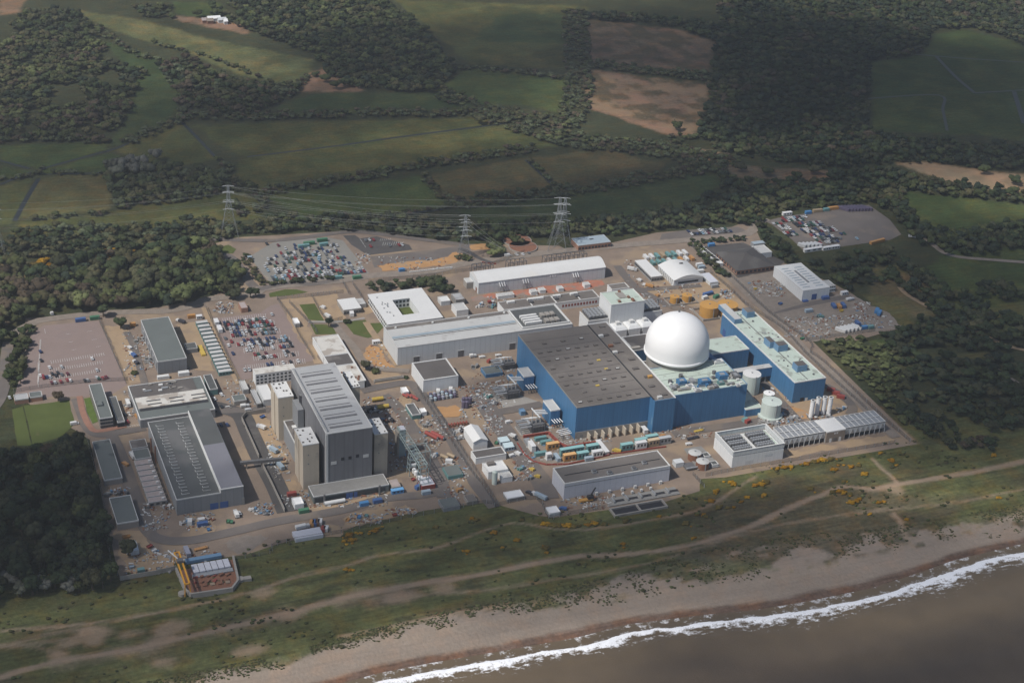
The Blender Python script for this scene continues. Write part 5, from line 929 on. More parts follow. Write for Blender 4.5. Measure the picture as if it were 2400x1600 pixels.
# office slab
rt, R, h, w, r = simple('of', 'office_slab', 'narrow three storey office slab with dark roof beside the orange footpath', 'building', ('5', 812, 200), ('5', 922, 512), ('5', 1035, 492), ('5', 930, 612), 'concrete', 'slate_roof', 'white_trim', pw=.4)
x0, y0, x1, y1 = R
for z_ in (1, 3.6, 6.2):
    windows(rt, R, z_, 5, 1.6, 1.4); windows(rt, R, z_, 16, 2.2, 1.2, side='l')
MB().box(x0+1, y0+16, h-.47, x0+4.5, y0+22, h+.8).build('roof_plant', M('slate_roof'), rt)
rt, R, h, w, r = simple('s36', 'office_wing', 'low dark roofed wing joined to the right of the office slab', 'building', ('5', 1010, 312), ('5', 1070, 545), ('5', 1146, 535), 4.5, 'glass_dark', 'dark_roof', 'grey_trim', pw=.4); windows(rt, R, .6, 4, 1.6, 2.6)
simple('s37', 'store', 'long single storey grey roofed shed beside the pine wood', 'building', ('5', 850, 722), ('5', 955, 1076), ('5', 1124, 1052), ('5', 965, 1132), 'concrete', 'slate_roof', 'grey_trim', pw=.4)
rt, R, h, w, r = simple('s38', 'store', 'green grey stained flat roof building below the pine wood sheds', 'building', ('5', 1005, 1240), ('5', 1062, 1440), ('5', 1285, 1478), 5, 'concrete', 'slate_roof', 'white_trim', pw=.4)
simple('s39', 'store', 'dark brown roofed garage at the top of the pink cabin row', 'building', ('5', 1185, 715), ('5', 1212, 785), ('5', 1358, 765), 4, 'concrete', 'brown_roof_dark', 'grey_trim', pw=.4)
simple('s40', 'store', 'grey green roofed garage above the pink roofed cabins', 'building', ('5', 1215, 800), ('5', 1242, 885), ('5', 1390, 862), 4.3, 'concrete', 'slate_roof', 'grey_trim', pw=.4)
mat('pink_roof', (.36, .305, .29), var=.2, sc=.4, stain=(.33, .28, .26), stain_th=.55, stain_sc=.3)
ORD = ['first', 'second', 'third', 'fourth', 'fifth', 'sixth', 'seventh', 'eighth', 'ninth', 'tenth', 'eleventh', 'twelfth', 'thirteenth', 'fourteenth', 'fifteenth', 'sixteenth', 'seventeenth', 'eighteenth', 'nineteenth', 'twentieth', 'twenty-first', 'twenty-second', 'twenty-third', 'twenty-fourth', 'twenty-fifth', 'twenty-sixth', 'twenty-seventh', 'twenty-eighth', 'twenty-ninth', 'thirtieth', 'thirty-first', 'thirty-second', 'thirty-third', 'thirty-fourth', 'thirty-fifth', 'thirty-sixth', 'thirty-seventh', 'thirty-eighth', 'thirty-ninth', 'fortieth', 'forty-first', 'forty-second', 'forty-third', 'forty-fourth', 'forty-fifth', 'forty-sixth', 'forty-seventh', 'forty-eighth', 'forty-ninth', 'fiftieth', 'fifty-first', 'fifty-second', 'fifty-third', 'fifty-fourth', 'fifty-fifth', 'fifty-sixth', 'fifty-seventh', 'fifty-eighth', 'fifty-ninth', 'sixtieth']
for k in range(8):
    a, b = g('5', 1242+k*17.5, 930+k*49, 3.4), g('5', 1400+k*17.5, 905+k*47, 3.4); rt = thing('portable_office', 'pinkish roofed portable office beside the grey turbine hall, %s from the top' % ORD[k], 'cabin', a[0], a[1], 0, 'pinkish roofed portable offices')
    R = (a[0], a[1]-1.2, b[0], a[1]+3.9); shell(rt, R, 3.4, M('concrete'), M('pink_roof'), M('grey_trim'), par=.2, pw=.2); windows(rt, R, 1, 3, 2, 1.2)
    MB().box(R[2]-2.6, R[1]+1, 3.2, R[2]-1, R[1]+2.4, 4.4).build('roof_unit', M('white_trim'), rt)
for k in range(14):
    a, b = g('1', 1800+k*15.8, 1000+k*34.5, 3), g('1', 1905+k*17, 985+k*34.5, 3); rt = thing('portable_office', 'teal portable office beside the full car park, %s from the back' % ORD[k], 'cabin', a[0], a[1], 0, 'teal portable offices beside the full car park')
    R = (a[0], a[1]-2.2, b[0], a[1]+1.6); shell(rt, R, 3.2, M('teal_paint'), M('pale_grey_roof'), None, par=.2, pw=.15); windows(rt, R, 1.2, 4, 1.5, 1)
# gatehouse
simple('s41', 'gatehouse', 'low grey roofed gatehouse range along the empty car park entrance', 'building', ('5', 120, 292), ('5', 140, 340), ('5', 262, 322), 3.8, 'brick', 'grey_roof', 'grey_trim', pw=.4)
simple('s42', 'gatehouse', 'darker grey roofed right half of the gatehouse range', 'building', ('5', 262, 272), ('5', 280, 318), ('5', 388, 300), 3.8, 'brick', 'slate_roof', 'grey_trim', pw=.4)
# grey box top left
rt, R, h, w, r = simple('s43', 'substation_hall', 'plain grey clad windowless hall standing between the two pink car parks', 'building', ('1', 1290, 978), ('1', 1450, 1360), ('1', 1715, 1325), ('1', 1446, 1482), 'grey_clad', 'slate_roof', 'grey_trim', pw=.5)
for k in range(6): MB().box(R[0]-.5, R[1]+4+k*(R[3]-R[1]-8)/6, 2, R[0]-.01, R[1]+7+k*(R[3]-R[1]-8)/6, h-3).build('louvre', M('steel'), rt)
simple('s44', 'site_cabin', 'long white cabin against the front of the plain grey hall, left one', 'cabin', ('1', 1440, 1480), ('1', 1448, 1500), ('1', 1556, 1484), 3, 'pale_clad', 'white_roof', None)
simple('s45', 'site_cabin', 'white roofed cabin against the front of the plain grey hall, right one', 'cabin', ('1', 1632, 1442), ('1', 1645, 1465), ('1', 1740, 1450), 3.5, 'pale_clad', 'white_roof', None)
simple('s46', 'store', 'small dark roofed block on the right side of the plain grey hall', 'building', ('1', 1690, 1195), ('1', 1712, 1245), ('1', 1815, 1232), 4, 'grey_clad', 'dark_roof', 'grey_trim', pw=.3)
simple('s47', 'brick_house', 'small brick hut with pale pink roof by the electrical yard', 'building', ('1', 2190, 812), ('1', 2215, 868), ('1', 2278, 858), 4.5, 'brick', 'pink_roof', None)
simple('s48', 'site_cabin', 'stack of long yellow crates beside the teal portable offices', 'crate stack', ('1', 1815, 1205), ('1', 1850, 1295), ('1', 1892, 1285), 2, 'yellow_paint', 'yellow_paint', None)
simple('s49', 'bund', 'low concrete walled bund left of the white square building', 'wall', ('2', 1470, 1525), ('6', 1482, 165), ('6', 1750, 128), 2, 'concrete', 'brown_roof', 'concrete', pw=.8, par=1)
simple('s50', 'outbuilding', 'small dark flat roofed outbuilding right of the dark reactor hall', 'building', ('6', 1765, 380), ('6', 1830, 480), ('6', 1905, 465), 4, 'teal_paint', 'dark_roof', 'white_trim', pw=.5)
simple('s51', 'site_cabin', 'white cube cabin with barrel units beside the small dark outbuilding', 'cabin', ('6', 1722, 225), ('6', 1745, 270), ('6', 1798, 262), 3.5, 'pale_clad', 'pure_white', 'pure_white', pw=.3)
simple('s52', 'site_cabin', 'white domed cabin right of the dark flat roofed outbuilding', 'cabin', ('6', 1892, 418), ('6', 1915, 452), ('6', 1962, 446), 3.5, 'pale_clad', 'pure_white', 'pure_white', pw=.3)
simple('s53', 'store', 'blue grey roofed store with red side at the foot of the lattice conveyor', 'building', ('6', 1872, 1050), ('6', 1910, 1130), ('6', 2040, 1105), 4, 'red_paint', 'lilac_clad', None)
simple('s54', 'store', 'tan roofed store at the right end of the reactor hall podium', 'building', ('6', 1612, 1070), ('6', 1640, 1140), ('6', 1725, 1122), 4.5, 'concrete', 'pink_roof', None)
simple('s55', 'tent', 'white roofed tent like store by the left end of the podium', 'tent', ('6', 722, 1240), ('6', 745, 1300), ('6', 832, 1288), 4, 'white_clad', 'pure_white', 'pure_white', pw=.3)
simple('s56', 'store', 'white roofed hut among the skips in the bottom left yard', 'building', ('D', 875, 488), ('D', 905, 560), ('D', 958, 548), 3.5, 'pale_clad', 'pure_white', None)
simple('s57', 'store', 'bluish slab store beside the white truck near the shore fence', 'building', ('D', 2015, 420), ('D', 2030, 470), ('D', 2230, 445), 3, 'lilac_clad', 'lilac_clad', None)
simple('s58', 'store', 'corrugated blue grey store at the seaward end of the patrol road', 'building', ('7', 120, 1245), ('7', 140, 1330), ('7', 310, 1300), 3.5, 'grey_clad', 'slate_roof', None)
simple('s59', 'store', 'brown block hut in the sandy seaward corner', 'building', ('7', 340, 1210), ('7', 375, 1265), ('7', 465, 1250), 3.5, 'concrete', 'brown_roof', None)
# ================================================================ plant, containers, vehicles, pylons, fences
PAL_C = {'white': (.60, .60, .59), 'teal': (.14, .27, .27), 'orange': (.42, .22, .08), 'blue': (.06, .12, .28), 'bright blue': (.07, .21, .42), 'red': (.27, .06, .05), 'green': (.06, .17, .10), 'grey': (.26, .27, .28), 'brown': (.18, .11, .08), 'tan': (.34, .26, .17), 'pale blue': (.30, .37, .43), 'dark': (.05, .05, .06), 'silver': (.45, .46, .47), 'purple': (.10, .085, .13), 'yellow': (.48, .34, .07), 'lilac': (.26, .27, .33)}
mat('tyre', (.02, .02, .02), var=.1)
def proto_mesh(name, fn, mats):
    mb = MB(); fn(mb); o = mb.build(name, mats); me = o.data; bpy.data.objects.remove(o); return me
def _cont(m):
    m.box(-3.05, -1.22, .12, 3.05, 1.22, 2.6)
    for i in range(11):
        x = -2.9+i*.56; m.box(x, -1.27, .2, x+.28, -1.221, 2.45); m.box(x, 1.221, .2, x+.28, 1.27, 2.45)
    for sx in (-3.06, 2.96):
        for sy in (-1.24, 1.14): m.box(sx, sy, 0, sx+.1, sy+.1, 2.64)
def _contdoor(m):
    for y in (-1.1, .05): m.box(3.07, y, .25, 3.12, y+1.05, 2.5)
    for y in (-.7, -.25, .3, .75): m.tube((3.15, y, .3), (3.15, y, 2.5), .03, 4)
def _cabin(m): m.box(-3.2, -1.4, .1, 3.2, 1.4, 2.7)
def _cabroof(m): m.box(-3.3, -1.5, 2.71, 3.3, 1.5, 2.86)
def _cabwin(m):
    for x in (-2.4, -.4, 1.5): m.box(x, -1.46, 1.1, x+1, -1.41, 2.1)
def _skip(m):
    m.add([(-1.6, -.9, .1), (1.6, -.9, .1), (1.6, .9, .1), (-1.6, .9, .1), (-2.1, -1, 1.4), (2.1, -1, 1.4), (2.1, 1, 1.4), (-2.1, 1, 1.4)], [(0, 3, 2, 1), (0, 1, 5, 4), (1, 2, 6, 5), (2, 3, 7, 6), (3, 0, 4, 7)]); m.box(-1.7, -.85, .8, 1.7, .85, .85)
CM = {k: proto_mesh(k, f, [M(mm)]) for k, f, mm in (('container_body', _cont, 'obj'), ('container_door', _contdoor, 'steel'), ('cabin_wall', _cabin, 'obj'), ('cabin_roof', _cabroof, 'obj'), ('cabin_window', _cabwin, 'glass_dark'), ('skip_body', _skip, 'obj'))}
def inst(name, me, parent, color=None):
    o = bpy.data.objects.new(name, me); COL.objects.link(o); o.parent = parent
    if color: o.color = (*color, 1)
    return o
USED = {}
def uniq(l):
    USED[l] = USED.get(l, 0)+1; return l
def container(t, x, y, col, rot, label, group, sx=1., z=0, kind='container'):
    p = g(t, x, y, z+1.3); c = PAL_C[col]; r = thing('shipping_container' if kind == 'container' else 'site_cabin' if kind == 'cabin' else 'skip', label, kind, p[0], p[1], z+.2, group)
    r.rotation_euler = (0, 0, rot); r.scale = (sx*.94, 1.05, 1.75 if group and 'laydown' in group and kind == 'cabin' and sx < 2 else 1)
    if kind == 'container': inst('body', CM['container_body'], r, c); inst('door', CM['container_door'], r)
    elif kind == 'cabin': inst('wall', CM['cabin_wall'], r, c); inst('roof', CM['cabin_roof'], r, tuple(min(.62, v*1.5+.04) for v in c)); inst('window', CM['cabin_window'], r)
    else: inst('body', CM['skip_body'], r, c)
    return r
H90 = math.pi/2
# rows at the vaulted workshop
g1 = 'containers in rows behind the vaulted workshop'
r1 = ['white', 'white', 'teal', 'tan', 'teal', 'teal', 'white', 'white']
for k, c in enumerate(r1): container('4', 55+k*51, 600-k*6, c, H90, '%s container, %s from left in the back row behind the vaulted workshop' % (c, ORD[k]), g1, 1.3)
r2 = ['teal', 'teal', 'teal', 'white', 'teal', 'orange', 'white', 'orange']
for k, c in enumerate(r2): container('4', 118+k*51, 650-k*6, c, H90, '%s container, %s from left in the front row behind the vaulted workshop' % (c, ORD[k]), g1, 1.1)
for k, (x, y, c) in enumerate(((545, 668, 'white'), (565, 690, 'pale blue'), (555, 728, 'white'), (685, 865, 'grey'))): container('4', x, y, c, 0, '%s container on sand right of the vaulted workshop, %s from the back' % (c, ORD[k]), 'containers right of the vaulted workshop', 1.0)
# containers below the turbine hall
g2 = 'containers and cabins in the red fenced laydown area'
for k, (x, y, c, rt_, sx, kd) in enumerate(((1045, 695, 'teal', 0, 1.4, 'container'), (1095, 730, 'teal', 0, 1.3, 'container'), (1155, 778, 'orange', 0, 1.4, 'cabin'), (965, 785, 'white', H90, 1.2, 'cabin'), (925, 735, 'grey', H90, 1.3, 'container'), (1045, 835, 'teal', 0, 1.4, 'container'),
        (1280, 830, 'teal', 0, 1.4, 'cabin'), (1385, 812, 'teal', 0, 1.4, 'cabin'), (1520, 795, 'teal', 0, 1.4, 'cabin'), (1198, 870, 'pale blue', H90, 1.3, 'container'), (1310, 880, 'orange', 0, 1.4, 'cabin'), (1430, 862, 'teal', 0, 1.3, 'cabin'), (1565, 850, 'white', 0, 1.2, 'cabin'), (1615, 780, 'white', H90, 2.6, 'cabin'),
        (1835, 785, 'teal', 0, 1.4, 'cabin'), (1965, 740, 'teal', 0, 1.4, 'cabin'), (1965, 768, 'white', 0, 1.3, 'cabin'), (2080, 745, 'tan', 0, 1.3, 'cabin'), (2065, 708, 'teal', 0, 1.4, 'cabin'), (2185, 725, 'grey', 0, 1.4, 'cabin'), (1490, 880, 'pale blue', 0, 1, 'container'), (1120, 875, 'white', 0, .6, 'cabin'))):
    container('7', x, y, c, rt_, '%s %s in the red fenced laydown area, %s counting from the left road' % (c, kd, ORD[k]), g2, sx, 0, kd)
for k, (x, y) in enumerate(((700, 710), (715, 732), (745, 762), (755, 785))): container('7', x, y, 'pale blue', 0, 'pale blue roadside cabin left of the laydown area, %s from the back' % ORD[k], 'pale blue roadside cabins', 1.1, 0, 'cabin')
# skips and cabins elsewhere
for t, x, y, c, rt_, sx, kd, l in (('6', 1690, 1180, 'bright blue', 0, 1.3, 'cabin', 'bright blue cabin with pale roof right of the podium, seaward one'), ('6', 1385, 1295, 'bright blue', 0, 1, 'container', 'bright blue container in front of the podium, left one'), ('6', 1508, 1268, 'blue', 0, 1, 'container', 'dark blue container in front of the podium, right one'),
        ('6', 832, 1360, 'green', 0, 1.1, 'container', 'green container lying below the white tent store'), ('6', 720, 1205, 'red', 0, 1, 'container', 'red container on the sand patch beside the podium'), ('6', 905, 1475, 'orange', 1.2, .8, 'container', 'orange container, first of four beside the white lorry'),
        ('6', 930, 1472, 'blue', 1.2, .8, 'container', 'blue container, second of four beside the white lorry'), ('6', 957, 1468, 'brown', 1.2, .8, 'container', 'brown container, third of four beside the white lorry'), ('6', 980, 1462, 'white', 1.2, .8, 'container', 'white container, fourth of four beside the white lorry'),
        ('6', 1010, 1528, 'red', 1.1, .7, 'container', 'red container by the shore fence near the slab store'), ('6', 1035, 1525, 'white', 1.1, .7, 'container', 'white container by the shore fence near the slab store'), ('6', 1340, 1410, 'bright blue', 1.0, .8, 'skip', 'bright blue skip in the rubble row, left one'), ('6', 1405, 1400, 'teal', 1, .7, 'skip', 'turquoise skip in the rubble row, right one'),
        ('6', 1235, 1440, 'orange', .9, .8, 'skip', 'orange skip at the left end of the rubble row'), ('6', 1665, 1390, 'red', 0, .8, 'skip', 'dark red skip at the right end of the rubble row'), ('6', 1955, 1190, 'pale blue', 0, 1, 'container', 'pale blue container at the foot of the lattice conveyor'), ('6', 1885, 1140, 'blue', .4, .8, 'container', 'blue container left of the blue grey roofed store'),
        ('6', 1835, 1065, 'red', .3, .6, 'skip', 'red skip near the foot of the lattice conveyor'), ('6', 450, 490, 'blue', .4, .9, 'skip', 'dark blue skip inside the walled compound left of the towers'), ('5', 1860, 1480, 'blue', 0, 1.1, 'container', 'blue container in the yard before the grey turbine hall'), ('5', 1850, 1445, 'white', 0, .7, 'container', 'white container in the yard before the grey turbine hall'),
        ('5', 2095, 1450, 'green', 1.2, .7, 'skip', 'green skip before the grey turbine hall, left one'), ('5', 2125, 1455, 'green', 1.2, .7, 'skip', 'green skip before the grey turbine hall, right one'), ('5', 1745, 1460, 'white', 1.3, .8, 'container', 'white and blue unit left of the yard container'), ('5', 1915, 1525, 'bright blue', 0, .5, 'skip', 'small bright blue skip by the road before the turbine hall'),
        ('D', 870, 458, 'orange', 0, 1.2, 'skip', 'orange skip above the white hut in the corner yard'), ('D', 1030, 525, 'red', .5, .9, 'skip', 'dark red skip right of the white hut in the corner yard'), ('D', 1060, 552, 'white', .5, .8, 'skip', 'white topped skip right of the white hut'), ('D', 972, 695, 'teal', 0, .7, 'container', 'pale green box at the corner yard wall'),
        ('D', 1290, 565, 'lilac', H90+.05, 1.5, 'container', 'long lilac trailer behind the intake pit'), ('D', 905, 665, 'pale blue', 0, .8, 'skip', 'pale blue slab pile in the corner yard'), ('D', 1090, 680, 'grey', 0, .6, 'skip', 'grey slab pile beside the corner yard wall'),
        ('1', 740, 978, 'blue', 0, 1.3, 'container', 'blue container at the top of the empty pink car park'), ('1', 870, 960, 'green', 0, 1.2, 'container', 'green container at the top of the empty pink car park'), ('1', 1760, 945, 'orange', 0, 1.0, 'container', 'orange container on the road above the portable offices'), ('1', 1830, 955, 'white', 0, .7, 'cabin', 'white cabin on the road above the portable offices'),
        ('1', 1220, 1020, 'orange', 0, .7, 'container', 'orange container left of the plain grey hall'), ('2', 28, 1000, 'white', H90, 1.1, 'cabin', 'white cabin in the left corner of the full pink car park, rear one'), ('2', 58, 1065, 'white', H90, 1.3, 'cabin', 'white cabin in the left corner of the full pink car park, front one'),
        ('2', 1000, 245, 'green', 0, 1.5, 'container', 'bright green container at the top of the grey car park, right one'), ('2', 880, 275, 'green', 0, 1.6, 'container', 'bright green container at the top of the grey car park, left one'), ('2', 830, 300, 'teal', 0, 1.6, 'container', 'teal container at the top of the grey car park'), ('2', 1015, 285, 'teal', 0, 1.2, 'container', 'teal container below the right green container'),
        ('2', 1150, 588, 'teal', 0, 1, 'container', 'teal container at the bottom edge of the grey car park'), ('2', 1320, 588, 'green', 0, 1.2, 'container', 'dark green container at the bottom edge of the grey car park'), ('2', 1495, 1185, 'white', 0, .9, 'cabin', 'white cabin beside the orange sand heap'), ('2', 1270, 920, 'white', 1.4, 1.1, 'cabin', 'white cabin below the white security lodge'),
        ('2', 1730, 520, 'bright blue', 0, .8, 'container', 'bright blue container at the edge of the orange earthworks'), ('2', 335, 410, 'pale blue', 0, .6, 'container', 'pale blue box at the left corner of the grey car park'),
        ('4', 625, 935, 'blue', .2, 1.6, 'container', 'dark blue container on the sand by the orange tanks'), ('4', 700, 960, 'green', .4, .9, 'container', 'green container on the sand by the orange tanks'), ('4', 595, 970, 'white', .2, .8, 'container', 'white container on the sand by the orange tanks'), ('4', 655, 485, 'bright blue', 0, 1, 'container', 'bright blue container behind the training centre'),
        ('4', 1780, 1045, 'blue', H90-.2, 1.1, 'container', 'blue container in the storage yard beside the orange one, left'), ('4', 1830, 1050, 'orange', H90-.2, 1, 'container', 'orange container between two blue ones in the storage yard'), ('4', 1868, 1040, 'blue', H90-.2, 1.1, 'container', 'blue container in the storage yard beside the orange one, right'), ('4', 1850, 1085, 'yellow', 0, .8, 'skip', 'yellow skip in front of the orange storage yard container'),
        ('4', 1550, 1090, 'pale blue', 0, 1.1, 'container', 'pale blue container alone in the storage yard'), ('4', 2200, 1110, 'bright blue', .8, 1.2, 'container', 'bright blue container at the far edge of the storage yard, front one'), ('4', 2175, 1090, 'bright blue', .8, 1.2, 'container', 'bright blue container at the far edge of the storage yard, rear one'),
        ('4', 2000, 1205, 'blue', H90, .9, 'container', 'blue container behind the white trailers in the storage yard'), ('4', 2050, 1245, 'bright blue', 0, 1.2, 'container', 'bright blue container right of the white trailers'), ('4', 2120, 1240, 'teal', 0, .8, 'container', 'teal container right of the white trailers'), ('4', 1875, 930, 'white', .1, 1, 'cabin', 'white cabin beside the warehouse annexe'),
        ('4', 1290, 1020, 'blue', .3, .9, 'skip', 'dark blue skip left of the warehouse door'), ('4', 1490, 1340, 'green', .2, .8, 'skip', 'green skip at the bottom edge of the storage yard'), ('4', 1060, 885, 'yellow', 0, .6, 'skip', 'yellow skip on the rubble left of the warehouse'),
        ('4', 1590, 530, 'white', .05, 3.0, 'cabin', 'longest white cabin along the front of the far car park'), ('4', 1710, 520, 'white', .05, 1.3, 'cabin', 'white cabin along the front of the far car park, middle one'), ('4', 1790, 508, 'white', .05, 1.4, 'cabin', 'white cabin along the front of the far car park, right one'), ('4', 2180, 455, 'orange', .2, 2.8, 'container', 'long orange container at the front of the far car park'),
        ('4', 1350, 200, 'white', 0, 1.5, 'cabin', 'white cabin at the back left of the far car park'), ('4', 1545, 188, 'bright blue', 0, 1, 'container', 'blue container at the back of the far car park'), ('4', 1630, 172, 'tan', 0, 1.6, 'container', 'tan container at the back of the far car park'), ('4', 1710, 162, 'teal', 0, 1, 'container', 'teal container at the back of the far car park'), ('4', 1775, 148, 'orange', 0, 1.8, 'container', 'orange container at the back of the far car park'),
        ('8', 40, 1010, 'white', H90, 1.0, 'cabin', 'white cabin tight against the turbine hall corner'), ('8', 990, 930, 'red', .3, .7, 'container', 'red container among the pipes above the open topped hall'), ('8', 965, 915, 'teal', .3, .7, 'container', 'teal container among the pipes above the open topped hall'), ('7', 640, 730, 'green', .9, .7, 'skip', 'green skip beside the gabled white store'), ('7', 205, 905, 'white', -.5, .8, 'container', 'white box behind the dark teal roofed shed'),
        ('7', 105, 262, 'white', 1.2, .7, 'container', 'white tank box on the pipe rack, left one'), ('7', 220, 245, 'white', 1.2, .7, 'container', 'white tank box on the pipe rack, right one'), ('7', 410, 1240, 'brown', 0, .9, 'container', 'brown container in the sandy seaward corner')):
    container(t, x, y, c, rt_, l, None, sx, 0, kd)
for k in range(5): container('4', 1845+k*36, 1268-k*7, 'white', 2.15, 'long white trailer in the storage yard, %s of five side by side' % ORD[k], 'white trailers in the storage yard', 1.5)
for k, (x, y) in enumerate(((1755, 655), (1800, 685), (1845, 718))): container('8', x, y-15, 'red', -.75, 'dark red container beside the patrol road, %s from the back' % ORD[k], 'dark red containers by the patrol road', 1)
for k in range(5): container('4', 1490+k*36, 490-k*2, 'silver', 2.1, 'silver trailer behind the white cabins of the far car park, %s from left' % ORD[k], 'silver trailers in the far car park', 1.3)
for k in range(8): container('X', 345+k*34, 175-k*1, 'purple', 2.2, 'dark trailer at the back of the far car park, %s from left' % ORD[k], 'dark trailers in the far car park', 2.0)
# orange cylinders on frames, red drums, gas bottles
def htank(t, x, y, L, r_, col, a, lbl, name='tank', z=.5, group=None):
    p = g(t, x, y, z+r_); rt = thing(name, lbl, 'tank', p[0], p[1], 0, group); d = (math.cos(a)*L/2, math.sin(a)*L/2)
    o = MB().tube((p[0]-d[0], p[1]-d[1], z+r_), (p[0]+d[0], p[1]+d[1], z+r_), r_, 16).build('shell', M('obj'), rt); o.color = (*PAL_C[col], 1)
    for s in (-.6, .6): MB().cbox(p[0]+d[0]*s, p[1]+d[1]*s, 0, .4, r_*1.9, z+r_*.35, a=a).build('saddle', M('steel_dark'), rt)
    for s in (-1, 1): MB().tube((p[0]+d[0]*s, p[1]+d[1]*s, z+r_), (p[0]+d[0]*s*1.06, p[1]+d[1]*s*1.06, z+r_), r_*.7, 14).build('end_cap', M('steel'), rt)
htank('6', 1508, 330, 8, 1.4, 'yellow', 0, 'yellow horizontal tank on the road right of the dark hall, rear one'); htank('6', 1558, 400, 8, 1.4, 'yellow', 0, 'yellow horizontal tank right of the dark hall, front one')
htank('6', 2005, 665, 11, 1.3, 'red', -1.1, 'long red tank lying by the patrol road, left one'); htank('6', 2062, 665, 11, 1.3, 'red', -1.1, 'long red tank lying by the patrol road, right one')
htank('6', 2125, 860, 6, 1.2, 'tan', -1.0, 'tan cylinder above the dark teal roofed shed, left one'); htank('6', 2185, 850, 6, 1.2, 'tan', -1.0, 'tan cylinder above the dark teal roofed shed, right one')
htank('6', 1830, 945, 4.5, 1.6, 'white', 0, 'fat white horizontal tank inside the lattice conveyor yard'); htank('6', 1115, 1275, 13, 1.3, 'white', .02, 'long white tanker trailer in front of the podium')
for k, (x, y) in enumerate(((1765, 300), (1800, 300), (1835, 305), (1860, 325))): htank('6', x, y, 5, .9, 'red', -1.1, 'red brown drum rack unit right of the yellow tanks, %s from left' % ORD[k], group='red brown drums')
for k, (x, y) in enumerate(((1845, 990), (1862, 1010), (1885, 1060), (1905, 1060))):
    p = g('6', x, y, 2); rt = thing('pressure_vessel', 'white upright vessel at the foot of the lattice conveyor, %s from left' % ORD[k], 'vessel', p[0], p[1], 0, 'white vessels by the conveyor'); MB().cyl(p[0], p[1], .4, 3.4, 1.3, 14).cyl(p[0], p[1], 3.4, 4.1, 1.3, 14, r2=.3).build('shell', M('pure_white'), rt); MB().cyl(p[0], p[1], 0, .39, 1.0, 10).build('foot', M('steel'), rt)
# purple vessels row by the pipe rack
k = 0
for r_ in range(3):
    for j in range(7):
        x, y = 35+j*36+r_*4, 285+r_*22-j*6; p = g('7', x, y, 2); c = ['purple', 'lilac', 'grey', 'pale blue'][(j+r_*3) % 4]
        rt = thing('resin_vessel', '%s vessel, %s in the %s row by the white cube workshop' % (c, ORD[j], ORD[r_]), 'vessel', p[0], p[1], 0, 'vessels by the white walled square building')
        o = MB().cyl(p[0], p[1], .3, 2.4, 1.25, 12).cyl(p[0], p[1], 2.4, 2.9, 1.25, 12, r2=.4).build('shell', M('obj'), rt); o.color = (*PAL_C[c], 1); MB().cyl(p[0], p[1], 0, .29, 1.2, 8).build('foot', M('steel_dark'), rt)
for j in range(5):
    x, y = 340+(j % 3)*28, 350+(j//3)*34; p = g('7', x, y, 2.5); rt = thing('resin_vessel', 'tall purple vessel in the cluster above the orange sand, %s' % ORD[j], 'vessel', p[0], p[1], 0, 'tall purple vessels above the orange sand'); o = MB().cyl(p[0], p[1], .3, 5, 1.5, 12).cyl(p[0], p[1], 5, 5.6, 1.5, 12, r2=.4).build('shell', M('obj'), rt); o.color = (*PAL_C['purple'], 1); MB().cyl(p[0], p[1], 0, .29, 1.1, 8).build('foot', M('steel_dark'), rt)
for k in range(7): p = g('7', 205+k*27, 575-k*4, 1); rt = thing('pipe_support', 'red brown pipe support left of the gabled store, %s from left' % ORD[k], 'support', p[0], p[1], 0, 'red brown pipe supports'); MB().cbox(p[0], p[1], 0, 1.6, 3, 1.4).build('base', M('rust'), rt); MB().cbox(p[0], p[1], 1.41, .8, 2.2, .8).build('cradle', M('red_paint'), rt)
# oil filled transformers
def transformer(t, x, y, lbl, s=1., group=None, con=True):
    p = g(t, x, y, 3*s); rt = thing('transformer', lbl, 'transformer', p[0], p[1], 0, group); X_, Y_ = p
    MB().box(X_-5*s, Y_-3*s, .3, X_+5*s, Y_+3*s, 5.4*s).build('tank_body', M('steel_dark'), rt)
    m = MB()
    for i in range(9): m.box(X_-4.8*s+i*1.1*s, Y_-4.6*s, .6, X_-4.3*s+i*1.1*s, Y_-3.05*s, 4.8*s)
    m.build('radiator', M('steel_dark'), rt)
    MB().hcyl(X_-5.5*s, Y_, 6.6*s, 6*s, .9*s, 'y', 10).build('conservator', M('steel'), rt)
    for i in range(3):
        b = MB().cyl(X_-3*s+i*3*s, Y_, 5.4*s+.01, 9*s, .5*s, 8, r2=.2*s).build('bushing', M('concrete'), rt)
        for j in range(3): MB().cyl(X_-3*s+i*3*s, Y_, 6*s+j*s, 6.25*s+j*s, .7*s, 8).build('shed_disc', M('steel'), b)
        MB().tube((X_-3*s+i*3*s, Y_, 9*s), (X_-9*s+i*3*s, Y_+5*s, 7*s), .25*s, 5).build('duct', M('pale_clad'), rt)
    m = MB()
    for i in range(5): m.hcyl(X_-9*s, Y_-4*s+i*2.3*s, (5.5+.4*(i % 2))*s, 8*s, .6*s, 'x', 8); m.tube((X_-12*s, Y_-4*s+i*2.3*s, 0), (X_-12*s, Y_-4*s+i*2.3*s, 5.5*s), .25*s)
    m.build('cooler_pipe', M('steel'), rt)
    MB().box(X_-13*s, Y_-5.2*s, 0, X_+6*s, Y_+7*s, .25).build('plinth', M('concrete'), rt)
    return rt
transformer('7', 780, 270, 'steel transformer with radiators in front of the upper blue tower', 1., 'transformers by the turbine hall'); transformer('7', 1005, 575, 'steel transformer with radiators in front of the lower blue tower', 1., 'transformers by the turbine hall')
transformer('7', 745, 10, 'transformer half hidden behind the turbine hall corner, highest of three', .9, 'transformers by the turbine hall')
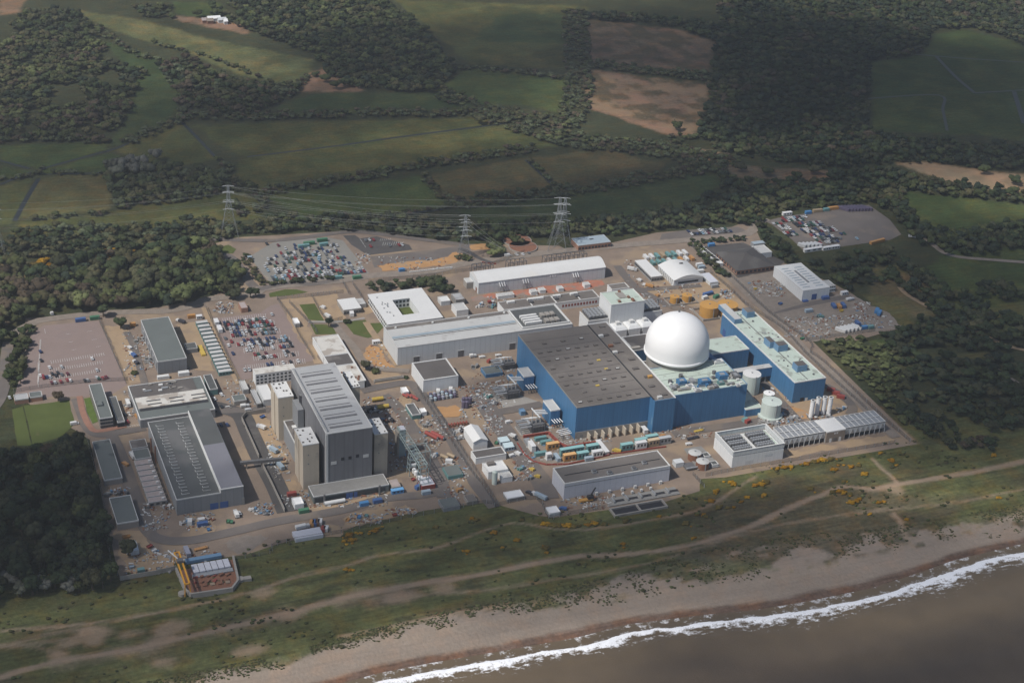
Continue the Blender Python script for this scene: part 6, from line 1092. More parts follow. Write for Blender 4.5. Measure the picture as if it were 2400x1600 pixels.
for k, (x, y) in enumerate(((765, 150), (985, 455))):
    p, q = g('7', x, y, 9), g('7', x+115, y-5, 9); rt = thing('busduct', 'pale twin ducts bridging the %s transformer to its blue tower' % ('upper', 'lower')[k], 'duct', p[0], p[1], 0, 'pale ducts to the blue towers')
    for j in range(3): MB().tube((p[0], p[1]-2+j*2.2, 9), (q[0], q[1]-2+j*2.2, 9), .45, 8).build('duct', M('pale_clad'), rt)
    MB().tube((p[0], p[1]+4, 9.8), (p[0]+1, p[1]-9, 9.8), .5, 6).build('header', M('pale_clad'), rt)
    for j in (0, 1): MB().tube((p[0]+.5, p[1]+3-j*9, 0), (p[0]+.5, p[1]+3-j*9, 9.4), .3, 4).build('post', M('steel'), rt)
def bushset(t, x, y, lbl, dirx, n=3, name='duct_set'):
    p = g(t, x, y, 4); rt = thing(name, lbl, 'duct set', p[0], p[1], 0, 'white bushings round the blue hall')
    for j in range(n): MB().tube((p[0]+(0 if dirx else j*1.9), p[1]+(j*2 if dirx else 0), 4.4), (p[0]+(8 if dirx else j*1.9-1), p[1]+(j*2 if dirx else 5), 5), .28, 8).build('bushing', M('pure_white'), rt)
    for j in range(n): MB().tube((p[0]+(2 if dirx else j*1.9), p[1]+(j*2 if dirx else 1), 0), (p[0]+(2 if dirx else j*1.9), p[1]+(j*2 if dirx else 1), 4.2), .25, 5).build('post', M('steel_dark'), rt)
bushset('7', 945, 245, 'white slanting bushings by the upper blue tower', False, 4); bushset('7', 1180, 560, 'white slanting bushings by the lower blue tower', False, 4); bushset('7', 1230, 670, 'stack of white ducts by the turbine hall corner', True, 4)
# lattice conveyor
def lattice(pa, pb, w, h_, n, r_=.22):
    pa, pb = Vector(pa), Vector(pb); d = (pb-pa).normalized(); s = Vector((-d.y, d.x, 0)).normalized()*w/2; u = Vector((0, 0, h_)); m = MB()
    C_ = [(pa+s*a+u*b, pb+s*a+u*b) for a in (-1, 1) for b in (0, 1)]
    for a, b in C_: m.tube(a, b, r_)
    for i in range(n+1):
        q = [a.lerp(b, i/n) for a, b in C_]; m.tube(q[0], q[1], r_*.8).tube(q[2], q[3], r_*.8).tube(q[0], q[2], r_*.8).tube(q[1], q[3], r_*.8)
        if i < n: q2 = [a.lerp(b, (i+1)/n) for a, b in C_]; m.tube(q[0], q2[1], r_*.6).tube(q[2], q2[3], r_*.6).tube(q[1], q2[3], r_*.6)
    return m
mat('sage_steel', (.27, .33, .33), var=.1)
pA, pB = g('6', 1745, 650, 20), g('6', 1935, 950, 16); rt = thing('lattice_gantry', 'sage green lattice conveyor gantry running seaward right of the dark hall', 'gantry', pA[0], pA[1])
lattice((*pA, 18), (*pB, 14.5), 5, 2.6, 9).build('truss', M('sage_steel'), rt)
for f in (.5, .98): 
    q = (pA[0]+(pB[0]-pA[0])*f, pA[1]+(pB[1]-pA[1])*f); m = MB()
    for sx in (-2.5, 2.5):
        for sy in (-2, 2): m.tube((q[0]+sx*1.3, q[1]+sy*1.3, 0), (q[0]+sx, q[1]+sy, 15), .28)
    for z_ in (4, 8, 12): m.tube((q[0]-3, q[1]-2.4, z_), (q[0]+3, q[1]-2.4, z_), .18).tube((q[0]-3, q[1]+2.4, z_), (q[0]+3, q[1]+2.4, z_), .18).tube((q[0]-3, q[1]-2.4, z_), (q[0]-3, q[1]+2.4, z_), .18)
    m.build('trestle', M('sage_steel'), rt)
q = g('6', 1895, 780, 16); m = MB(); m.tube((q[0]-8, q[1]-4, 15), (q[0]+6, q[1]-4, 15), .25).tube((q[0]-8, q[1]+6, 15), (q[0]+6, q[1]+6, 15), .25).tube((q[0]+6, q[1]-4, 15), (q[0]+6, q[1]+6, 15), .25).tube((q[0]+6, q[1]-4, 0), (q[0]+6, q[1]-4, 15), .25).tube((q[0]+6, q[1]+6, 0), (q[0]+6, q[1]+6, 15), .25); m.build('side_frame', M('sage_steel'), rt)
hk = 20; a, b, c = g('6', 1688, 580, hk), g('6', 1712, 620, hk), g('6', 1772, 612, hk); rt = thing('transfer_tower', 'slim grey transfer tower with pale lilac roof at the head of the lattice conveyor', 'tower', b[0], b[1]); R = (b[0], b[1], c[0], a[1])
MB().box(*R[:2], 0, *R[2:], hk-.2).build('wall', M('sage_steel'), rt); MB().box(R[0]+1, R[1]+.2, hk-.19, R[2]-.2, R[3]-.2, hk).build('roof', M('lilac_clad'), rt); MB().box(R[0]-1.2, R[1], 0, R[0]-.05, R[3], hk-2).build('stair_wall', M('concrete'), rt)
rt = thing('walkway_bridge', 'raised covered walkway linking the grey turbine hall to the beige towers', 'bridge', *g('5', 2225, 930)); a, b = g('6', 245, 915, 5), g('6', 640, 875, 5)
MB().tube((a[0], a[1], 4.6), (b[0], b[1], 4.6), 1.4, 4).build('deck', M('steel_dark'), rt)
for f in (.15, .5, .85): MB().cbox(a[0]+(b[0]-a[0])*f, a[1]+(b[1]-a[1])*f, 0, .6, 1.6, 3.8).build('pier', M('concrete'), rt)
# ---------------- intake structures on the shore side
def wallpoly(name, lbl, cat, P, t_, h_, m_, z=0, closed=False):
    o = MB(); n = len(P)
    for i in range(n if closed else n-1):
        (ax, ay), (bx, by) = P[i], P[(i+1) % n]; L_ = math.hypot(bx-ax, by-ay); o.cbox((ax+bx)/2, (ay+by)/2, z, L_+t_*.98, t_, h_-.004*(i % 2), a=math.atan2(by-ay, bx-ax))
    o = o.build(name, M(m_)); return tag(o, lbl, cat)
rt = thing('intake_pit', 'concrete intake pit with rusty screens, grey cover slabs and angled sea wall', 'intake', *g('Z', 500, 1260))
PZ = pts('Z', 310, 820, 505, 1265, 635, 1370, 1515, 1240, 1650, 1060, 1540, 560)
m = MB(); n = len(PZ)
for i in range(n-1):
    (ax, ay), (bx, by) = PZ[i], PZ[i+1]; L_ = math.hypot(bx-ax, by-ay); m.cbox((ax+bx)/2, (ay+by)/2, -2, L_+1, 1.1, 4.6+.01*i, a=math.atan2(by-ay, bx-ax))
m.build('pit_wall', M('concrete'), rt)
MB().prism([PZ[0], PZ[1], PZ[2], PZ[3], PZ[4], PZ[5]], -1, .35).build('pit_floor', M('rust'), rt)
a, b, c = g('Z', 640, 690, 1.8), g('Z', 680, 860, 1.8), g('Z', 1490, 700, 1.8); yy0, yy1 = (b[1]+c[1])/2, a[1]
for i in range(6):
    w_ = (c[0]-b[0])/6; MB().box(b[0]+i*w_+.2, yy0, .4, b[0]+(i+1)*w_-.2, yy1+.5, 2.2).build('cover_slab', M('lilac_clad'), rt)
MB().box(b[0]-1, yy0-3.5, .4, c[0]+.5, yy0-.4, 1.3).build('walkway', M('steel'), rt); MB().box(b[0]-2, yy1+4, .3, c[0]-3, yy1+7, 2.4).build('walkway', M('blue_light'), rt)
for i in range(5): q = g('Z', 760+i*165, 1120-i*22, 1); MB().cbox(q[0], q[1], .4, 2.6, 2.4, .5+.3*(i % 2)).build('screen_slot', M('yard_tan' if i in (2, 4) else 'rust'), rt)
for i in range(12): q = g('Z', 720+(i % 6)*140, 940+(i//6)*110-(i % 6)*14, 1); MB().cbox(q[0], q[1], .38, 1.2+rs.random()*2, .7+rs.random(), .6+rs.random()*.8, a=.1*i).build('screen_gear', M('red_paint' if i % 3 == 0 else 'rust'), rt)
for x, y in ((430, 1290), (1690, 980)): q = g('Z', x, y, 1); MB().cyl(q[0], q[1], -1, 1.6, 2.2, 16).build('outfall_drum', M('concrete'), rt)
q0, q1 = g('Z', 1660, 1020, 0), g('Z', 1930, 990, 0); MB().box(q0[0], q0[1]-1.5, -1, q1[0], q0[1]+1.5, 1.4).build('groyne', M('concrete'), rt)
rt = thing('gantry_crane', 'long orange gantry crane standing along the left side of the intake pit', 'crane', *g('Z', 560, 1240)); hc = 9
a0, a1 = g('Z', 360, 380, hc), g('Z', 590, 1060, hc); b0, b1 = g('Z', 260, 400, hc), g('Z', 495, 1080, hc)
for (p_, q_) in ((a0, a1), (b0, b1)): d = math.atan2(q_[1]-p_[1], q_[0]-p_[0]); MB().cbox((p_[0]+q_[0])/2, (p_[1]+q_[1])/2, hc-1, math.hypot(q_[0]-p_[0], q_[1]-p_[1]), .8, 1.1, a=d).build('girder', M('orange_paint' if 0 else 'crane_orange') if 'crane_orange' in MATS else mat('crane_orange', (.62, .30, .03), var=.06), rt)
for (p_, q_) in ((a0, b0), (a1, b1)): MB().tube((*p_, hc-.5), (*q_, hc-.5), .5).build('end_beam', M('crane_orange'), rt)
for p_, dy in ((a0, .4), (b0, .4), (a1, -.4), (b1, -.4)): MB().tube((p_[0], p_[1], hc-1), (p_[0]+(.5 if p_ in (a0, a1) else -.5), p_[1]+dy, .4), .38).build('leg', M('crane_orange'), rt)
f = .33; q_ = (a0[0]*(1-f)+a1[0]*f+b0[0]*(1-f)+b1[0]*f)/2, (a0[1]*(1-f)+a1[1]*f+b0[1]*(1-f)+b1[1]*f)/2; tr = MB().cbox(q_[0], q_[1], hc+.12, 3.6, 3, 1.6).build('trolley', M('steel_dark'), rt); MB().tube((q_[0]-1, q_[1]+1, hc+1.8), (q_[0]-5, q_[1]+9, hc+3), .35).build('hoist_arm', M('white_trim'), tr)
# lower right outfall
rt = thing('outfall_basin', 'grey concrete outfall basin with rails sunk in the dunes below the lilac hall', 'basin', *g('7', 1720, 1370)); a, b, c = g('7', 1690, 1340, 1), g('7', 1735, 1400, 1), g('7', 2225, 1330, 1); d_ = g('7', 2140, 1255, 1)
x0, y0, x1, y1 = b[0]-1, (b[1]+c[1])/2, c[0], (a[1]+d_[1])/2
for q in ((x0, y0, x1, y0+1), (x0, y1-1, x1, y1), (x0, y0+1, x0+1, y1-1), (x1-1, y0+1, x1, y1-1), ((x0+x1)/2-.5, y0+1, (x0+x1)/2+.5, y1-1)): MB().box(q[0], q[1], -2, q[2], q[3], 1.6).build('basin_wall', M('concrete'), rt)
MB().box(x0+1, y0+1, -2, x1-1, y1-1, .45).build('basin_floor', M('black'), rt)
a, b = g('7', 1600, 1220, 3), g('7', 2230, 1120, 3); rt = thing('screen_deck', 'dark steel screening deck with fallen frames in front of the lilac hall', 'deck', a[0], a[1]); yb_ = g('7', 1690, 1330, 1)[1]
MB().box(a[0]+2, yb_+2, 0, b[0]+4, a[1]-1, .7).build('deck_slab', M('concrete_dark'), rt)
for k in range(5): MB().box(a[0]+6+k*(b[0]-a[0])/5, yb_+4, .71, a[0]+6.8+k*(b[0]-a[0])/5, a[1]-2, 2.2).build('beam', M('steel'), rt); MB().box(a[0]+8+k*(b[0]-a[0])/5, yb_+5, .705, a[0]+14+k*(b[0]-a[0])/5, a[1]-4, .76).build('pit_cover', M('black'), rt)
for k in range(5): q = g('7', 1700+k*85, 1190-k*17, 2); MB().cbox(q[0], q[1]-3, .72, 1.4, 1.4, 1.6).build('motor', M('grey_trim'), rt)
q = g('7', 1490, 1245, 2); rt = thing('mobile_crane', 'tan mobile crane with black jib parked before the lilac hall', 'crane', q[0], q[1]); MB().cbox(q[0]-2, q[1], .8, 9, 2.6, 1.2).build('chassis', M('orange_paint'), rt); MB().cbox(q[0]+1, q[1], 2.01, 4, 2.6, 2).build('cab', M('black'), rt); MB().tube((q[0]+1, q[1], 4), (q[0]+5, q[1]+2, 8), .5).build('jib', M('black'), rt); [MB().hcyl(q[0]-5.5+k*2.2, q[1], .5, 2.7, .5, 'y', 10).build('wheel', M('tyre'), rt) for k in range(4)]
# right of the lilac hall
q = g('7', 2250, 900, 3); rt = thing('plant_skid', 'grey plant skid with louvred box at the right end of the lilac hall', 'plant', q[0], q[1]); MB().cbox(q[0]+4, q[1]-2, .1, 6, 5, 3.5).build('louvre_box', M('pale_clad'), rt); MB().cbox(q[0]+10, q[1]-6, .1, 7, 6, 1.6).build('skid_frame', M('steel_dark'), rt); MB().hcyl(q[0]+10, q[1]-10, 2, 8, .6, 'x', 8).build('pipe', M('steel'), rt)
# pipes and skids round chimneys and behind
for k, (t, x, y, w_) in enumerate((('8', 1850, 810, 9), ('8', 1600, 900, 5), ('8', 1300, 860, 6), ('8', 1150, 930, 9), ('8', 1400, 890, 8), ('8', 1240, 940, 9), ('7', 450, 20, 6), ('6', 1830, 760, 8), ('6', 1990, 720, 7), ('6', 2040, 840, 5), ('6', 1460, 430, 10), ('6', 1600, 520, 7), ('5', 1340, 1310, 6), ('5', 1000, 1185, 8), ('5', 1130, 1180, 6), ('5', 1540, 1320, 6), ('6', 370, 1340, 6), ('6', 480, 1370, 5), ('6', 1950, 560, 7), ('7', 500, 400, 6), ('7', 280, 620, 8), ('7', 300, 680, 7), ('5', 1700, 1460, 6), ('5', 1960, 560, 5), ('4', 1640, 1130, 8), ('8', 1720, 880, 8), ('1', 1290, 1150, 9), ('1', 1350, 1340, 9), ('2', 60, 860, 10), ('3', 590, 1040, 7), ('3', 480, 1035, 6), ('7', 560, 300, 7), ('7', 600, 360, 7), ('7', 1250, 610, 5), ('7', 870, 960, 6), ('7', 940, 1050, 5), ('4', 770, 920, 6))):
    q = g(t, x, y, 1.5); rt = thing('process_skid', 'tangle of small pipes and steel boxes, %s' % ['right of the four white stacks', 'at the foot of the four white stacks', 'right of the widest pale tank', 'above the open topped white hall', 'beside the orange sand by the stacks', 'behind the ribbed hall', 'on the road above the blue square room', 'inside the lattice conveyor yard', 'right of the lattice conveyor head', 'beside the two tan cylinders', 'black heap right of the dark hall', 'below the black heap right of the hall', 'at the end of the pink roofed cabins', 'in front of the long grey shed, left', 'in front of the long grey shed, right', 'at the grey turbine hall corner', 'right of the blue turbine hall doors', 'beside the round road bed', 'below the small dark outbuilding', 'left of the tall purple vessels', 'behind the gabled store', 'left of the gabled store', 'before the grey turbine hall', 'right of the orange box', 'middle of the storage yard', 'before the stacks', 'left of the plain grey hall, rear', 'left of the plain grey hall, front', 'in the electrical yard by the brick hut', 'left end of the long low range, right', 'left end of the long low range, left', 'on the yard road above the transformers', 'on the yard road beside the transformers', 'by the turbine hall corner columns', 'on the gravel beside the road, rear', 'on the gravel beside the road, front', 'among gas bottles by the orange tanks'][k], 'plant', q[0], q[1])
    r2 = random.Random(k+50); m = MB(); m2 = MB()
    for j in range(6): m.tube((q[0]-w_/2+r2.random()*w_, q[1]-w_/3+r2.random()*w_*.6, .4+r2.random()*1.4), (q[0]-w_/2+r2.random()*w_, q[1]-w_/3+r2.random()*w_*.6, .4+r2.random()*1.8), .18+.15*r2.random(), 6)
    for j in range(5): m2.cbox(q[0]-w_/2+r2.random()*w_, q[1]-w_/3+r2.random()*w_*.6, 0, .8+r2.random()*1.6, .8+r2.random()*1.4, .8+r2.random()*1.8, a=r2.random())
    m.build('pipe', M(r2.choice(['steel', 'grey_trim', 'steel', 'rust'])), rt); m2.build('equipment_box', M('black' if 'black heap' in rt['label'] else r2.choice(['steel_dark', 'grey_trim', 'teal_paint', 'steel', 'concrete_dark'])), rt); MB().cyl(q[0]+w_*.2, q[1], 0, 2.5, .8, 10).build('drum', M(r2.choice(['steel', 'white_trim', 'blue_light'])), rt)
# vans, lorries
def van(t, x, y, a, col, lbl, L=5.4, h_=2.2, cat='van'):
    p = g(t, x, y, 1); rt = thing('lorry' if cat == 'lorry' else cat.replace(' ', '_'), lbl, cat, p[0], p[1], 0); rt.rotation_euler = (0, 0, a)
    def add(nm, fn, m_, c=None):
        m = MB(); fn(m); o = m.build(nm, M(m_)); o.parent = rt
        if c: o.color = (*c, 1)
    w_ = 2.0 if cat == 'van' else 2.4; k = 1.6 if cat == 'lorry' else 1.2
    if cat == 'van': add('body', lambda m: m.add([(-L/2, -w_/2, .4), (L/2, -w_/2, .4), (L/2, w_/2, .4), (-L/2, w_/2, .4), (-L/2, -w_/2, h_), (L/2-1.5, -w_/2, h_), (L/2-1.5, w_/2, h_), (-L/2, w_/2, h_), (L/2-.7, -w_/2, 1.3), (L/2-.7, w_/2, 1.3), (L/2, -w_/2, 1.1), (L/2, w_/2, 1.1)], [(0, 3, 2, 1), (0, 1, 10, 8, 5, 4), (3, 7, 6, 9, 11, 2), (4, 5, 6, 7), (5, 8, 9, 6), (8, 10, 11, 9), (1, 2, 11, 10), (0, 4, 7, 3)]), 'obj_gloss', PAL_C[col])
    else:
        add('box_body', lambda m: m.box(-L/2, -w_/2, .9, L/2-2.4, w_/2, h_), 'obj', PAL_C[col]); add('cab', lambda m: m.box(L/2-2.2, -w_/2+.1, .6, L/2, w_/2-.1, h_*.8), 'obj_gloss', PAL_C['white' if col != 'white' else 'silver']); add('chassis', lambda m: m.box(-L/2+.2, -.6, .5, L/2-2.3, .6, .88), 'steel_dark')
    add('windscreen', lambda m: m.box(L/2-(1.15 if cat == 'van' else .06)+.0, -w_/2+.2, 1.32, L/2-(.9 if cat == 'van' else -.04), w_/2-.2, h_*.78), 'glass_dark')
    for sx in (-L/2+1, L/2-1): add('wheel', lambda m: m.hcyl(sx, 0, .38, w_+.06, .38, 'y', 10), 'tyre')
for t, x, y, a, col, l, L_, h_, cat in (('5', 685, 555, .05, 'white', 'white van parked beside the lawn', 5.6, 2.3, 'van'), ('5', 1218, 855, 1.75, 'white', 'white lorry at the top of the pink roofed cabins', 8, 3, 'lorry'), ('5', 1175, 375, 1.6, 'white', 'cream box lorry between office slab and workshops', 9, 3.4, 'lorry'), ('5', 1150, 925, 2.0, 'orange', 'orange pickup van on the road by the long grey shed', 6, 2, 'van'), ('5', 1258, 490, 1.8, 'orange', 'orange box van at the workshop range corner', 6, 2.6, 'van'),
        ('6', 440, 590, 2.2, 'white', 'white lorry inside the walled compound', 7, 2.8, 'lorry'), ('6', 545, 800, 2.0, 'pale blue', 'pale blue lorry in the walled compound below the towers', 9, 3.2, 'lorry'), ('6', 608, 945, 1.75, 'pale blue', 'long pale blue lorry beneath the covered walkway', 11, 3.4, 'lorry'), ('6', 1060, 965, 0, 'white', 'x', 0, 0, 'skipme'), ('6', 820, 1510, .1, 'white', 'white lorry beside the slab store near the shore', 9, 3, 'lorry'),
        ('6', 210, 1390, 1.6, 'white', 'white lorry right of the blue turbine hall doors', 7, 3, 'lorry'), ('7', 785, 665, 2.2, 'white', 'white van on the road left of the red barrier', 5.5, 2.2, 'van'), ('7', 835, 828, 2.0, 'white', 'white van near the end of the pale blue cabins', 5, 2.1, 'van'), ('7', 788, 850, .2, 'white', 'white van parked beside the small white garage', 4.8, 2.2, 'van'), ('7', 755, 540, .1, 'white', 'white van in front of the lower transformer group', 5, 2, 'van'),
        ('7', 945, 1190, 2.1, 'dark', 'dark van right of the white topped box store', 5.5, 1.9, 'van'), ('7', 1035, 1225, 2.1, 'pale blue', 'pale blue coach parked in the seaward lane', 11, 3, 'lorry'), ('7', 1250, 1335, 2.6, 'blue', 'blue van right of the white cube store at the shore fence', 5, 2, 'van'), ('7', 965, 975, 2.0, 'yellow', 'yellow digger van on the road left of the lilac hall, rear', 4, 2, 'van'), ('7', 1015, 1040, 2.4, 'yellow', 'yellow digger van on the road left of the lilac hall, front', 4, 2, 'van'),
        ('7', 1745, 805, 2.4, 'yellow', 'yellow loader on the red barrier by the teal cabins', 6, 2.2, 'van'), ('8', 215, 1058, 0, 'orange', 'orange van under the blue hall corner', 4.5, 1.8, 'van'), ('8', 450, 1132, 0, 'white', 'white car on the road left of the open topped hall', 4.8, 1.5, 'van'), ('8', 460, 1085, .1, 'dark', 'dark car on the road above the white one', 4.5, 1.5, 'van'), ('8', 515, 1072, .1, 'dark', 'dark car beside another above the white one', 4.5, 1.5, 'van'),
        ('8', 540, 1010, .1, 'yellow', 'yellow barrier pile below the auxiliary block', 7, 1, 'van'), ('8', 980, 985, 0, 'x', 'x', 0, 0, 'skipme'), ('7', 2170, 665, .1, 'orange', 'x', 0, 0, 'skipme'), ('2', 1005, 860, 2.1, 'white', 'white van in the fenced lane left of the security lodge, rear', 5, 2.2, 'van'), ('2', 1045, 940, 2.0, 'white', 'cream van in the fenced lane left of the security lodge, front', 7, 2.6, 'van'),
        ('1', 1190, 1228, 1.9, 'white', 'white car on the road left of the plain grey hall', 5, 1.8, 'van'), ('1', 1222, 1300, 1.9, 'blue', 'blue lorry on the road left of the plain grey hall', 7, 2.6, 'lorry'), ('1', 1247, 1368, 1.9, 'dark', 'dark lorry on the road left of the plain grey hall', 6, 2.4, 'lorry'), ('1', 1660, 990, 2.2, 'dark', 'black lorry behind the plain grey hall', 8, 2.4, 'lorry'), ('3', 745, 580, -.1, 'white', 'white van on the track left of the far pylon', 6, 2.4, 'van'),
        ('3', 1888, 710, -.7, 'white', 'white lorry left of the long pale office shed', 8, 3, 'lorry'), ('3', 1953, 805, 1.9, 'white', 'white van on the road left of the office shed', 5, 2, 'van'), ('3', 2035, 860, 2.3, 'orange', 'orange mobile crane truck on the road below the office shed', 9, 2.5, 'lorry'), ('3', 2118, 945, 2, 'orange', 'small orange digger by the small orange tanks', 3.5, 2, 'van'), ('3', 425, 1505, 0, 'white', 'small white lorry before the long pale grey hall', 5, 2.6, 'lorry'),
        ('3', 510, 1510, 0, 'white', 'white car before the long pale grey hall, left one', 4.6, 1.5, 'van'), ('3', 660, 1495, 0, 'white', 'white car before the long pale grey hall, right one', 4.6, 1.5, 'van'), ('3', 580, 1550, .5, 'red', 'red excavator van near the blue square room', 5, 2.4, 'van'), ('4', 1930, 985, .1, 'white', 'white lorry below the warehouse annexe', 7, 2.4, 'lorry'), ('X', 1080, 470, 2.4, 'white', 'white bus at the right corner of the far car park', 9, 3, 'lorry'),
        ('3', 590, 1010, 0, 'red', 'red lorry at the left end of the long low range', 5, 2.4, 'lorry'), ('1', 475, 918, 1.7, 'white', 'white sign board van at the bend of the wood road', 3.5, 2.6, 'van'), ('D', 1385, 540, .1, 'orange', 'orange flatbed trailer above the intake pit', 8, 1.2, 'van'), ('6', 290, 395, 0, 'white', 'white lorry beside the green roofed store', 6, 2.4, 'lorry'), ('6', 320, 425, 0, 'silver', 'silver car beside the green roofed store', 4.5, 1.5, 'van'), ('6', 2265, 1165, .3, 'orange', 'orange loader at the patrol road foot', 5, 2.2, 'van'), ('7', 2210, 610, 0, 'x', 'x', 0, 0, 'skipme')):
    if cat == 'skipme': continue
    van(t, x, y, a, col, l, L_, h_, cat)
# red plastic barrier lines
for k, (l, P) in enumerate((('red barrier wall bending round the teal containers by the hall corner', pts('7', 885, 690, 1120, 655, 1230, 760, 1290, 785, 1560, 740)), ('long red barrier curving from the road to the lilac hall', pts('7', 830, 740, 900, 850, 980, 910, 1100, 940, 1300, 935, 1600, 870, 1680, 850)), ('red barrier running behind the lilac hall to the teal cabins', pts('7', 1560, 850, 1800, 830, 2000, 800, 2200, 775)), ('red barrier line beside the orange earthworks', pts('3', 505, 650, 640, 665)), ('white and red wall along the orange earthworks', pts('2', 1800, 545, 2200, 500)))):
    o = MB()
    for i in range(len(P)-1):
        (ax, ay), (bx, by) = P[i], P[i+1]; L_ = math.hypot(bx-ax, by-ay); n = max(1, int(L_/3))
        for j in range(n): f = (j+.5)/n; o.cbox(ax+(bx-ax)*f, ay+(by-ay)*f, .1, L_/n*.9, 1.1 if k == 0 else .6, 2 if k == 0 else 1.0, a=math.atan2(by-ay, bx-ax))
    tag(o.build('barrier', M('red_paint' if k < 4 else 'white_trim')), l, 'barrier', 'plastic barrier lines')
# fences: posts (parts) and wire mesh
pm = proto_mesh('post', lambda m: m.box(-.12, -.12, 0, .12, .12, 3.2), [M('steel')])
def fence(lbl, P, sp=6., h_=3.0, solid=None, n_sm=3):
    P = smooth_line(P, n_sm) if n_sm > 1 else P; rt = thing('perimeter_fence', lbl, 'fence', *P[0], 0); m = MB(); q = []
    for i in range(len(P)-1):
        (ax, ay), (bx, by) = P[i], P[i+1]; L_ = math.hypot(bx-ax, by-ay); a = math.atan2(by-ay, bx-ax); m.cbox((ax+bx)/2, (ay+by)/2, .15, L_, .05 if not solid else .3, h_, a=a)
        n = max(1, round(L_/sp)); q += [(ax+(bx-ax)*j/n, ay+(by-ay)*j/n) for j in range(n)]
    m.build('mesh_panel' if not solid else 'wall_panel', M(solid or 'mesh_wire'), rt)
    for j, (x, y) in enumerate(q[:100]): o = bpy.data.objects.new('post', pm); COL.objects.link(o); o.parent = rt; o.location = (x-P[0][0], y-P[0][1], 0)
    if len(q) > 100:
        m = MB(); [m.box(x-.12, y-.12, 0, x+.12, y+.12, 3.2) for x, y in q[100:]]; m.build('post', M('steel'), rt, kind='stuff')
fence('seaward security fence of the blue station above the gorse', pts('8', 2340, 1135, 1900, 1210, 1380, 1300, 860, 1385, 600, 1440)); fence('outer right hand fence of the patrol road', pts('8', 2480, 1120, 2260, 930, 1700, 400, 1560, 300)+pts('4', 1560, 1380, 1180, 1110, 860, 800, 620, 620, 440, 480))
fence('inner right hand fence of the patrol road beside the blue long building', pts('8', 2080, 830, 1720, 500, 1500, 290)+pts('4', 1300, 1250, 1000, 1060, 830, 900, 640, 740)); fence('dark fence between the two stations along the patrol road', pts('7', 0, 310, 150, 530, 300, 760, 470, 1020, 600, 1220, 660, 1320))
fence('second fence beside the patrol road nearer the reactor hall', pts('6', 1870, 230, 1990, 420, 2352, 980)+pts('7', 500, 1110, 640, 1330)); fence('grey compound wall left of the beige towers', pts('6', 480, 455, 300, 485, 262, 530, 340, 700, 420, 880), solid='concrete', n_sm=1)
fence('grey compound wall running seaward beside the dark road', pts('6', 455, 960, 540, 1130, 655, 1375), solid='concrete', n_sm=1); fence('brown fence along the edge of the near pine wood', pts('5', 800, 700, 850, 900, 930, 1180, 1000, 1568)+pts('D', 760, 620, 830, 765)); fence('shore fence of the old station', pts('D', 1620, 620, 1860, 580, 1910, 520, 2352, 440)+pts('E', 200, 390, 640, 300, 1000, 235, 1060, 270))
fence('corner yard wall facing the dunes', pts('D', 830, 765, 1070, 725, 1215, 690), solid='concrete', n_sm=1); fence('fence round the sandy strip beside the full pink car park', pts('2', 585, 790, 740, 1000, 770, 1090, 930, 1350)); fence('inner fence of the sandy strip beside the lawns', pts('2', 700, 825, 860, 990, 900, 1020, 960, 1110)); fence('fence across the top of the sandy strip', pts('2', 585, 795, 900, 765, 1200, 730))
fence('fence beside the lane left of the security lodge', pts('2', 910, 775, 1040, 990, 1190, 975)); fence('short fence pair left of the courtyard office', pts('2', 1280, 650, 1380, 800)); fence('short fence at the security gate', pts('2', 1190, 640, 1250, 750)); fence('front fence of the empty pink car park', pts('5', 130, 275, 380, 235, 800, 185, 1180, 165)); fence('fence between the empty pink car park and the sand strip', pts('1', 910, 985, 1160, 1568))
fence('fence left of the full pink car park', pts('1', 1890, 870, 2010, 1150, 2200, 1568)); fence('shore fence by the outfall basin', pts('8', 590, 1540, 480, 1420), n_sm=1); fence('fence at the bottom of the storage yard', pts('4', 1520, 1370, 2160, 1280)); fence('fence beyond the long white hall', pts('2', 1420, 640, 2352, 530)+pts('3', 900, 560)); fence('fence in front of the white topped box store', pts('7', 660, 1315, 1010, 1255, 1120, 1430, 1290, 1400, 1640, 1340))
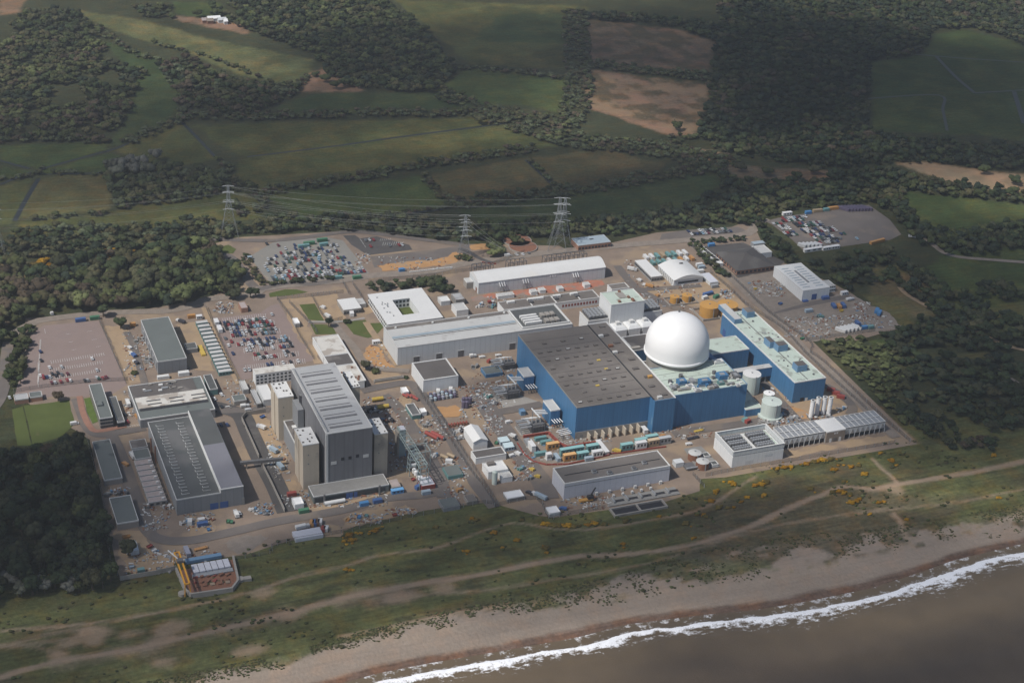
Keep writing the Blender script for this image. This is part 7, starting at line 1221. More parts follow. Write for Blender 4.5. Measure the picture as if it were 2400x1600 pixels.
# ---------------- pylons and lines
PYL = []
def pylon(t, x, y, h_, bw, lbl, arms=(.62, .78, .93), span=9, ang=0.):
    p = g(t, x, y); rt = thing('pylon', lbl, 'pylon', p[0], p[1], 0, 'lattice steel pylons'); m = MB(); c_, s_ = math.cos(ang), math.sin(ang)
    wdt = lambda z: bw/2*(1-z/h_*1.0)**1.7+.85
    def cn(z): w_ = wdt(z); return [Vector((p[0]+a*c_-b*s_, p[1]+a*s_+b*c_, z)) for a, b in ((-w_, -w_), (w_, -w_), (w_, w_), (-w_, w_))]
    lv = [0]
    while lv[-1] < h_*.96: lv.append(min(h_*.965, lv[-1]+max(1.8, wdt(lv[-1])*1.5)))
    for i in range(len(lv)-1):
        A, B = cn(lv[i]), cn(lv[i+1])
        for k in range(4): m.tube(A[k], B[k], .14).tube(A[k], B[(k+1) % 4], .07).tube(A[(k+1) % 4], B[k], .07).tube(B[k], B[(k+1) % 4], .07)
    for k in range(4): m.tube(cn(lv[-1])[k], (p[0], p[1], h_), .12)
    m.build('mast', M('pylon_steel') if 'pylon_steel' in MATS else mat('pylon_steel', (.20, .215, .225), var=.08, rough=.5), rt); tips = []
    for j, f in enumerate(arms):
        z = h_*f; sp = span*(1-.12*j) if j != 1 else span*1.15
        for s in (-1, 1):
            tip = Vector((p[0]+s*sp*c_, p[1]+s*sp*s_, z)); a = MB(); w_ = wdt(z)
            for q in cn(z-1.2)+cn(z+.8): a.tube(q, tip, .055)
            a.build('cross_arm', M('pylon_steel'), rt); dv = Vector((-s_, c_, 0))*4.6; MB().tube(tip-dv+Vector((0, 0, -.7)), tip, .17, 6).tube(tip, tip+dv+Vector((0, 0, -.7)), .17, 6).build('insulator', M('pale_clad'), rt); tips.append(tip+Vector((0, 0, -.7)))
    PYL.append(tips); return rt
pylon('S', 538, 550, 44, 13, 'lattice pylon standing left of the grey car park', ang=1.35); pylon('S', 1088, 600, 36, 9, 'smallest lattice pylon at the end of the orange earthworks', ang=1.3); pylon('S', 1305, 582, 46, 14, 'big lattice pylon beside the grey green roofed office, front one', ang=1.2); pylon('S', 1318, 572, 42, 13, 'big lattice pylon beside the grey green roofed office, rear one', ang=1.2); pylon('S', -6, 600, 46, 13, 'lattice pylon cut by the left edge of the picture', ang=1.35)
def wires(A, B, lbl, sag=3.5):
    m = MB()
    for i in range(6):
        a, b = A[i], B[i]; pr = a
        for k in range(1, 25):
            f = k/24; q = a.lerp(b, f)-Vector((0, 0, sag*4*f*(1-f))); m.tube(pr, q, .055, 3); pr = q
    tag(m.build('power_line', mat('wire', (.45, .46, .44), var=.02, rough=.4)), lbl, 'power line', 'overhead power lines')
wires(PYL[4], PYL[0], 'six overhead wires from the left edge pylon to the car park pylon'); wires(PYL[0], PYL[2], 'six long overhead wires from the car park pylon to the big right hand pylon', 6); wires(PYL[0], PYL[1], 'six overhead wires from the car park pylon to the smallest pylon', 5)
_dn = [Vector((*g('3', 700+20*(i % 3), 590), 6)) for i in range(6)]; wires(PYL[1], _dn, 'six wires dropping from the smallest pylon to the switch yard', 1)
# round filter beds
for k, (x, y) in enumerate(((832, 442), (885, 500))):
    p = g('3', x, y, 1); r_ = hz; rt = thing('filter_bed', 'round brown filter bed in the grass beside the pylons, %s one' % ('rear', 'front')[k], 'filter bed', p[0], p[1], 0, 'round filter beds'); MB().cyl(p[0], p[1], 0, 1.2, 12, 40).build('basin_wall', M('concrete'), rt); MB().cyl(p[0], p[1], 1.21, 1.26, 11.4, 40).build('filter_media', M('rust'), rt); MB().tube((p[0]-11, p[1], 1.8), (p[0]+11, p[1], 1.8), .15).build('rotating_arm', M('steel'), rt)
# farm far away
for k, (x, y, w_, m_) in enumerate(((1472, 145, 14, 'pure_white'), (1528, 155, 9, 'pale_clad'), (1408, 158, 6, 'brick'), (1552, 165, 4, 'pure_white'), (1445, 162, 7, 'brown_clad'))):
    p = g('A', x, y); rt = thing('farm_building', ['long white roofed barn, largest of the far farm', 'grey roofed barn right of the long white one at the far farm', 'small brick farmhouse at the left of the far farm', 'tiny white shed at the right end of the far farm', 'brown shed between farmhouse and barn at the far farm'][k], 'barn', p[0], p[1], 0, 'far farm buildings'); MB().box(p[0]-w_/2, p[1]-3, 0, p[0]+w_/2, p[1]+4, 3.4).build('wall', M('brick' if k in (2, 4) else 'pale_clad'), rt); MB().gable(p[0]-w_/2, p[1]-3, p[0]+w_/2, p[1]+4, 3.42, 5.6, 'x').build('roof', M(m_ if m_ != 'brick' else 'pink_roof'), rt)
# painted bay marks
def bays(t, lst, m_='road_white'):
    m = MB()
    for x0_, y0_, x1_, y1_ in lst:
        (ax, ay), (bx, by) = g(t, x0_, y0_), g(t, x1_, y1_); L_ = math.hypot(bx-ax, by-ay); m.cbox((ax+bx)/2, (ay+by)/2, .42, L_, .16, .004, a=math.atan2(by-ay, bx-ax))
    o = m.build('bay_marking', M(m_)); o['kind'] = 'structure'
bl_ = []
for r_ in range(3):
    for j in range(24): x = 440+j*21+r_*14; y = 1440-r_*75-j*3.2+80; bl_.append((x, y-14, x+6, y+14))
bays('1', bl_); bays('1', [(x, y, x+45, y-7) for x, y in ((605, 1115), (630, 1188), (658, 1260), (690, 1337), (722, 1412), (800, 1090), (845, 1165), (880, 1230), (910, 1300))]); bays('1', [(370, 1160, 345, 1568), (377, 1160, 352, 1568), (410, 1065, 418, 1110)]); bays('5', [(350, 0, 352, 230)])
bl_ = []
for x0_, y0_, x1_, y1_ in ((90, 990, 480, 945), (100, 1060, 560, 1010), (160, 1130, 610, 1080), (210, 1205, 700, 1155), (280, 1265, 730, 1210), (370, 1335, 780, 1290), (300, 1420, 840, 1360)):
    n = int((x1_-x0_)/20)
    for j in range(n+1): x = x0_+(x1_-x0_)*j/n; y = y0_+(y1_-y0_)*j/n; bl_.append((x-4, y-22, x+6, y+24))
bays('2', bl_); bays('2', [(1555+j*20, 300-j*.8, 1565+j*20, 270-j*.8) for j in range(10)]+[(1530+j*18, 258-j, 1540+j*18, 238-j) for j in range(6)]); bays('2', [(1345, 235, 1400, 315), (925, 735, 1180, 712)]); bays('5', [(1165+j*16, 595-j*2, 1175+j*16, 580-j*2) for j in range(9)])
mk_ = [MB() for _ in range(5)]; r3 = random.Random(12)
for t, x0_, y0_, x1_, y1_, n in (('4', 1330, 1150, 1750, 1340, 150), ('4', 1950, 1120, 2320, 1260, 90), ('4', 1000, 820, 1330, 960, 110), ('4', 1740, 1140, 2000, 1260, 50), ('6', 1240, 1390, 1560, 1480, 70), ('6', 1570, 1340, 1860, 1400, 40), ('7', 530, 500, 700, 660, 60), ('5', 1690, 1380, 1960, 1540, 60), ('2', 1500, 400, 2200, 520, 60), ('2', 1310, 370, 1440, 480, 40), ('6', 1900, 480, 2100, 800, 70), ('7', 1200, 640, 1700, 740, 60), ('8', 1080, 880, 1500, 960, 80), ('7', 100, 560, 340, 720, 60), ('D', 860, 560, 1180, 720, 50), ('7', 470, 180, 680, 420, 60), ('3', 1800, 620, 1990, 900, 20), ('4', 740, 900, 860, 980, 50), ('6', 380, 1290, 560, 1400, 40), ('5', 1000, 1150, 1180, 1210, 30), ('7', 800, 900, 990, 1090, 50), ('1', 1250, 1120, 1420, 1440, 60), ('2', 20, 820, 180, 920, 50), ('3', 480, 1010, 650, 1060, 25), ('4', 1960, 1010, 2120, 1100, 50), ('7', 880, 690, 1560, 900, 120), ('7', 1080, 280, 1300, 640, 90), ('8', 20, 980, 660, 1090, 60), ('6', 1360, 320, 1800, 640, 110), ('6', 1620, 700, 1960, 1000, 110), ('6', 620, 1180, 1600, 1330, 110), ('6', 2120, 860, 2340, 1300, 80), ('7', 300, 200, 640, 520, 90), ('7', 400, 40, 830, 400, 80), ('7', 1230, 1230, 1700, 1350, 60), ('D', 1000, 560, 1500, 640, 50), ('6', 480, 560, 720, 1100, 80), ('5', 1300, 1270, 1560, 1540, 60), ('1', 1120, 1050, 1260, 1540, 40), ('3', 560, 950, 1600, 1000, 60), ('4', 0, 840, 560, 1080, 90), ('6', 100, 160, 520, 420, 70), ('5', 1140, 250, 1260, 520, 40), ('2', 1400, 1180, 1660, 1430, 50), ('3', 1400, 1180, 1900, 1290, 60), ('8', 1100, 560, 1400, 860, 60)):
    for _ in range(int(n*1.5)):
        x, y = x0_+r3.random()*(x1_-x0_), y0_+r3.random()*(y1_-y0_); p = g(t, x, y); m = mk_[min(4, int(r3.random()*4.25))]; m.cbox(p[0], p[1], .05, .4+r3.random()**2*2.6, .3+r3.random()*.9, .2+r3.random()*.7, a=r3.random()*3.1)
for m, c in zip(mk_, ('steel', 'grey_trim', 'rust', 'concrete', 'blue_light')): tag(m.build('loose_materials', M(c)), 'scattered %s lying about the yards' % {'steel': 'grey scrap and scaffold', 'grey_trim': 'pale bags and boards', 'rust': 'rusty steel pieces', 'concrete': 'concrete blocks', 'blue_light': 'blue drums and sheets'}[c], 'loose materials', None, 'stuff')
# ================================================================ parked cars
def _car(m):
    L, Wd = 2.15, .88
    m.add([(-L, -Wd, .28), (L, -Wd, .28), (L, Wd, .28), (-L, Wd, .28), (-L, -Wd, .78), (L, -Wd, .72), (L, Wd, .72), (-L, Wd, .78), (-1.7, -.84, .95), (.95, -.84, .92), (.95, .84, .92), (-1.7, .84, .95)], [(0, 3, 2, 1), (0, 1, 5, 4), (1, 2, 6, 5), (2, 3, 7, 6), (3, 0, 4, 7), (4, 5, 9, 8), (5, 6, 10, 9), (6, 7, 11, 10), (7, 4, 8, 11), (8, 9, 10, 11)], 0)
    m.add([(-1.65, -.8, .951), (.9, -.8, .921), (.9, .8, .921), (-1.65, .8, .951), (-1.25, -.66, 1.38), (.2, -.66, 1.40), (.2, .66, 1.40), (-1.25, .66, 1.38)], [(0, 1, 5, 4), (1, 2, 6, 5), (2, 3, 7, 6), (3, 0, 4, 7)], 1)
    m.add([(-1.28, -.68, 1.385), (.22, -.68, 1.405), (.22, .68, 1.405), (-1.28, .68, 1.385), (-1.2, -.6, 1.45), (.1, -.6, 1.46), (.1, .6, 1.46), (-1.2, .6, 1.45)], [(0, 1, 5, 4), (1, 2, 6, 5), (2, 3, 7, 6), (3, 0, 4, 7), (4, 5, 6, 7)], 0)
    for x in (-1.35, 1.35):
        for y in (-.8, .8): m.tube((x, y-.1, .32), (x, y+.1, .32), .32, 8, 2)
car_me = proto_mesh('car', _car, [M('obj_gloss'), M('glass_dark'), M('tyre')])
bpy.data.meshes[car_me.name]
CC = [('white', (.66, .66, .66), 17), ('silver', (.48, .49, .50), 26), ('grey', (.16, .17, .18), 14), ('black', (.025, .025, .028), 22), ('dark blue', (.03, .05, .13), 16), ('red', (.28, .03, .03), 9), ('dark green', (.03, .09, .06), 5), ('pale blue', (.25, .38, .48), 4), ('maroon', (.14, .02, .03), 4)]
cw = []
for n_, c_, k in CC: cw += [(n_, c_)]*k
rc = random.Random(21); CARS = []
def row(t, x0_, y0_, x1_, y1_, fill, where, rn, dbl=True, a=H90):
    (ax, ay), (bx, by) = g(t, x0_, y0_, .6), g(t, x1_, y1_, .6); L_ = bx-ax; n = int(L_/2.55); k = 0
    for sub in ((0, 5.2) if dbl else (0,)):
        k = 0
        for j in range(n):
            if rc.random() > fill: continue
            c = rc.choice(cw); f = (j+.5)/n
            CARS.append((ax+L_*f+rc.uniform(-.08, .08), ay+(by-ay)*f+sub+rc.uniform(-.15, .15), a+rc.choice((0, math.pi))+rc.uniform(-.015, .015), c, where, rn+(' back' if sub else ''), k)); k += 1
W2, W3, W4 = 'full pink car park', 'grey gravel car park', 'far back right car park'
for i, (a, b, c, d, f, db) in enumerate(((85, 1008, 480, 965, .92, False), (105, 1060, 555, 1022, .85, True), (160, 1125, 605, 1090, .85, True), (210, 1205, 695, 1165, .78, True), (285, 1258, 735, 1215, .6, True), (380, 1330, 780, 1290, .42, True), (410, 1398, 830, 1352, .5, False), (265, 1440, 350, 1435, .9, False), (90, 1150, 130, 1145, .9, False), (120, 1215, 200, 1205, .6, True), (160, 1290, 240, 1285, .6, False), (500, 860, 530, 858, 1, False), (515, 930, 560, 925, .9, False))): row('2', a, b, c, d, f, W2, ORD[i], db)
for i, (a, b, c, d, f, db) in enumerate(((580, 295, 1210, 285, .3, False), (600, 350, 1240, 345, .35, True), (560, 395, 1110, 375, .6, True), (455, 425, 1110, 400, .35, False), (430, 495, 1260, 425, .6, True), (470, 555, 1280, 480, .7, True), (540, 615, 1400, 530, .85, True))): row('2', a, b, c, d, f, W3, ORD[i], db)
for i, (a, b, c, d, f, db) in enumerate(((1210, 292, 1310, 290, .9, False), (1300, 268, 1560, 248, .7, True), (1290, 338, 1390, 335, .9, True), (1340, 402, 1450, 388, .9, True), (1430, 315, 1690, 300, .85, True), (1500, 370, 1810, 350, .85, True), (1590, 422, 1780, 405, .8, True), (1640, 468, 1880, 448, .8, True), (1800, 390, 1890, 380, .5, False), (1980, 430, 2030, 425, .8, False))): row('4', a, b, c, d, f, W4, ORD[i], db)
for i, (a, b, c, d, f, t) in enumerate(((460, 388, 845, 360, .9, '4'), (430, 362, 900, 330, .45, '4'), (1380, 248, 1490, 242, .9, '2'), (1400, 305, 1750, 290, .5, '2'), (1060, 300, 1150, 295, .8, '2'))): row(t, a, b, c, d, f, ['strip of bays by the back wood', 'strip of bays by the back wood', 'new dark asphalt bays', 'new dark asphalt bays', 'grey gravel car park edge'][i], ORD[i], False)
W1_ = 'nearly empty pink car park'; cn_ = dict((a, b) for a, b, _ in CC)
for k, (t, x, y, c) in enumerate((('1', 845, 1335, 'white'), ('1', 455, 1415, 'white'), ('1', 565, 1410, 'silver'), ('1', 370, 1270, 'dark blue'), ('1', 378, 1352, 'black'), ('1', 480, 1475, 'black'), ('1', 530, 1465, 'black'), ('1', 512, 1490, 'black'), ('1', 566, 1480, 'grey'), ('1', 620, 1475, 'maroon'), ('1', 432, 1505, 'dark blue'), ('1', 458, 1503, 'silver'), ('1', 370, 1490, 'white'), ('1', 395, 1495, 'red'), ('1', 398, 1510, 'red'), ('1', 890, 1510, 'silver'), ('1', 905, 1518, 'dark green'), ('1', 945, 1515, 'red'), ('1', 975, 1505, 'maroon'), ('1', 890, 1440, 'silver'),
        ('5', 475, 185, 'maroon'), ('5', 505, 182, 'silver'), ('5', 558, 175, 'red'), ('5', 618, 160, 'red'), ('5', 645, 165, 'white'), ('5', 780, 165, 'black'), ('5', 805, 163, 'silver'), ('5', 1150, 475, 'black'), ('5', 1170, 540, 'red'), ('5', 1970, 330, 'white'), ('5', 2035, 292, 'white'), ('5', 2030, 572, 'dark blue'), ('5', 2088, 570, 'dark blue'), ('5', 2035, 405, 'black'), ('5', 1975, 440, 'black'), ('5', 88, 320, 'silver'), ('6', 75, 290, 'white'), ('2', 62, 388, 'white'), ('2', 490, 280, 'black'), ('7', 815, 700, 'black'), ('7', 500, 865, 'silver'), ('3', 825, 575, 'white'), ('3', 882, 572, 'white'), ('3', 935, 560, 'grey'), ('D', 1650, 300, 'silver'), ('6', 575, 640, 'grey'), ('6', 300, 585, 'black'))):
    p = g(t, x, y, .6); CARS.append((p[0], p[1], H90+.1, (c, cn_[c]), W1_ if k < 27 else '', 'x', k))
CARS.sort(key=lambda c: (c[4] not in (W1_, ''), c[0]**2+c[1]**2)); seen = {}
REST = []
for i, (x, y, a, (cn, cc), wh, rn, k) in enumerate(CARS):
    if i >= 298: REST.append((x, y, a, cc)); continue
    o = bpy.data.objects.new('parked_car', car_me); COL.objects.link(o); o.location = (x, y, .42 if wh != '' else .35); o.rotation_euler = (0, 0, a); o.color = (*cc, 1)
    if wh == W1_ or wh == '':
        pl = wh or 'open yard roads'; key = (cn, pl); seen[key] = seen.get(key, 0)+1; l = '%s car %s %s, %s from the back' % (cn, 'in the' if wh else 'on the', pl, ORD[seen[key]-1])
    else: l = '%s car, %s from left, %s row, %s' % (cn, ORD[k], rn.replace(' back', ' rear'), wh)
    tag(o, l, 'car', 'cars in the '+(wh or 'yards'))
me = car_me; nv = len(me.vertices); co = np.zeros(nv*3, np.float32); me.vertices.foreach_get('co', co); co = co.reshape(-1, 3)
mats_ = {}
mb = MB(); cols = []; faces = [(tuple(p.vertices), p.material_index) for p in me.polygons]
for x, y, a, cc in REST:
    c_, s_ = math.cos(a), math.sin(a); o_ = len(mb.v)
    mb.v += [(x+v[0]*c_-v[1]*s_, y+v[0]*s_+v[1]*c_, v[2]+.42) for v in co.tolist()]; mb.f += [tuple(i+o_ for i in f) for f, _ in faces]; mb.m += [m for _, m in faces]; cols += [(*cc, 1)]*nv
mat('paint_attr', (1, 1, 1), src='Col', rough=.25, spec=.5, var=.02)
o = mb.build('distant_cars', [M('paint_attr'), M('glass_dark'), M('tyre')]); at_ = o.data.color_attributes.new('Col', 'FLOAT_COLOR', 'POINT'); at_.data.foreach_set('color', np.array(cols, np.float32).ravel())
tag(o, 'the many small cars parked in the farther car parks', 'cars', None, 'stuff')
# ================================================================ trees, woods, hedges, gorse
def foliage_mat(key, src, var=.35, rough=.9):
    m = mat(key, (1, 1, 1), src=src, var=var, sc=.45, fine=.22, rough=rough, spec=.08); return m
foliage_mat('leaves_obj', 'object'); foliage_mat('leaves_attr', 'Col'); mat('bark', (.09, .07, .05), var=.3, sc=1)
def ico(sub):
    t = (1+5**.5)/2; V = [(-1, t, 0), (1, t, 0), (-1, -t, 0), (1, -t, 0), (0, -1, t), (0, 1, t), (0, -1, -t), (0, 1, -t), (t, 0, -1), (t, 0, 1), (-t, 0, -1), (-t, 0, 1)]
    V = [Vector(v).normalized() for v in V]; F = [(0, 11, 5), (0, 5, 1), (0, 1, 7), (0, 7, 10), (0, 10, 11), (1, 5, 9), (5, 11, 4), (11, 10, 2), (10, 7, 6), (7, 1, 8), (3, 9, 4), (3, 4, 2), (3, 2, 6), (3, 6, 8), (3, 8, 9), (4, 9, 5), (2, 4, 11), (6, 2, 10), (8, 6, 7), (9, 8, 1)]
    for _ in range(sub):
        c = {}; G = []
        def mid(a, b):
            k = (min(a, b), max(a, b))
            if k not in c: V.append(((V[a]+V[b])/2).normalized()); c[k] = len(V)-1
            return c[k]
        for a, b, d in F: x, y, z = mid(a, b), mid(b, d), mid(d, a); G += [(a, x, z), (b, y, x), (d, z, y), (x, y, z)]
        F = G
    return np.array([tuple(v) for v in V]), np.array(F)
I1V, I1F = ico(1)
def crown(seed, lobes, leaves, leaf=.2, flat=.8, conical=0.):
    """unit crown: lumpy lobes plus loose leaf clumps; radius about 1, base at z 0, top about 2*flat"""
    r = np.random.RandomState(seed); Vs, Fs, n = [], [], 0; cs = []
    for i in range(lobes):
        if i == 0: c, q = np.array([0, 0, flat]), .62
        else:
            a = 6.283*(i/(lobes-1))+r.uniform(-.4, .4); e = r.uniform(-.35, .75); rr = .62*(1-conical*max(0, e)); c = np.array([math.cos(a)*rr*math.cos(e), math.sin(a)*rr*math.cos(e), flat+flat*.62*math.sin(e)]); q = r.uniform(.33, .48)*(1-conical*.4)
        cs.append((c, q)); V = I1V*(1+r.uniform(-.24, .2, (len(I1V), 1)))*q; V = V*np.array([1, 1, .85])+c; Vs.append(V); Fs.append(I1F+n); n += len(V)
    L = []
    for k in range(leaves):
        c, q = cs[r.randint(len(cs))]; d = r.normal(size=3); d /= np.linalg.norm(d); d[2] = abs(d[2])*.9-.15*r.rand(); p = c+d*q*r.uniform(.9, 1.25); u = r.normal(size=3); u /= np.linalg.norm(u); w = np.cross(u, d+r.normal(size=3)*.5); w /= np.linalg.norm(w)+1e-6
        L.append(np.array([p+u*leaf*r.uniform(.5, 1), p+w*leaf*r.uniform(.5, 1), p-u*leaf*.6+w*leaf*.2]))
    if L: LV = np.concatenate(L); Vs.append(LV); Fs.append(np.arange(len(LV)).reshape(-1, 3)+n)
    V, F = np.concatenate(Vs), np.concatenate(Fs); V[:, 2] = np.maximum(V[:, 2], .02); return V, F
def crown_mesh(name, *a, **k):
    V, F = crown(*a, **k); o = npmesh(name, V, F, M('leaves_obj')); me = o.data; bpy.data.objects.remove(o); return me
BIG = [crown_mesh('crown', s, 8, 260, .17, .85) for s in range(5)]; CON = [crown_mesh('crown', 20+s, 7, 220, .16, 1.15, conical=.6) for s in range(3)]; LOW = [crown_mesh('crown', 40+s, 6, 200, .17, .45) for s in range(4)]
def _trunk(m):
    m.cyl(0, 0, 0, .55, .085, 7, r2=.055)
    for a in (.4, 2.3, 4.4): m.tube((0, 0, .4), (.38*math.cos(a), .38*math.sin(a), .82), .035, 5)
trunk_me = proto_mesh('trunk', _trunk, [M('bark')])
PALT = {'dark': [(.028, .040, .020), (.036, .048, .022), (.026, .036, .024), (.042, .046, .026)], 'mid': [(.048, .058, .024), (.058, .066, .027), (.040, .052, .023), (.056, .056, .030)], 'light': [(.075, .088, .036), (.085, .095, .040)], 'olive': [(.062, .062, .030), (.072, .066, .033)], 'brown': [(.060, .047, .033), (.070, .054, .037)], 'grey': [(.11, .115, .085), (.15, .15, .125)], 'gorse': [(.26, .135, .012), (.32, .18, .016), (.13, .10, .03)], 'willow': [(.07, .082, .045), (.06, .07, .04)]}
NAME = {'dark': 'dark green', 'mid': 'mid green', 'light': 'bright green', 'olive': 'olive green', 'brown': 'brownish', 'grey': 'pale grey', 'willow': 'grey green'}
TREES = []; rt_ = np.random.RandomState(5)
def inpoly(x, y, P): return pdist(np.array(x), np.array(y), P) > 0
HOLES = [pts('Y', 1120, 420, 1280, 350, 1850, 320, 1870, 410, 1500, 395, 1250, 440), pts('Y', 1880, 820, 2130, 790, 2150, 880, 1950, 890), pts('Y', 1090, 110, 1200, 190, 1230, 300, 1120, 230), pts('Y', 1740, 490, 1880, 480, 1890, 560, 1780, 580), pts('Y', 1880, 440, 2260, 690, 2260, 740, 1860, 480), pts('Y', 1860, 180, 2060, 260, 2260, 320, 2260, 350, 2030, 300, 1840, 210), pts('4', 1600, 640, 1760, 620, 1800, 690, 1690, 700), pts('1', 540, 470, 700, 420, 840, 420, 700, 470), pts('1', 1140, 400, 1240, 400, 1220, 480, 1160, 470), pts('O', 110, 200, 180, 190, 200, 240, 110, 260), pts('O', 60, 260, 100, 250, 80, 310, 40, 320), pts('O', 560, 120, 620, 130, 600, 150), pts('Y', 1480, 940, 1560, 900, 1600, 960, 1520, 990), pts('Y', 1100, 880, 1180, 920, 1150, 990, 1080, 960)]
EXC = [pts('S', 60, 745, 245, 740, 490, 700, 560, 655, 485, 575, 560, 556, 800, 542, 880, 548, 1075, 572, 1310, 576, 1340, 590, 1540, 545, 1720, 525, 1800, 600, 1960, 668, 2105, 770, 1915, 800, 2150, 1035, 1860, 1090, 1640, 1122, 1560, 1175, 1262, 1208, 1130, 1178, 650, 1275, 410, 1318, 280, 1358, 250, 1220, 210, 1030, 40, 930), pts('4', 1150, 270, 1300, 215, 1850, 140, 2100, 110, 2290, 240, 2440, 400, 2420, 490, 2300, 545, 1900, 590, 1510, 650, 1370, 520, 1200, 350)]
def wood(t, poly, sp, r0, r1, mix, where, hk=1.0, con=0., low=False, exc=True, always=False, warp=6, gap=0):
    P = pts(t, *poly); a = np.array(P); x0, y0 = a.min(0)-5; x1, y1 = a.max(0)+5
    far_ = t == 'O'; sp *= .86 if far_ else 1; r0 *= .84 if far_ else 1; r1 *= .88 if far_ else 1
    gx, gy = np.meshgrid(np.arange(x0, x1, sp), np.arange(y0, y1, sp)); gx = (gx+rt_.uniform(-.45, .45, gx.shape)*sp).ravel(); gy = (gy+rt_.uniform(-.45, .45, gy.shape)*sp).ravel()
    k = pdist(gx, gy, P)+warp*2*(fbm(gx, gy, 18, 77)-.5) > 0
    if exc:
        for e in EXC: k &= pdist(gx, gy, e) < -2
    for e in HOLES: k &= pdist(gx, gy, e) < 1
    k &= rt_.rand(len(gx)) > .05
    if gap: k &= fbm(gx, gy, 26, 401, 3) > gap
    gx, gy = gx[k], gy[k]; nz = fbm(gx, gy, 35, 88, 3); keys = list(mix); ws = np.array([mix[q] for q in keys], float); ws /= ws.sum(); cum = np.cumsum(ws)
    for x, y, n_ in zip(gx, gy, nz):
        q = keys[min(int(np.searchsorted(cum, np.clip((n_-.5)*1.6+.5+rt_.uniform(-.3, .3), 0, .999))), len(keys)-1)]; r_ = r0*.75+(r1*1.12-r0*.75)*rt_.rand()**1.3
        TREES.append((x, y, r_, hk*rt_.uniform(.85, 1.2), q, where, con > rt_.rand(), low))
def belt(t, line, w_, sp, r0, r1, mix, where, hk=1., exc=False):
    P = smooth_line(pts(t, *line), 3); keys = list(mix); ws = np.array([mix[q] for q in keys], float); ws /= ws.sum()
    for i in range(len(P)-1):
        (ax, ay), (bx, by) = P[i], P[i+1]; L_ = math.hypot(bx-ax, by-ay); n = max(1, int(round(L_*w_/sp**2)))
        for _ in range(n):
            f = rt_.rand(); o = (rt_.rand()-.5)*w_; x = ax+(bx-ax)*f-(by-ay)/L_*o; y = ay+(by-ay)*f+(bx-ax)/L_*o
            TREES.append((x, y, rt_.uniform(r0, r1), hk*rt_.uniform(.8, 1.2), keys[rt_.choice(len(keys), p=ws)], where, False, False))
DK = {'dark': 6, 'mid': 2}; MX = {'dark': 3.5, 'mid': 5, 'light': .8, 'olive': 2, 'brown': 2}; WD = {'dark': 4, 'mid': 4, 'olive': 1.5, 'brown': 1}; SC_ = {'willow': 4, 'mid': 2, 'olive': 1, 'brown': 1}
wood('S', (-60, 1078, 100, 1068, 190, 1055, 215, 1120, 250, 1260, 268, 1365, 200, 1395, 60, 1410, -60, 1425), 7.0, 4.2, 6, {'dark': 9, 'mid': .8}, 'pine wood at the bottom left', 1.2)  # dark leaf mix: some cloud shade over this wood is put into the colour
wood('5', (270, 860, 360, 775, 560, 750, 720, 770, 780, 800, 780, 900), 6.0, 3.5, 5, {'mid': 2, 'dark': 3, 'brown': 1}, 'pine wood beside the square lawn', 1.0)
for x, y in ((110, 800), (170, 850), (280, 820), (480, 790), (470, 850), (150, 870), (60, 780), (310, 850)): p = G3('D', x, y); TREES.append((p[0], p[1], 4.5, 1., 'grey', 'pale trees on the pine wood edge', False, False))
wood('1', (330, 560, 560, 470, 640, 430, 900, 360, 1280, 440, 1480, 340, 1850, 280, 2060, 410, 2220, 640, 2180, 730, 1560, 790, 1700, 860, 1540, 880, 1000, 890, 470, 925, 390, 850, 335, 700), 7.4, 4.3, 6.8, MX, 'mixed wood behind the pink car parks', 1.15, exc=False, warp=3)
wood('1', (-100, 560, 60, 480, 250, 560, 330, 700, 380, 850, 400, 930, 180, 1040, 100, 1080, -100, 1300), 7.6, 4.3, 6.5, MX, 'wood left of the road bend', 1.1, exc=False)
wood('1', (90, 1150, 170, 1090, 290, 1060, 400, 1035, 300, 1100, 280, 1180, 250, 1300, 210, 1568, 70, 1568), 5.5, 2.6, 3.8, {'dark': 5, 'mid': 3}, 'trees along the empty pink car park', 1.1, exc=False, warp=2); wood('5', (60, 0, 210, 0, 250, 60, 200, 230, 70, 230), 5.2, 2.6, 3.6, {'dark': 4, 'mid': 3}, 'trees along the empty pink car park', 1.1, exc=False, warp=2)
for t, x, y, r_, q, l in (('1', 1700, 830, 10, 'light', 'broad pale green tree on the wood edge'), ('1', 1380, 830, 7, 'light', 'light tree behind the plain grey hall'), ('1', 1110, 1060, 5, 'mid', 'bush at the sand strip beside the plain grey hall'), ('1', 950, 950, 5, 'dark', 'tree at the top corner of the empty car park'), ('1', 1235, 1475, 2.6, 'mid', 'small bush on the sand strip'), ('D', 885, 590, 5.5, 'dark', 'dark tree in the bottom left corner yard'), ('5', 535, 350, 4, 'brown', 'bare brown tree on the square lawn'), ('2', 1060, 1045, 4, 'dark', 'shrub between the lawns'), ('2', 1230, 1005, 3, 'dark', 'shrub on the lawn corner'), ('2', 200, 785, 5, 'dark', 'hedge shrubs above the brick hut'), ('2', 160, 790, 4, 'dark', 'hedge shrubs above the brick hut'), ('2', 340, 775, 4, 'dark', 'hedge shrubs right of the brick hut'), ('2', 390, 773, 4, 'dark', 'hedge shrubs right of the brick hut'), ('2', 1400, 1440, 4, 'mid', 'bushes beside the admin block'), ('2', 1490, 1465, 3.5, 'mid', 'bushes beside the admin block'), ('2', 1770, 1515, 2, 'dark', 'round bush by the concrete bund'), ('4', 1090, 340, 4, 'dark', 'tree at the far car park entrance')):
    p = g(t, x, y); TREES.append((p[0], p[1], r_, 1., q, '@'+l, False, r_ < 4))
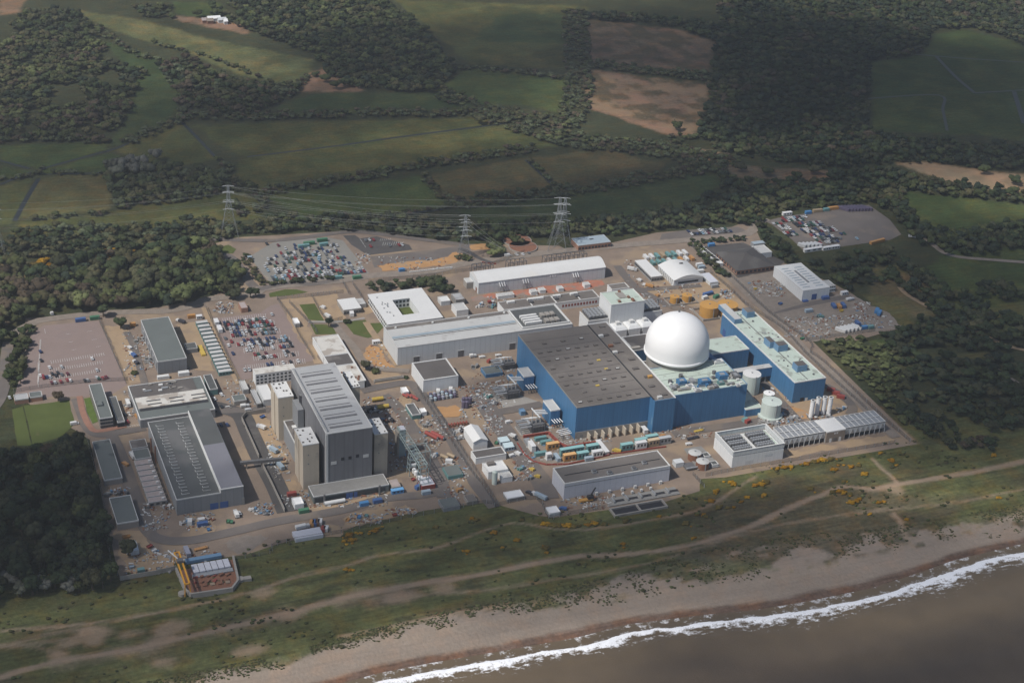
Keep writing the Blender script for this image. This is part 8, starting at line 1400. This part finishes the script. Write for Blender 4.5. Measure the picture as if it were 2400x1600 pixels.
wood('2', (1390, 700, 1440, 690, 1760, 640, 1900, 620, 1930, 680, 1450, 740), 4.5, 2.6, 4, {'dark': 4, 'mid': 1}, 'hedge behind the courtyard office', .9, exc=False, warp=1); wood('2', (1940, 620, 2130, 620, 2200, 730, 2120, 760, 1990, 740), 5, 3, 4.6, {'dark': 4, 'mid': 1}, 'clump right of the courtyard office', 1, exc=False, warp=1)
wood('3', (560, 510, 640, 500, 720, 520, 700, 590, 600, 600), 4.5, 3, 4.5, {'mid': 3, 'light': 1, 'olive': 1}, 'clump below the filter beds', 1, exc=False, warp=1); wood('3', (250, 600, 360, 590, 400, 640, 290, 650), 4.5, 2, 3, {'mid': 3, 'dark': 1}, 'shrubs at the smallest pylon', 1, exc=False, warp=1)
wood('2', (240, 380, 320, 380, 420, 560, 520, 640, 480, 670, 400, 670, 330, 560), 4, 1.8, 2.8, {'dark': 3, 'olive': 2}, 'hedge left of the grey car park', .7, exc=False, warp=1); belt('2', (520, 658, 900, 622, 1120, 600), 4, 3, 1.6, 2.4, {'dark': 3, 'mid': 2}, 'hedge below the grey car park')
belt('4', (480, 480, 600, 620, 740, 740, 820, 790), 7, 4, 2, 3, {'dark': 3, 'mid': 2}, 'hedge beside the white cabins'); belt('4', (470, 475, 700, 460, 980, 435), 5, 3.6, 1.8, 2.8, {'dark': 3, 'mid': 2}, 'hedge behind the training centre')
wood('4', (1080, 340, 1150, 290, 1230, 310, 1420, 440, 1510, 560, 1800, 540, 2100, 480, 2352, 460, 2352, 560, 2250, 900, 2100, 930, 1850, 900, 1700, 800, 1480, 640, 1340, 660, 1180, 560), 6.6, 3.6, 5.2, {'dark': 7, 'mid': 3}, 'dark wood around the far car park', .9, exc=True, warp=4, gap=.33)
wood('Y', (560, 170, 940, 90, 1080, 30, 1500, -60, 1900, 150, 2300, 330, 2300, 1180, 1900, 1180, 1300, 1270, 1150, 1240, 1090, 1130, 900, 960, 880, 880, 1000, 700, 930, 480, 850, 300, 560, 260), 6.2, 3.0, 5.0, {'dark': 8, 'mid': 1.5, 'olive': .7}, 'dark wood on the far right', .85, warp=8, gap=.36)
wood('Y', (90, 260, 560, 170, 560, 260, 850, 300, 930, 480, 1000, 640, 880, 900, 1000, 1100, 900, 1120, 600, 800, 300, 540, 120, 380), 5.2, 2.0, 3.6, {'mid': 3, 'light': 4, 'olive': 1}, 'bright scrub beside the patrol road', .7, warp=3)
wood('Y', (1300, 1280, 1900, 1250, 2000, 1330, 1800, 1420, 1500, 1380), 6, 2.5, 4, {'dark': 3, 'brown': 2}, 'scrub below the far right wood', .8)
wood('X', (850, 60, 950, 150, 1150, 280, 1230, 420, 1050, 420, 870, 280, 640, 130, 720, 60), 6.5, 3.5, 5, {'dark': 6, 'mid': 3}, 'wood right of the far car park'); belt('X', (1250, 400, 1400, 560, 1700, 570, 2000, 500, 2400, 440), 42, 6.5, 3.6, 5, {'dark': 6, 'mid': 3}, 'belt of trees on the right hand fields'); belt('X', (840, 820, 1000, 880, 1150, 1000, 1350, 1150, 1600, 1300, 2300, 1500), 36, 6.5, 3.6, 5, {'dark': 6, 'mid': 2}, 'belt of trees on the right hand meadow')
wood('X', (1350, 1100, 1700, 1000, 2240, 950, 2300, 1130, 1700, 1200), 7, 3.5, 5, {'dark': 5, 'mid': 3}, 'belt of trees on the right hand meadow')
# background woods (overview coordinates)
wood('O', (520, 0, 860, -10, 960, 60, 1010, 110, 1050, 165, 1010, 213, 900, 210, 805, 203, 745, 165, 725, 130, 640, 98, 560, 70), 7.2, 3.6, 5.6, {'mid': 5, 'dark': 4, 'light': 2, 'olive': 1}, 'great wood at the top', 1.1)
wood('O', (60, 30, 170, 25, 215, 70, 235, 110, 225, 140, 330, 165, 315, 200, 285, 290, 240, 328, 120, 325, 0, 326, -20, 140, 40, 60), 7.2, 3.4, 5.4, {'dark': 4, 'mid': 5, 'olive': 2, 'brown': 2, 'light': 1}, 'wooded hills at the top left', 1.1, gap=.34)
wood('O', (360, 150, 420, 135, 520, 180, 640, 205, 705, 192, 690, 215, 620, 255, 480, 268, 415, 262, 395, 200), 8, 4, 5.5, {'olive': 2, 'mid': 3, 'brown': 2, 'dark': 2, 'willow': 2}, 'wood in the valley at the top left')
wood('O', (300, 15, 390, 20, 400, 42, 330, 45), 8, 4, 5.5, WD, 'copse at the top edge'); wood('O', (490, 20, 600, 60, 610, 78, 560, 70, 480, 35), 8, 3, 5, WD, 'copse at the far farm')
wood('O', (248, 385, 300, 372, 400, 388, 520, 400, 560, 425, 540, 432, 420, 462, 262, 478, 247, 430), 7, 3.8, 5.6, {'willow': 4, 'mid': 4, 'olive': 2}, 'copse between the meadows', 1.1)
for x, y in ((255, 395), (280, 392), (300, 385), (330, 385), (360, 370), (310, 405), (335, 405), (270, 410)): p = g('O', x, y); TREES.append((p[0], p[1], 7, 1.2, 'grey', 'silvery trees in the copse between the meadows', False, False))
wood('O', (1330, 30, 1650, 55, 1640, -20, 2420, -20, 2420, 145, 2330, 95, 2240, 66, 2150, 68, 2112, 128, 1995, 145, 1992, 300, 2080, 320, 2420, 345, 2420, 395, 2260, 392, 2180, 380, 2080, 374, 1960, 385, 1900, 392, 1800, 380, 1700, 362, 1640, 342, 1600, 315, 1630, 190, 1645, 100, 1560, 66, 1350, 45), 7.2, 3.4, 5.2, {'dark': 8, 'mid': 3, 'olive': .6, 'brown': .8}, 'great dark wood at the top right', 1.1)
wood('O', (1090, 560, 1100, 520, 1250, 508, 1400, 500, 1560, 485, 1650, 440, 1655, 405, 1700, 420, 1880, 425, 1920, 395, 2050, 395, 2180, 420, 2420, 455, 2420, 475, 2200, 455, 2060, 436, 2080, 500, 2020, 466, 1800, 486, 1750, 515, 1700, 522, 1500, 528, 1420, 545, 1310, 540, 1190, 560), 6.8, 3.2, 5.0, {'dark': 6, 'mid': 4, 'olive': 1}, 'dark wood behind the station', 1.1)
wood('O', (-20, 560, 60, 530, 480, 505, 560, 520, 650, 500, 900, 500, 1100, 520, 1090, 560, 1040, 560, 900, 545, 780, 540, 560, 545, 460, 560, 300, 585, 100, 590, -20, 600), 7, 3.2, 5, {'mid': 4, 'dark': 4, 'olive': 2, 'willow': 2}, 'scrub belt behind the car parks', .9)
HG = 'hedge belts between the meadows'
for ln, w_ in (((0, 328, 120, 322, 250, 330), 14), ((410, 270, 640, 268, 900, 262, 1110, 262), 26), ((1110, 262, 1200, 290, 1320, 325, 1500, 345, 1680, 385), 50), ((1010, 215, 1100, 250, 1200, 270, 1330, 290), 34), ((600, 442, 800, 412, 1000, 376, 1230, 342), 22), ((1040, 470, 1280, 444, 1500, 408, 1650, 385), 30), ((970, 405, 1000, 440, 1045, 475), 12), ((1020, 158, 1150, 163, 1310, 182), 16), ((1320, 25, 1325, 120, 1330, 200, 1310, 280), 36), ((1360, 150, 1500, 165, 1630, 180), 34), ((110, 400, 240, 403), 8), ((250, 480, 400, 462, 560, 432), 12), ((215, 60, 310, 125, 420, 150, 500, 175, 600, 200), 12), ((0, 415, 90, 400, 100, 385), 8),
              ((40, 505, 250, 492), 8), ((560, 420, 580, 440, 600, 470, 560, 500), 14), ((500, 368, 540, 400), 10), ((1540, 345, 1700, 372), 22), ((290, 330, 400, 280, 420, 272), 20), ((2060, 436, 2080, 500, 2150, 548), 16), ((1210, 365, 1290, 440), 5), ((700, 505, 920, 492, 1040, 475), 8), ((600, 205, 690, 192, 720, 168), 14), ((1600, 315, 1560, 320, 1500, 345), 20), ((350, 100, 500, 140, 640, 200), 6)): belt('O', ln, w_*.8, 5.0, 1.9, 3.6, {'willow': 4, 'mid': 4, 'olive': 2, 'brown': 1.5, 'light': .6}, HG, .85)
for x, y in ((750, 190), (770, 205), (790, 200), (1555, 300), (1870, 400), (1700, 395), (1760, 405), (1830, 415), (455, 40), (500, 38), (2260, 400), (2330, 425), (1030, 150), (1100, 285), (540, 480), (280, 560)): p = g('O', x, y); TREES.append((p[0], p[1], 6, 1., 'mid', 'lone trees on rough ground', False, False))
TREES.sort(key=lambda t: (t[5][0] != '@' and 'pale trees' not in t[5], t[0]**2+t[1]**2))
keep, rest = [], []
for t in TREES:
    vis = True; c = RC @ np.array([t[0], t[1], 3-CH]); u_, v_ = c[0]/c[2]*FP+1200, c[1]/c[2]*FP+800
    if not (-90 < u_ < 2490 and -60 < v_ < 1700) and c[2] < 3500:
        if not (-260 < u_ < 2660 and -200 < v_ < 1900): continue
        rest.append(t); continue
    (keep if len(keep) < 300 else rest).append(t)
for (x, y, r_, hk, q, wh, cn_, low) in keep:
    o = thing('pine_tree' if q == 'dark' else 'broadleaf_tree', None, None, x, y, float(hgt(x, y))); c = PALT[q][rt_.randint(len(PALT[q]))]
    me = (LOW if low else CON if (cn_ or q == 'dark' and rt_.rand() < .5) else BIG); me = me[rt_.randint(len(me))]
    k = inst('crown', me, o, tuple(np.array(c)*rt_.uniform(.8, 1.25))); k.scale = (r_*1.05, r_*1.05, r_*hk*.9); k.rotation_euler = (0, 0, rt_.uniform(0, 6.28)); k.location = (0, 0, r_*(.35 if not low else .05)*hk)
    b = inst('trunk', trunk_me, o); b.scale = (r_*1.2, r_*1.2, r_*1.6*hk); b.rotation_euler = (0, 0, rt_.uniform(0, 6.28))
    wh2 = wh[1:] if wh[0] == '@' else wh
    tag(o, (wh2 if wh[0] == '@' else '%s %s tree in the %s' % ({0: 'small', 1: 'middling', 2: 'large'}[0 if r_ < 3.5 else 1 if r_ < 5 else 2], NAME[q], wh2)), 'bush' if low else 'tree', wh2)
FAR = [crown(60+s, 4, 52, .2, .8) for s in range(6)]+[crown(70+s, 3, 36, .2, 1.05, conical=.6) for s in range(3)]
def blob(items, name, label, cat):
    Vs, Fs, Cs, n = [], [], [], 0
    for (x, y, r_, hk, q, wh, cn_, low) in items:
        V, F = FAR[rt_.randint(6)+(0 if not (cn_ or (q == 'dark' and rt_.rand() < .5)) else 0)] if q != 'dark' else FAR[rt_.randint(9)]
        a = rt_.uniform(0, 6.28); c_, s_ = math.cos(a), math.sin(a); P = np.empty_like(V); rr = r_*1.12
        P[:, 0] = x+(V[:, 0]*c_-V[:, 1]*s_)*rr; P[:, 1] = y+(V[:, 0]*s_+V[:, 1]*c_)*rr; P[:, 2] = V[:, 2]*r_*hk*.95+r_*.25-.3
        Vs.append(P); Fs.append(F+n); n += len(V); c = np.array(PALT[q][rt_.randint(len(PALT[q]))])*rt_.uniform(.65, 1.45); Cs.append(np.tile(c, (len(V), 1))*rt_.uniform(.85, 1.15, (len(V), 1)))
    return tag(npmesh(name, np.concatenate(Vs), np.concatenate(Fs), M('leaves_attr'), colors=np.concatenate(Cs)), label, cat, None, 'stuff')
blob(rest, 'woodland', 'far woods, hedge belts and scrub covering the land behind the station', 'woodland'); print('TREES', len(keep), len(rest))
# gorse bushes
GO = [crown_mesh('bush', 90+s, 5, 150, .22, .38) for s in range(3)]
gl = [('E', q) for q in ((30, 470), (55, 455), (75, 492), (20, 495), (230, 428), (200, 438), (130, 445), (245, 415), (650, 400), (1245, 350), (1400, 380), (1430, 385), (1460, 390), (1490, 392), (1520, 388), (1560, 392), (1600, 396), (1640, 392), (1700, 385), (1745, 378), (1810, 380), (1405, 545), (1415, 575), (30, 692), (60, 695), (1960, 362), (2190, 325), (1110, 540), (870, 565), (900, 340), (930, 350), (1940, 515), (1210, 490), (1050, 440))]+[('F', q) for q in ((650, 292), (700, 285), (740, 280), (820, 262), (850, 258), (900, 245), (930, 240), (960, 232), (990, 232), (1020, 228), (1060, 228), (1085, 225), (330, 385), (350, 400), (230, 450), (445, 488), (402, 520), (500, 408), (540, 400), (575, 385), (560, 470), (1030, 452), (1080, 448), (1110, 460), (1150, 470), (1160, 525), (1195, 515), (1215, 500), (1380, 520), (1350, 525), (1285, 605), (1540, 640), (1360, 185), (1440, 225), (1440, 240), (1470, 268), (1040, 300), (1210, 270), (1250, 330), (100, 608), (145, 605), (160, 620), (70, 770), (1110, 380), (1070, 262), (2170, 490), (2135, 90), (2140, 200), (250, 560), (310, 560), (20, 670), (195, 515), (880, 430), (1160, 280))]+[('1', q) for q in ((280, 520), (310, 490), (370, 470), (400, 450), (460, 490), (270, 540), (870, 385), (900, 375), (980, 365), (1010, 355), (1040, 380), (1200, 360), (1500, 340), (400, 830), (70, 620), (1900, 400))]
gcount = {}
for t, (x, y) in gl:
    p = G3(t, x, y); r_ = rt_.uniform(1.1, 2.3) if t != '1' else rt_.uniform(2.6, 4); z_ = ('dunes below the old station' if x < 700 else 'dunes below the lilac hall') if t == 'E' else ('dunes left below the open topped hall' if x < 620 else 'dunes right below the ribbed halls') if t == 'F' else 'mixed wood edge'
    gcount[z_] = gcount.get(z_, 0)+1; o = thing('gorse_bush', None, None, p[0], p[1], float(hgt(*p))-.1)
    k = inst('foliage', GO[rt_.randint(3)], o, tuple(np.array(PALT['gorse'][rt_.randint(3)])*rt_.uniform(.75, 1.15))); k.scale = (r_*1.35, r_, r_); k.rotation_euler = (0, 0, rt_.uniform(-.4, .4))
    tag(o, 'yellow gorse bush, %s on the %s' % (ORD[gcount[z_]-1], z_), 'bush', 'gorse bushes in flower')
    for _ in range(2): 
        a, b = p[0]+rt_.normal()*r_*1.3, p[1]+rt_.normal()*r_; TREES.append(None) if 0 else GSM.append((a, b)) if 'GSM' in globals() else globals().__setitem__('GSM', [(a, b)])
# low dark scrub in the dunes, uncountable
it = []
_x = rt_.uniform(-260, 760, 3000); _s = shore(_x)+28; _y = _s+(np.interp(_x, FEX, FEY)+2-_s)*rt_.rand(3000); QA = list(zip(_x.tolist(), _y.tolist(), fbm(_x*.7, _y*1.4, 26, 202).tolist()))
for _ in range(3000):
    x, y, n_ = QA.pop()
    if n_ < .56: continue
    it.append((x, y, rt_.uniform(.4, 1.9)**1.0, .55, 'light' if rt_.rand() < .35 else 'olive' if rt_.rand() < .6 else 'mid', '', False, True))
_x = rt_.uniform(-260, 760, 9000); _f = np.interp(_x, FX, FY); _b = np.interp(_x, BX, BY); _y = _b-2+(_f-_b+6)*rt_.rand(9000)**.8; _k = fbm(_x*.8, _y, 11, 303) > .55-.12*(_y-_b)/(np.abs(_f-_b)+1)
for x, y in zip(_x[_k].tolist(), _y[_k].tolist()):
    it.append((x, y, rt_.uniform(.35, 1.0), .5, 'mid' if rt_.rand() < .3 else 'light' if rt_.rand() < .3 else 'olive', '', False, True))
for a, b in GSM: it.append((a, b, rt_.uniform(.9, 1.7), .6, 'gorse' if rt_.rand() < .45 else 'mid', '', False, True))
V0, F0 = crown(300, 2, 10, .4, .4); Vs, Fs, Cs, n = [], [], [], 0; HZ = hgt(np.array([i_[0] for i_ in it]), np.array([i_[1] for i_ in it])).tolist()[::-1]
for (x, y, r_, hk, q, *_) in it:
    P = V0.copy(); P[:, 0] = P[:, 0]*r_+x; P[:, 1] = P[:, 1]*r_+y; P[:, 2] = P[:, 2]*r_*.8+HZ.pop()-.1; Vs.append(P); Fs.append(F0+n); n += len(V0); Cs.append(np.tile(np.array(PALT[q][rt_.randint(2)])*rt_.uniform(.7, 1.2), (len(V0), 1)))
tag(npmesh('dune_scrub', np.concatenate(Vs), np.concatenate(Fs), M('leaves_attr'), colors=np.concatenate(Cs)), 'low scattered scrub growing through the dune grass', 'scrub', None, 'stuff')
# ================================================================ camera, sun, sky, clouds, haze
cam_d = bpy.data.cameras.new('camera'); cam = bpy.data.objects.new('camera', cam_d); COL.objects.link(cam); SC.camera = cam
cam_d.sensor_width = 36; cam_d.lens = FP/2400*36; cam_d.clip_start = 1; cam_d.clip_end = 40000
Rm = Matrix((RC[0], -RC[1], -RC[2])).transposed(); cam.matrix_world = Matrix.Translation((0, 0, CH)) @ Rm.to_4x4()
SEL, SAZ = math.radians(SUN_EL), math.radians(SUN_A)
sv = Vector((-math.cos(SEL)*math.cos(SAZ), -math.cos(SEL)*math.sin(SAZ), math.sin(SEL)))
sd_ = bpy.data.lights.new('sun', 'SUN'); sd_.energy = SUN_E; sd_.angle = math.radians(.53); sd_.color = (1, .955, .89)
so = bpy.data.objects.new('sun', sd_); COL.objects.link(so); so.rotation_euler = sv.to_track_quat('Z', 'Y').to_euler(); so.location = sv*3000
W = bpy.data.worlds.new('World'); SC.world = W; W.use_nodes = True; nt = W.node_tree; bg = nt.nodes['Background']
sk = nt.nodes.new('ShaderNodeTexSky'); sk.sky_type = 'NISHITA'; sk.sun_disc = False; sk.sun_elevation = SEL; sk.sun_rotation = math.atan2(sv.x, sv.y); sk.altitude = 100; sk.dust_density = 1.5
nt.links.new(sk.outputs[0], bg.inputs[0]); bg.inputs[1].default_value = SKY_S
SC.view_settings.view_transform = 'Standard'; SC.view_settings.look = 'None'; SC.view_settings.exposure = 0; SC.view_settings.gamma = 1
SC.cycles.max_bounces = 4; SC.cycles.use_adaptive_sampling = True; SC.cycles.adaptive_threshold = .02; SC.cycles.transparent_max_bounces = 16; SC.cycles.diffuse_bounces = 2; SC.cycles.glossy_bounces = 2; SC.cycles.caustics_reflective = False; SC.cycles.caustics_refractive = False
SC.cycles.volume_bounces = 0
# ================================================================ clouds high over the land (they shade it) and the haze
def cloud_mat():
    m = bpy.data.materials.new('cloud'); m.use_nodes = True; nt = m.node_tree; nt.nodes.remove(nt.nodes['Principled BSDF']); out = nt.nodes['Material Output']
    tc = _n(nt, 'ShaderNodeTexCoord'); ln = _n(nt, 'ShaderNodeVectorMath', operation='MULTIPLY'); ln.inputs[1].default_value = (1, 1, 0); _lnk(nt, tc.outputs['Object'], ln.inputs[0])
    le = _n(nt, 'ShaderNodeVectorMath', operation='LENGTH'); _lnk(nt, ln.outputs[0], le.inputs[0]); geo = _n(nt, 'ShaderNodeNewGeometry')
    ns = noise(nt, geo.outputs['Position'], .006, 5); d = mathn(nt, 'ADD', le.outputs['Value'], mathn(nt, 'MULTIPLY', mathn(nt, 'SUBTRACT', ns, .5), 1.0))
    mr = _n(nt, 'ShaderNodeMapRange', interpolation_type='SMOOTHSTEP'); mr.inputs[1].default_value = .95; mr.inputs[2].default_value = .45; mr.inputs[3].default_value = 0; mr.inputs[4].default_value = 1; _lnk(nt, d, mr.inputs[0])
    oi = _n(nt, 'ShaderNodeObjectInfo'); sp = _n(nt, 'ShaderNodeSeparateColor'); _lnk(nt, oi.outputs['Color'], sp.inputs[0]); al = mathn(nt, 'MULTIPLY', mr.outputs[0], sp.outputs[0])
    tr = _n(nt, 'ShaderNodeBsdfTransparent'); df = _n(nt, 'ShaderNodeBsdfDiffuse'); df.inputs[0].default_value = (.9, .9, .92, 1); mx = _n(nt, 'ShaderNodeMixShader'); _lnk(nt, al, mx.inputs[0]); _lnk(nt, tr.outputs[0], mx.inputs[1]); _lnk(nt, df.outputs[0], mx.inputs[2]); _lnk(nt, mx.outputs[0], out.inputs[0]); return m
cmt = cloud_mat(); IV, IF = ico(3)
sxy = Vector((sv.x, sv.y)).normalized()/math.tan(SEL); CZ = 1150.
for (t, x, y, rx, ry, den) in CLOUDS:
    p = g(t, x, y); o = npmesh('cloud', IV*(1+.12*np.sin(IV[:, :1]*7+x)*np.cos(IV[:, 1:2]*6)), IF, cmt, smooth=True); o['kind'] = 'structure'
    o.location = (p[0]+sxy.x*CZ, p[1]+sxy.y*CZ, CZ); o.scale = (rx, ry, 60); o.color = (den, den, den, 1)
hb = MB().box(-5900, 200, -20, 6900, 8800, CH+20).build('haze', bpy.data.materials.new('haze')); hb['kind'] = 'stuff'; hb['label'] = 'thin blue haze in the air over the land and sea'; hb['category'] = 'haze'
hm = hb.data.materials[0]; hm.use_nodes = True; nt = hm.node_tree; nt.nodes.remove(nt.nodes['Principled BSDF']); pv = _n(nt, 'ShaderNodeVolumePrincipled'); pv.inputs['Color'].default_value = (.88, .93, 1, 1); pv.inputs['Density'].default_value = HAZE; pv.inputs['Anisotropy'].default_value = .1
nt.links.new(pv.outputs[0], nt.nodes['Material Output'].inputs['Volume'])
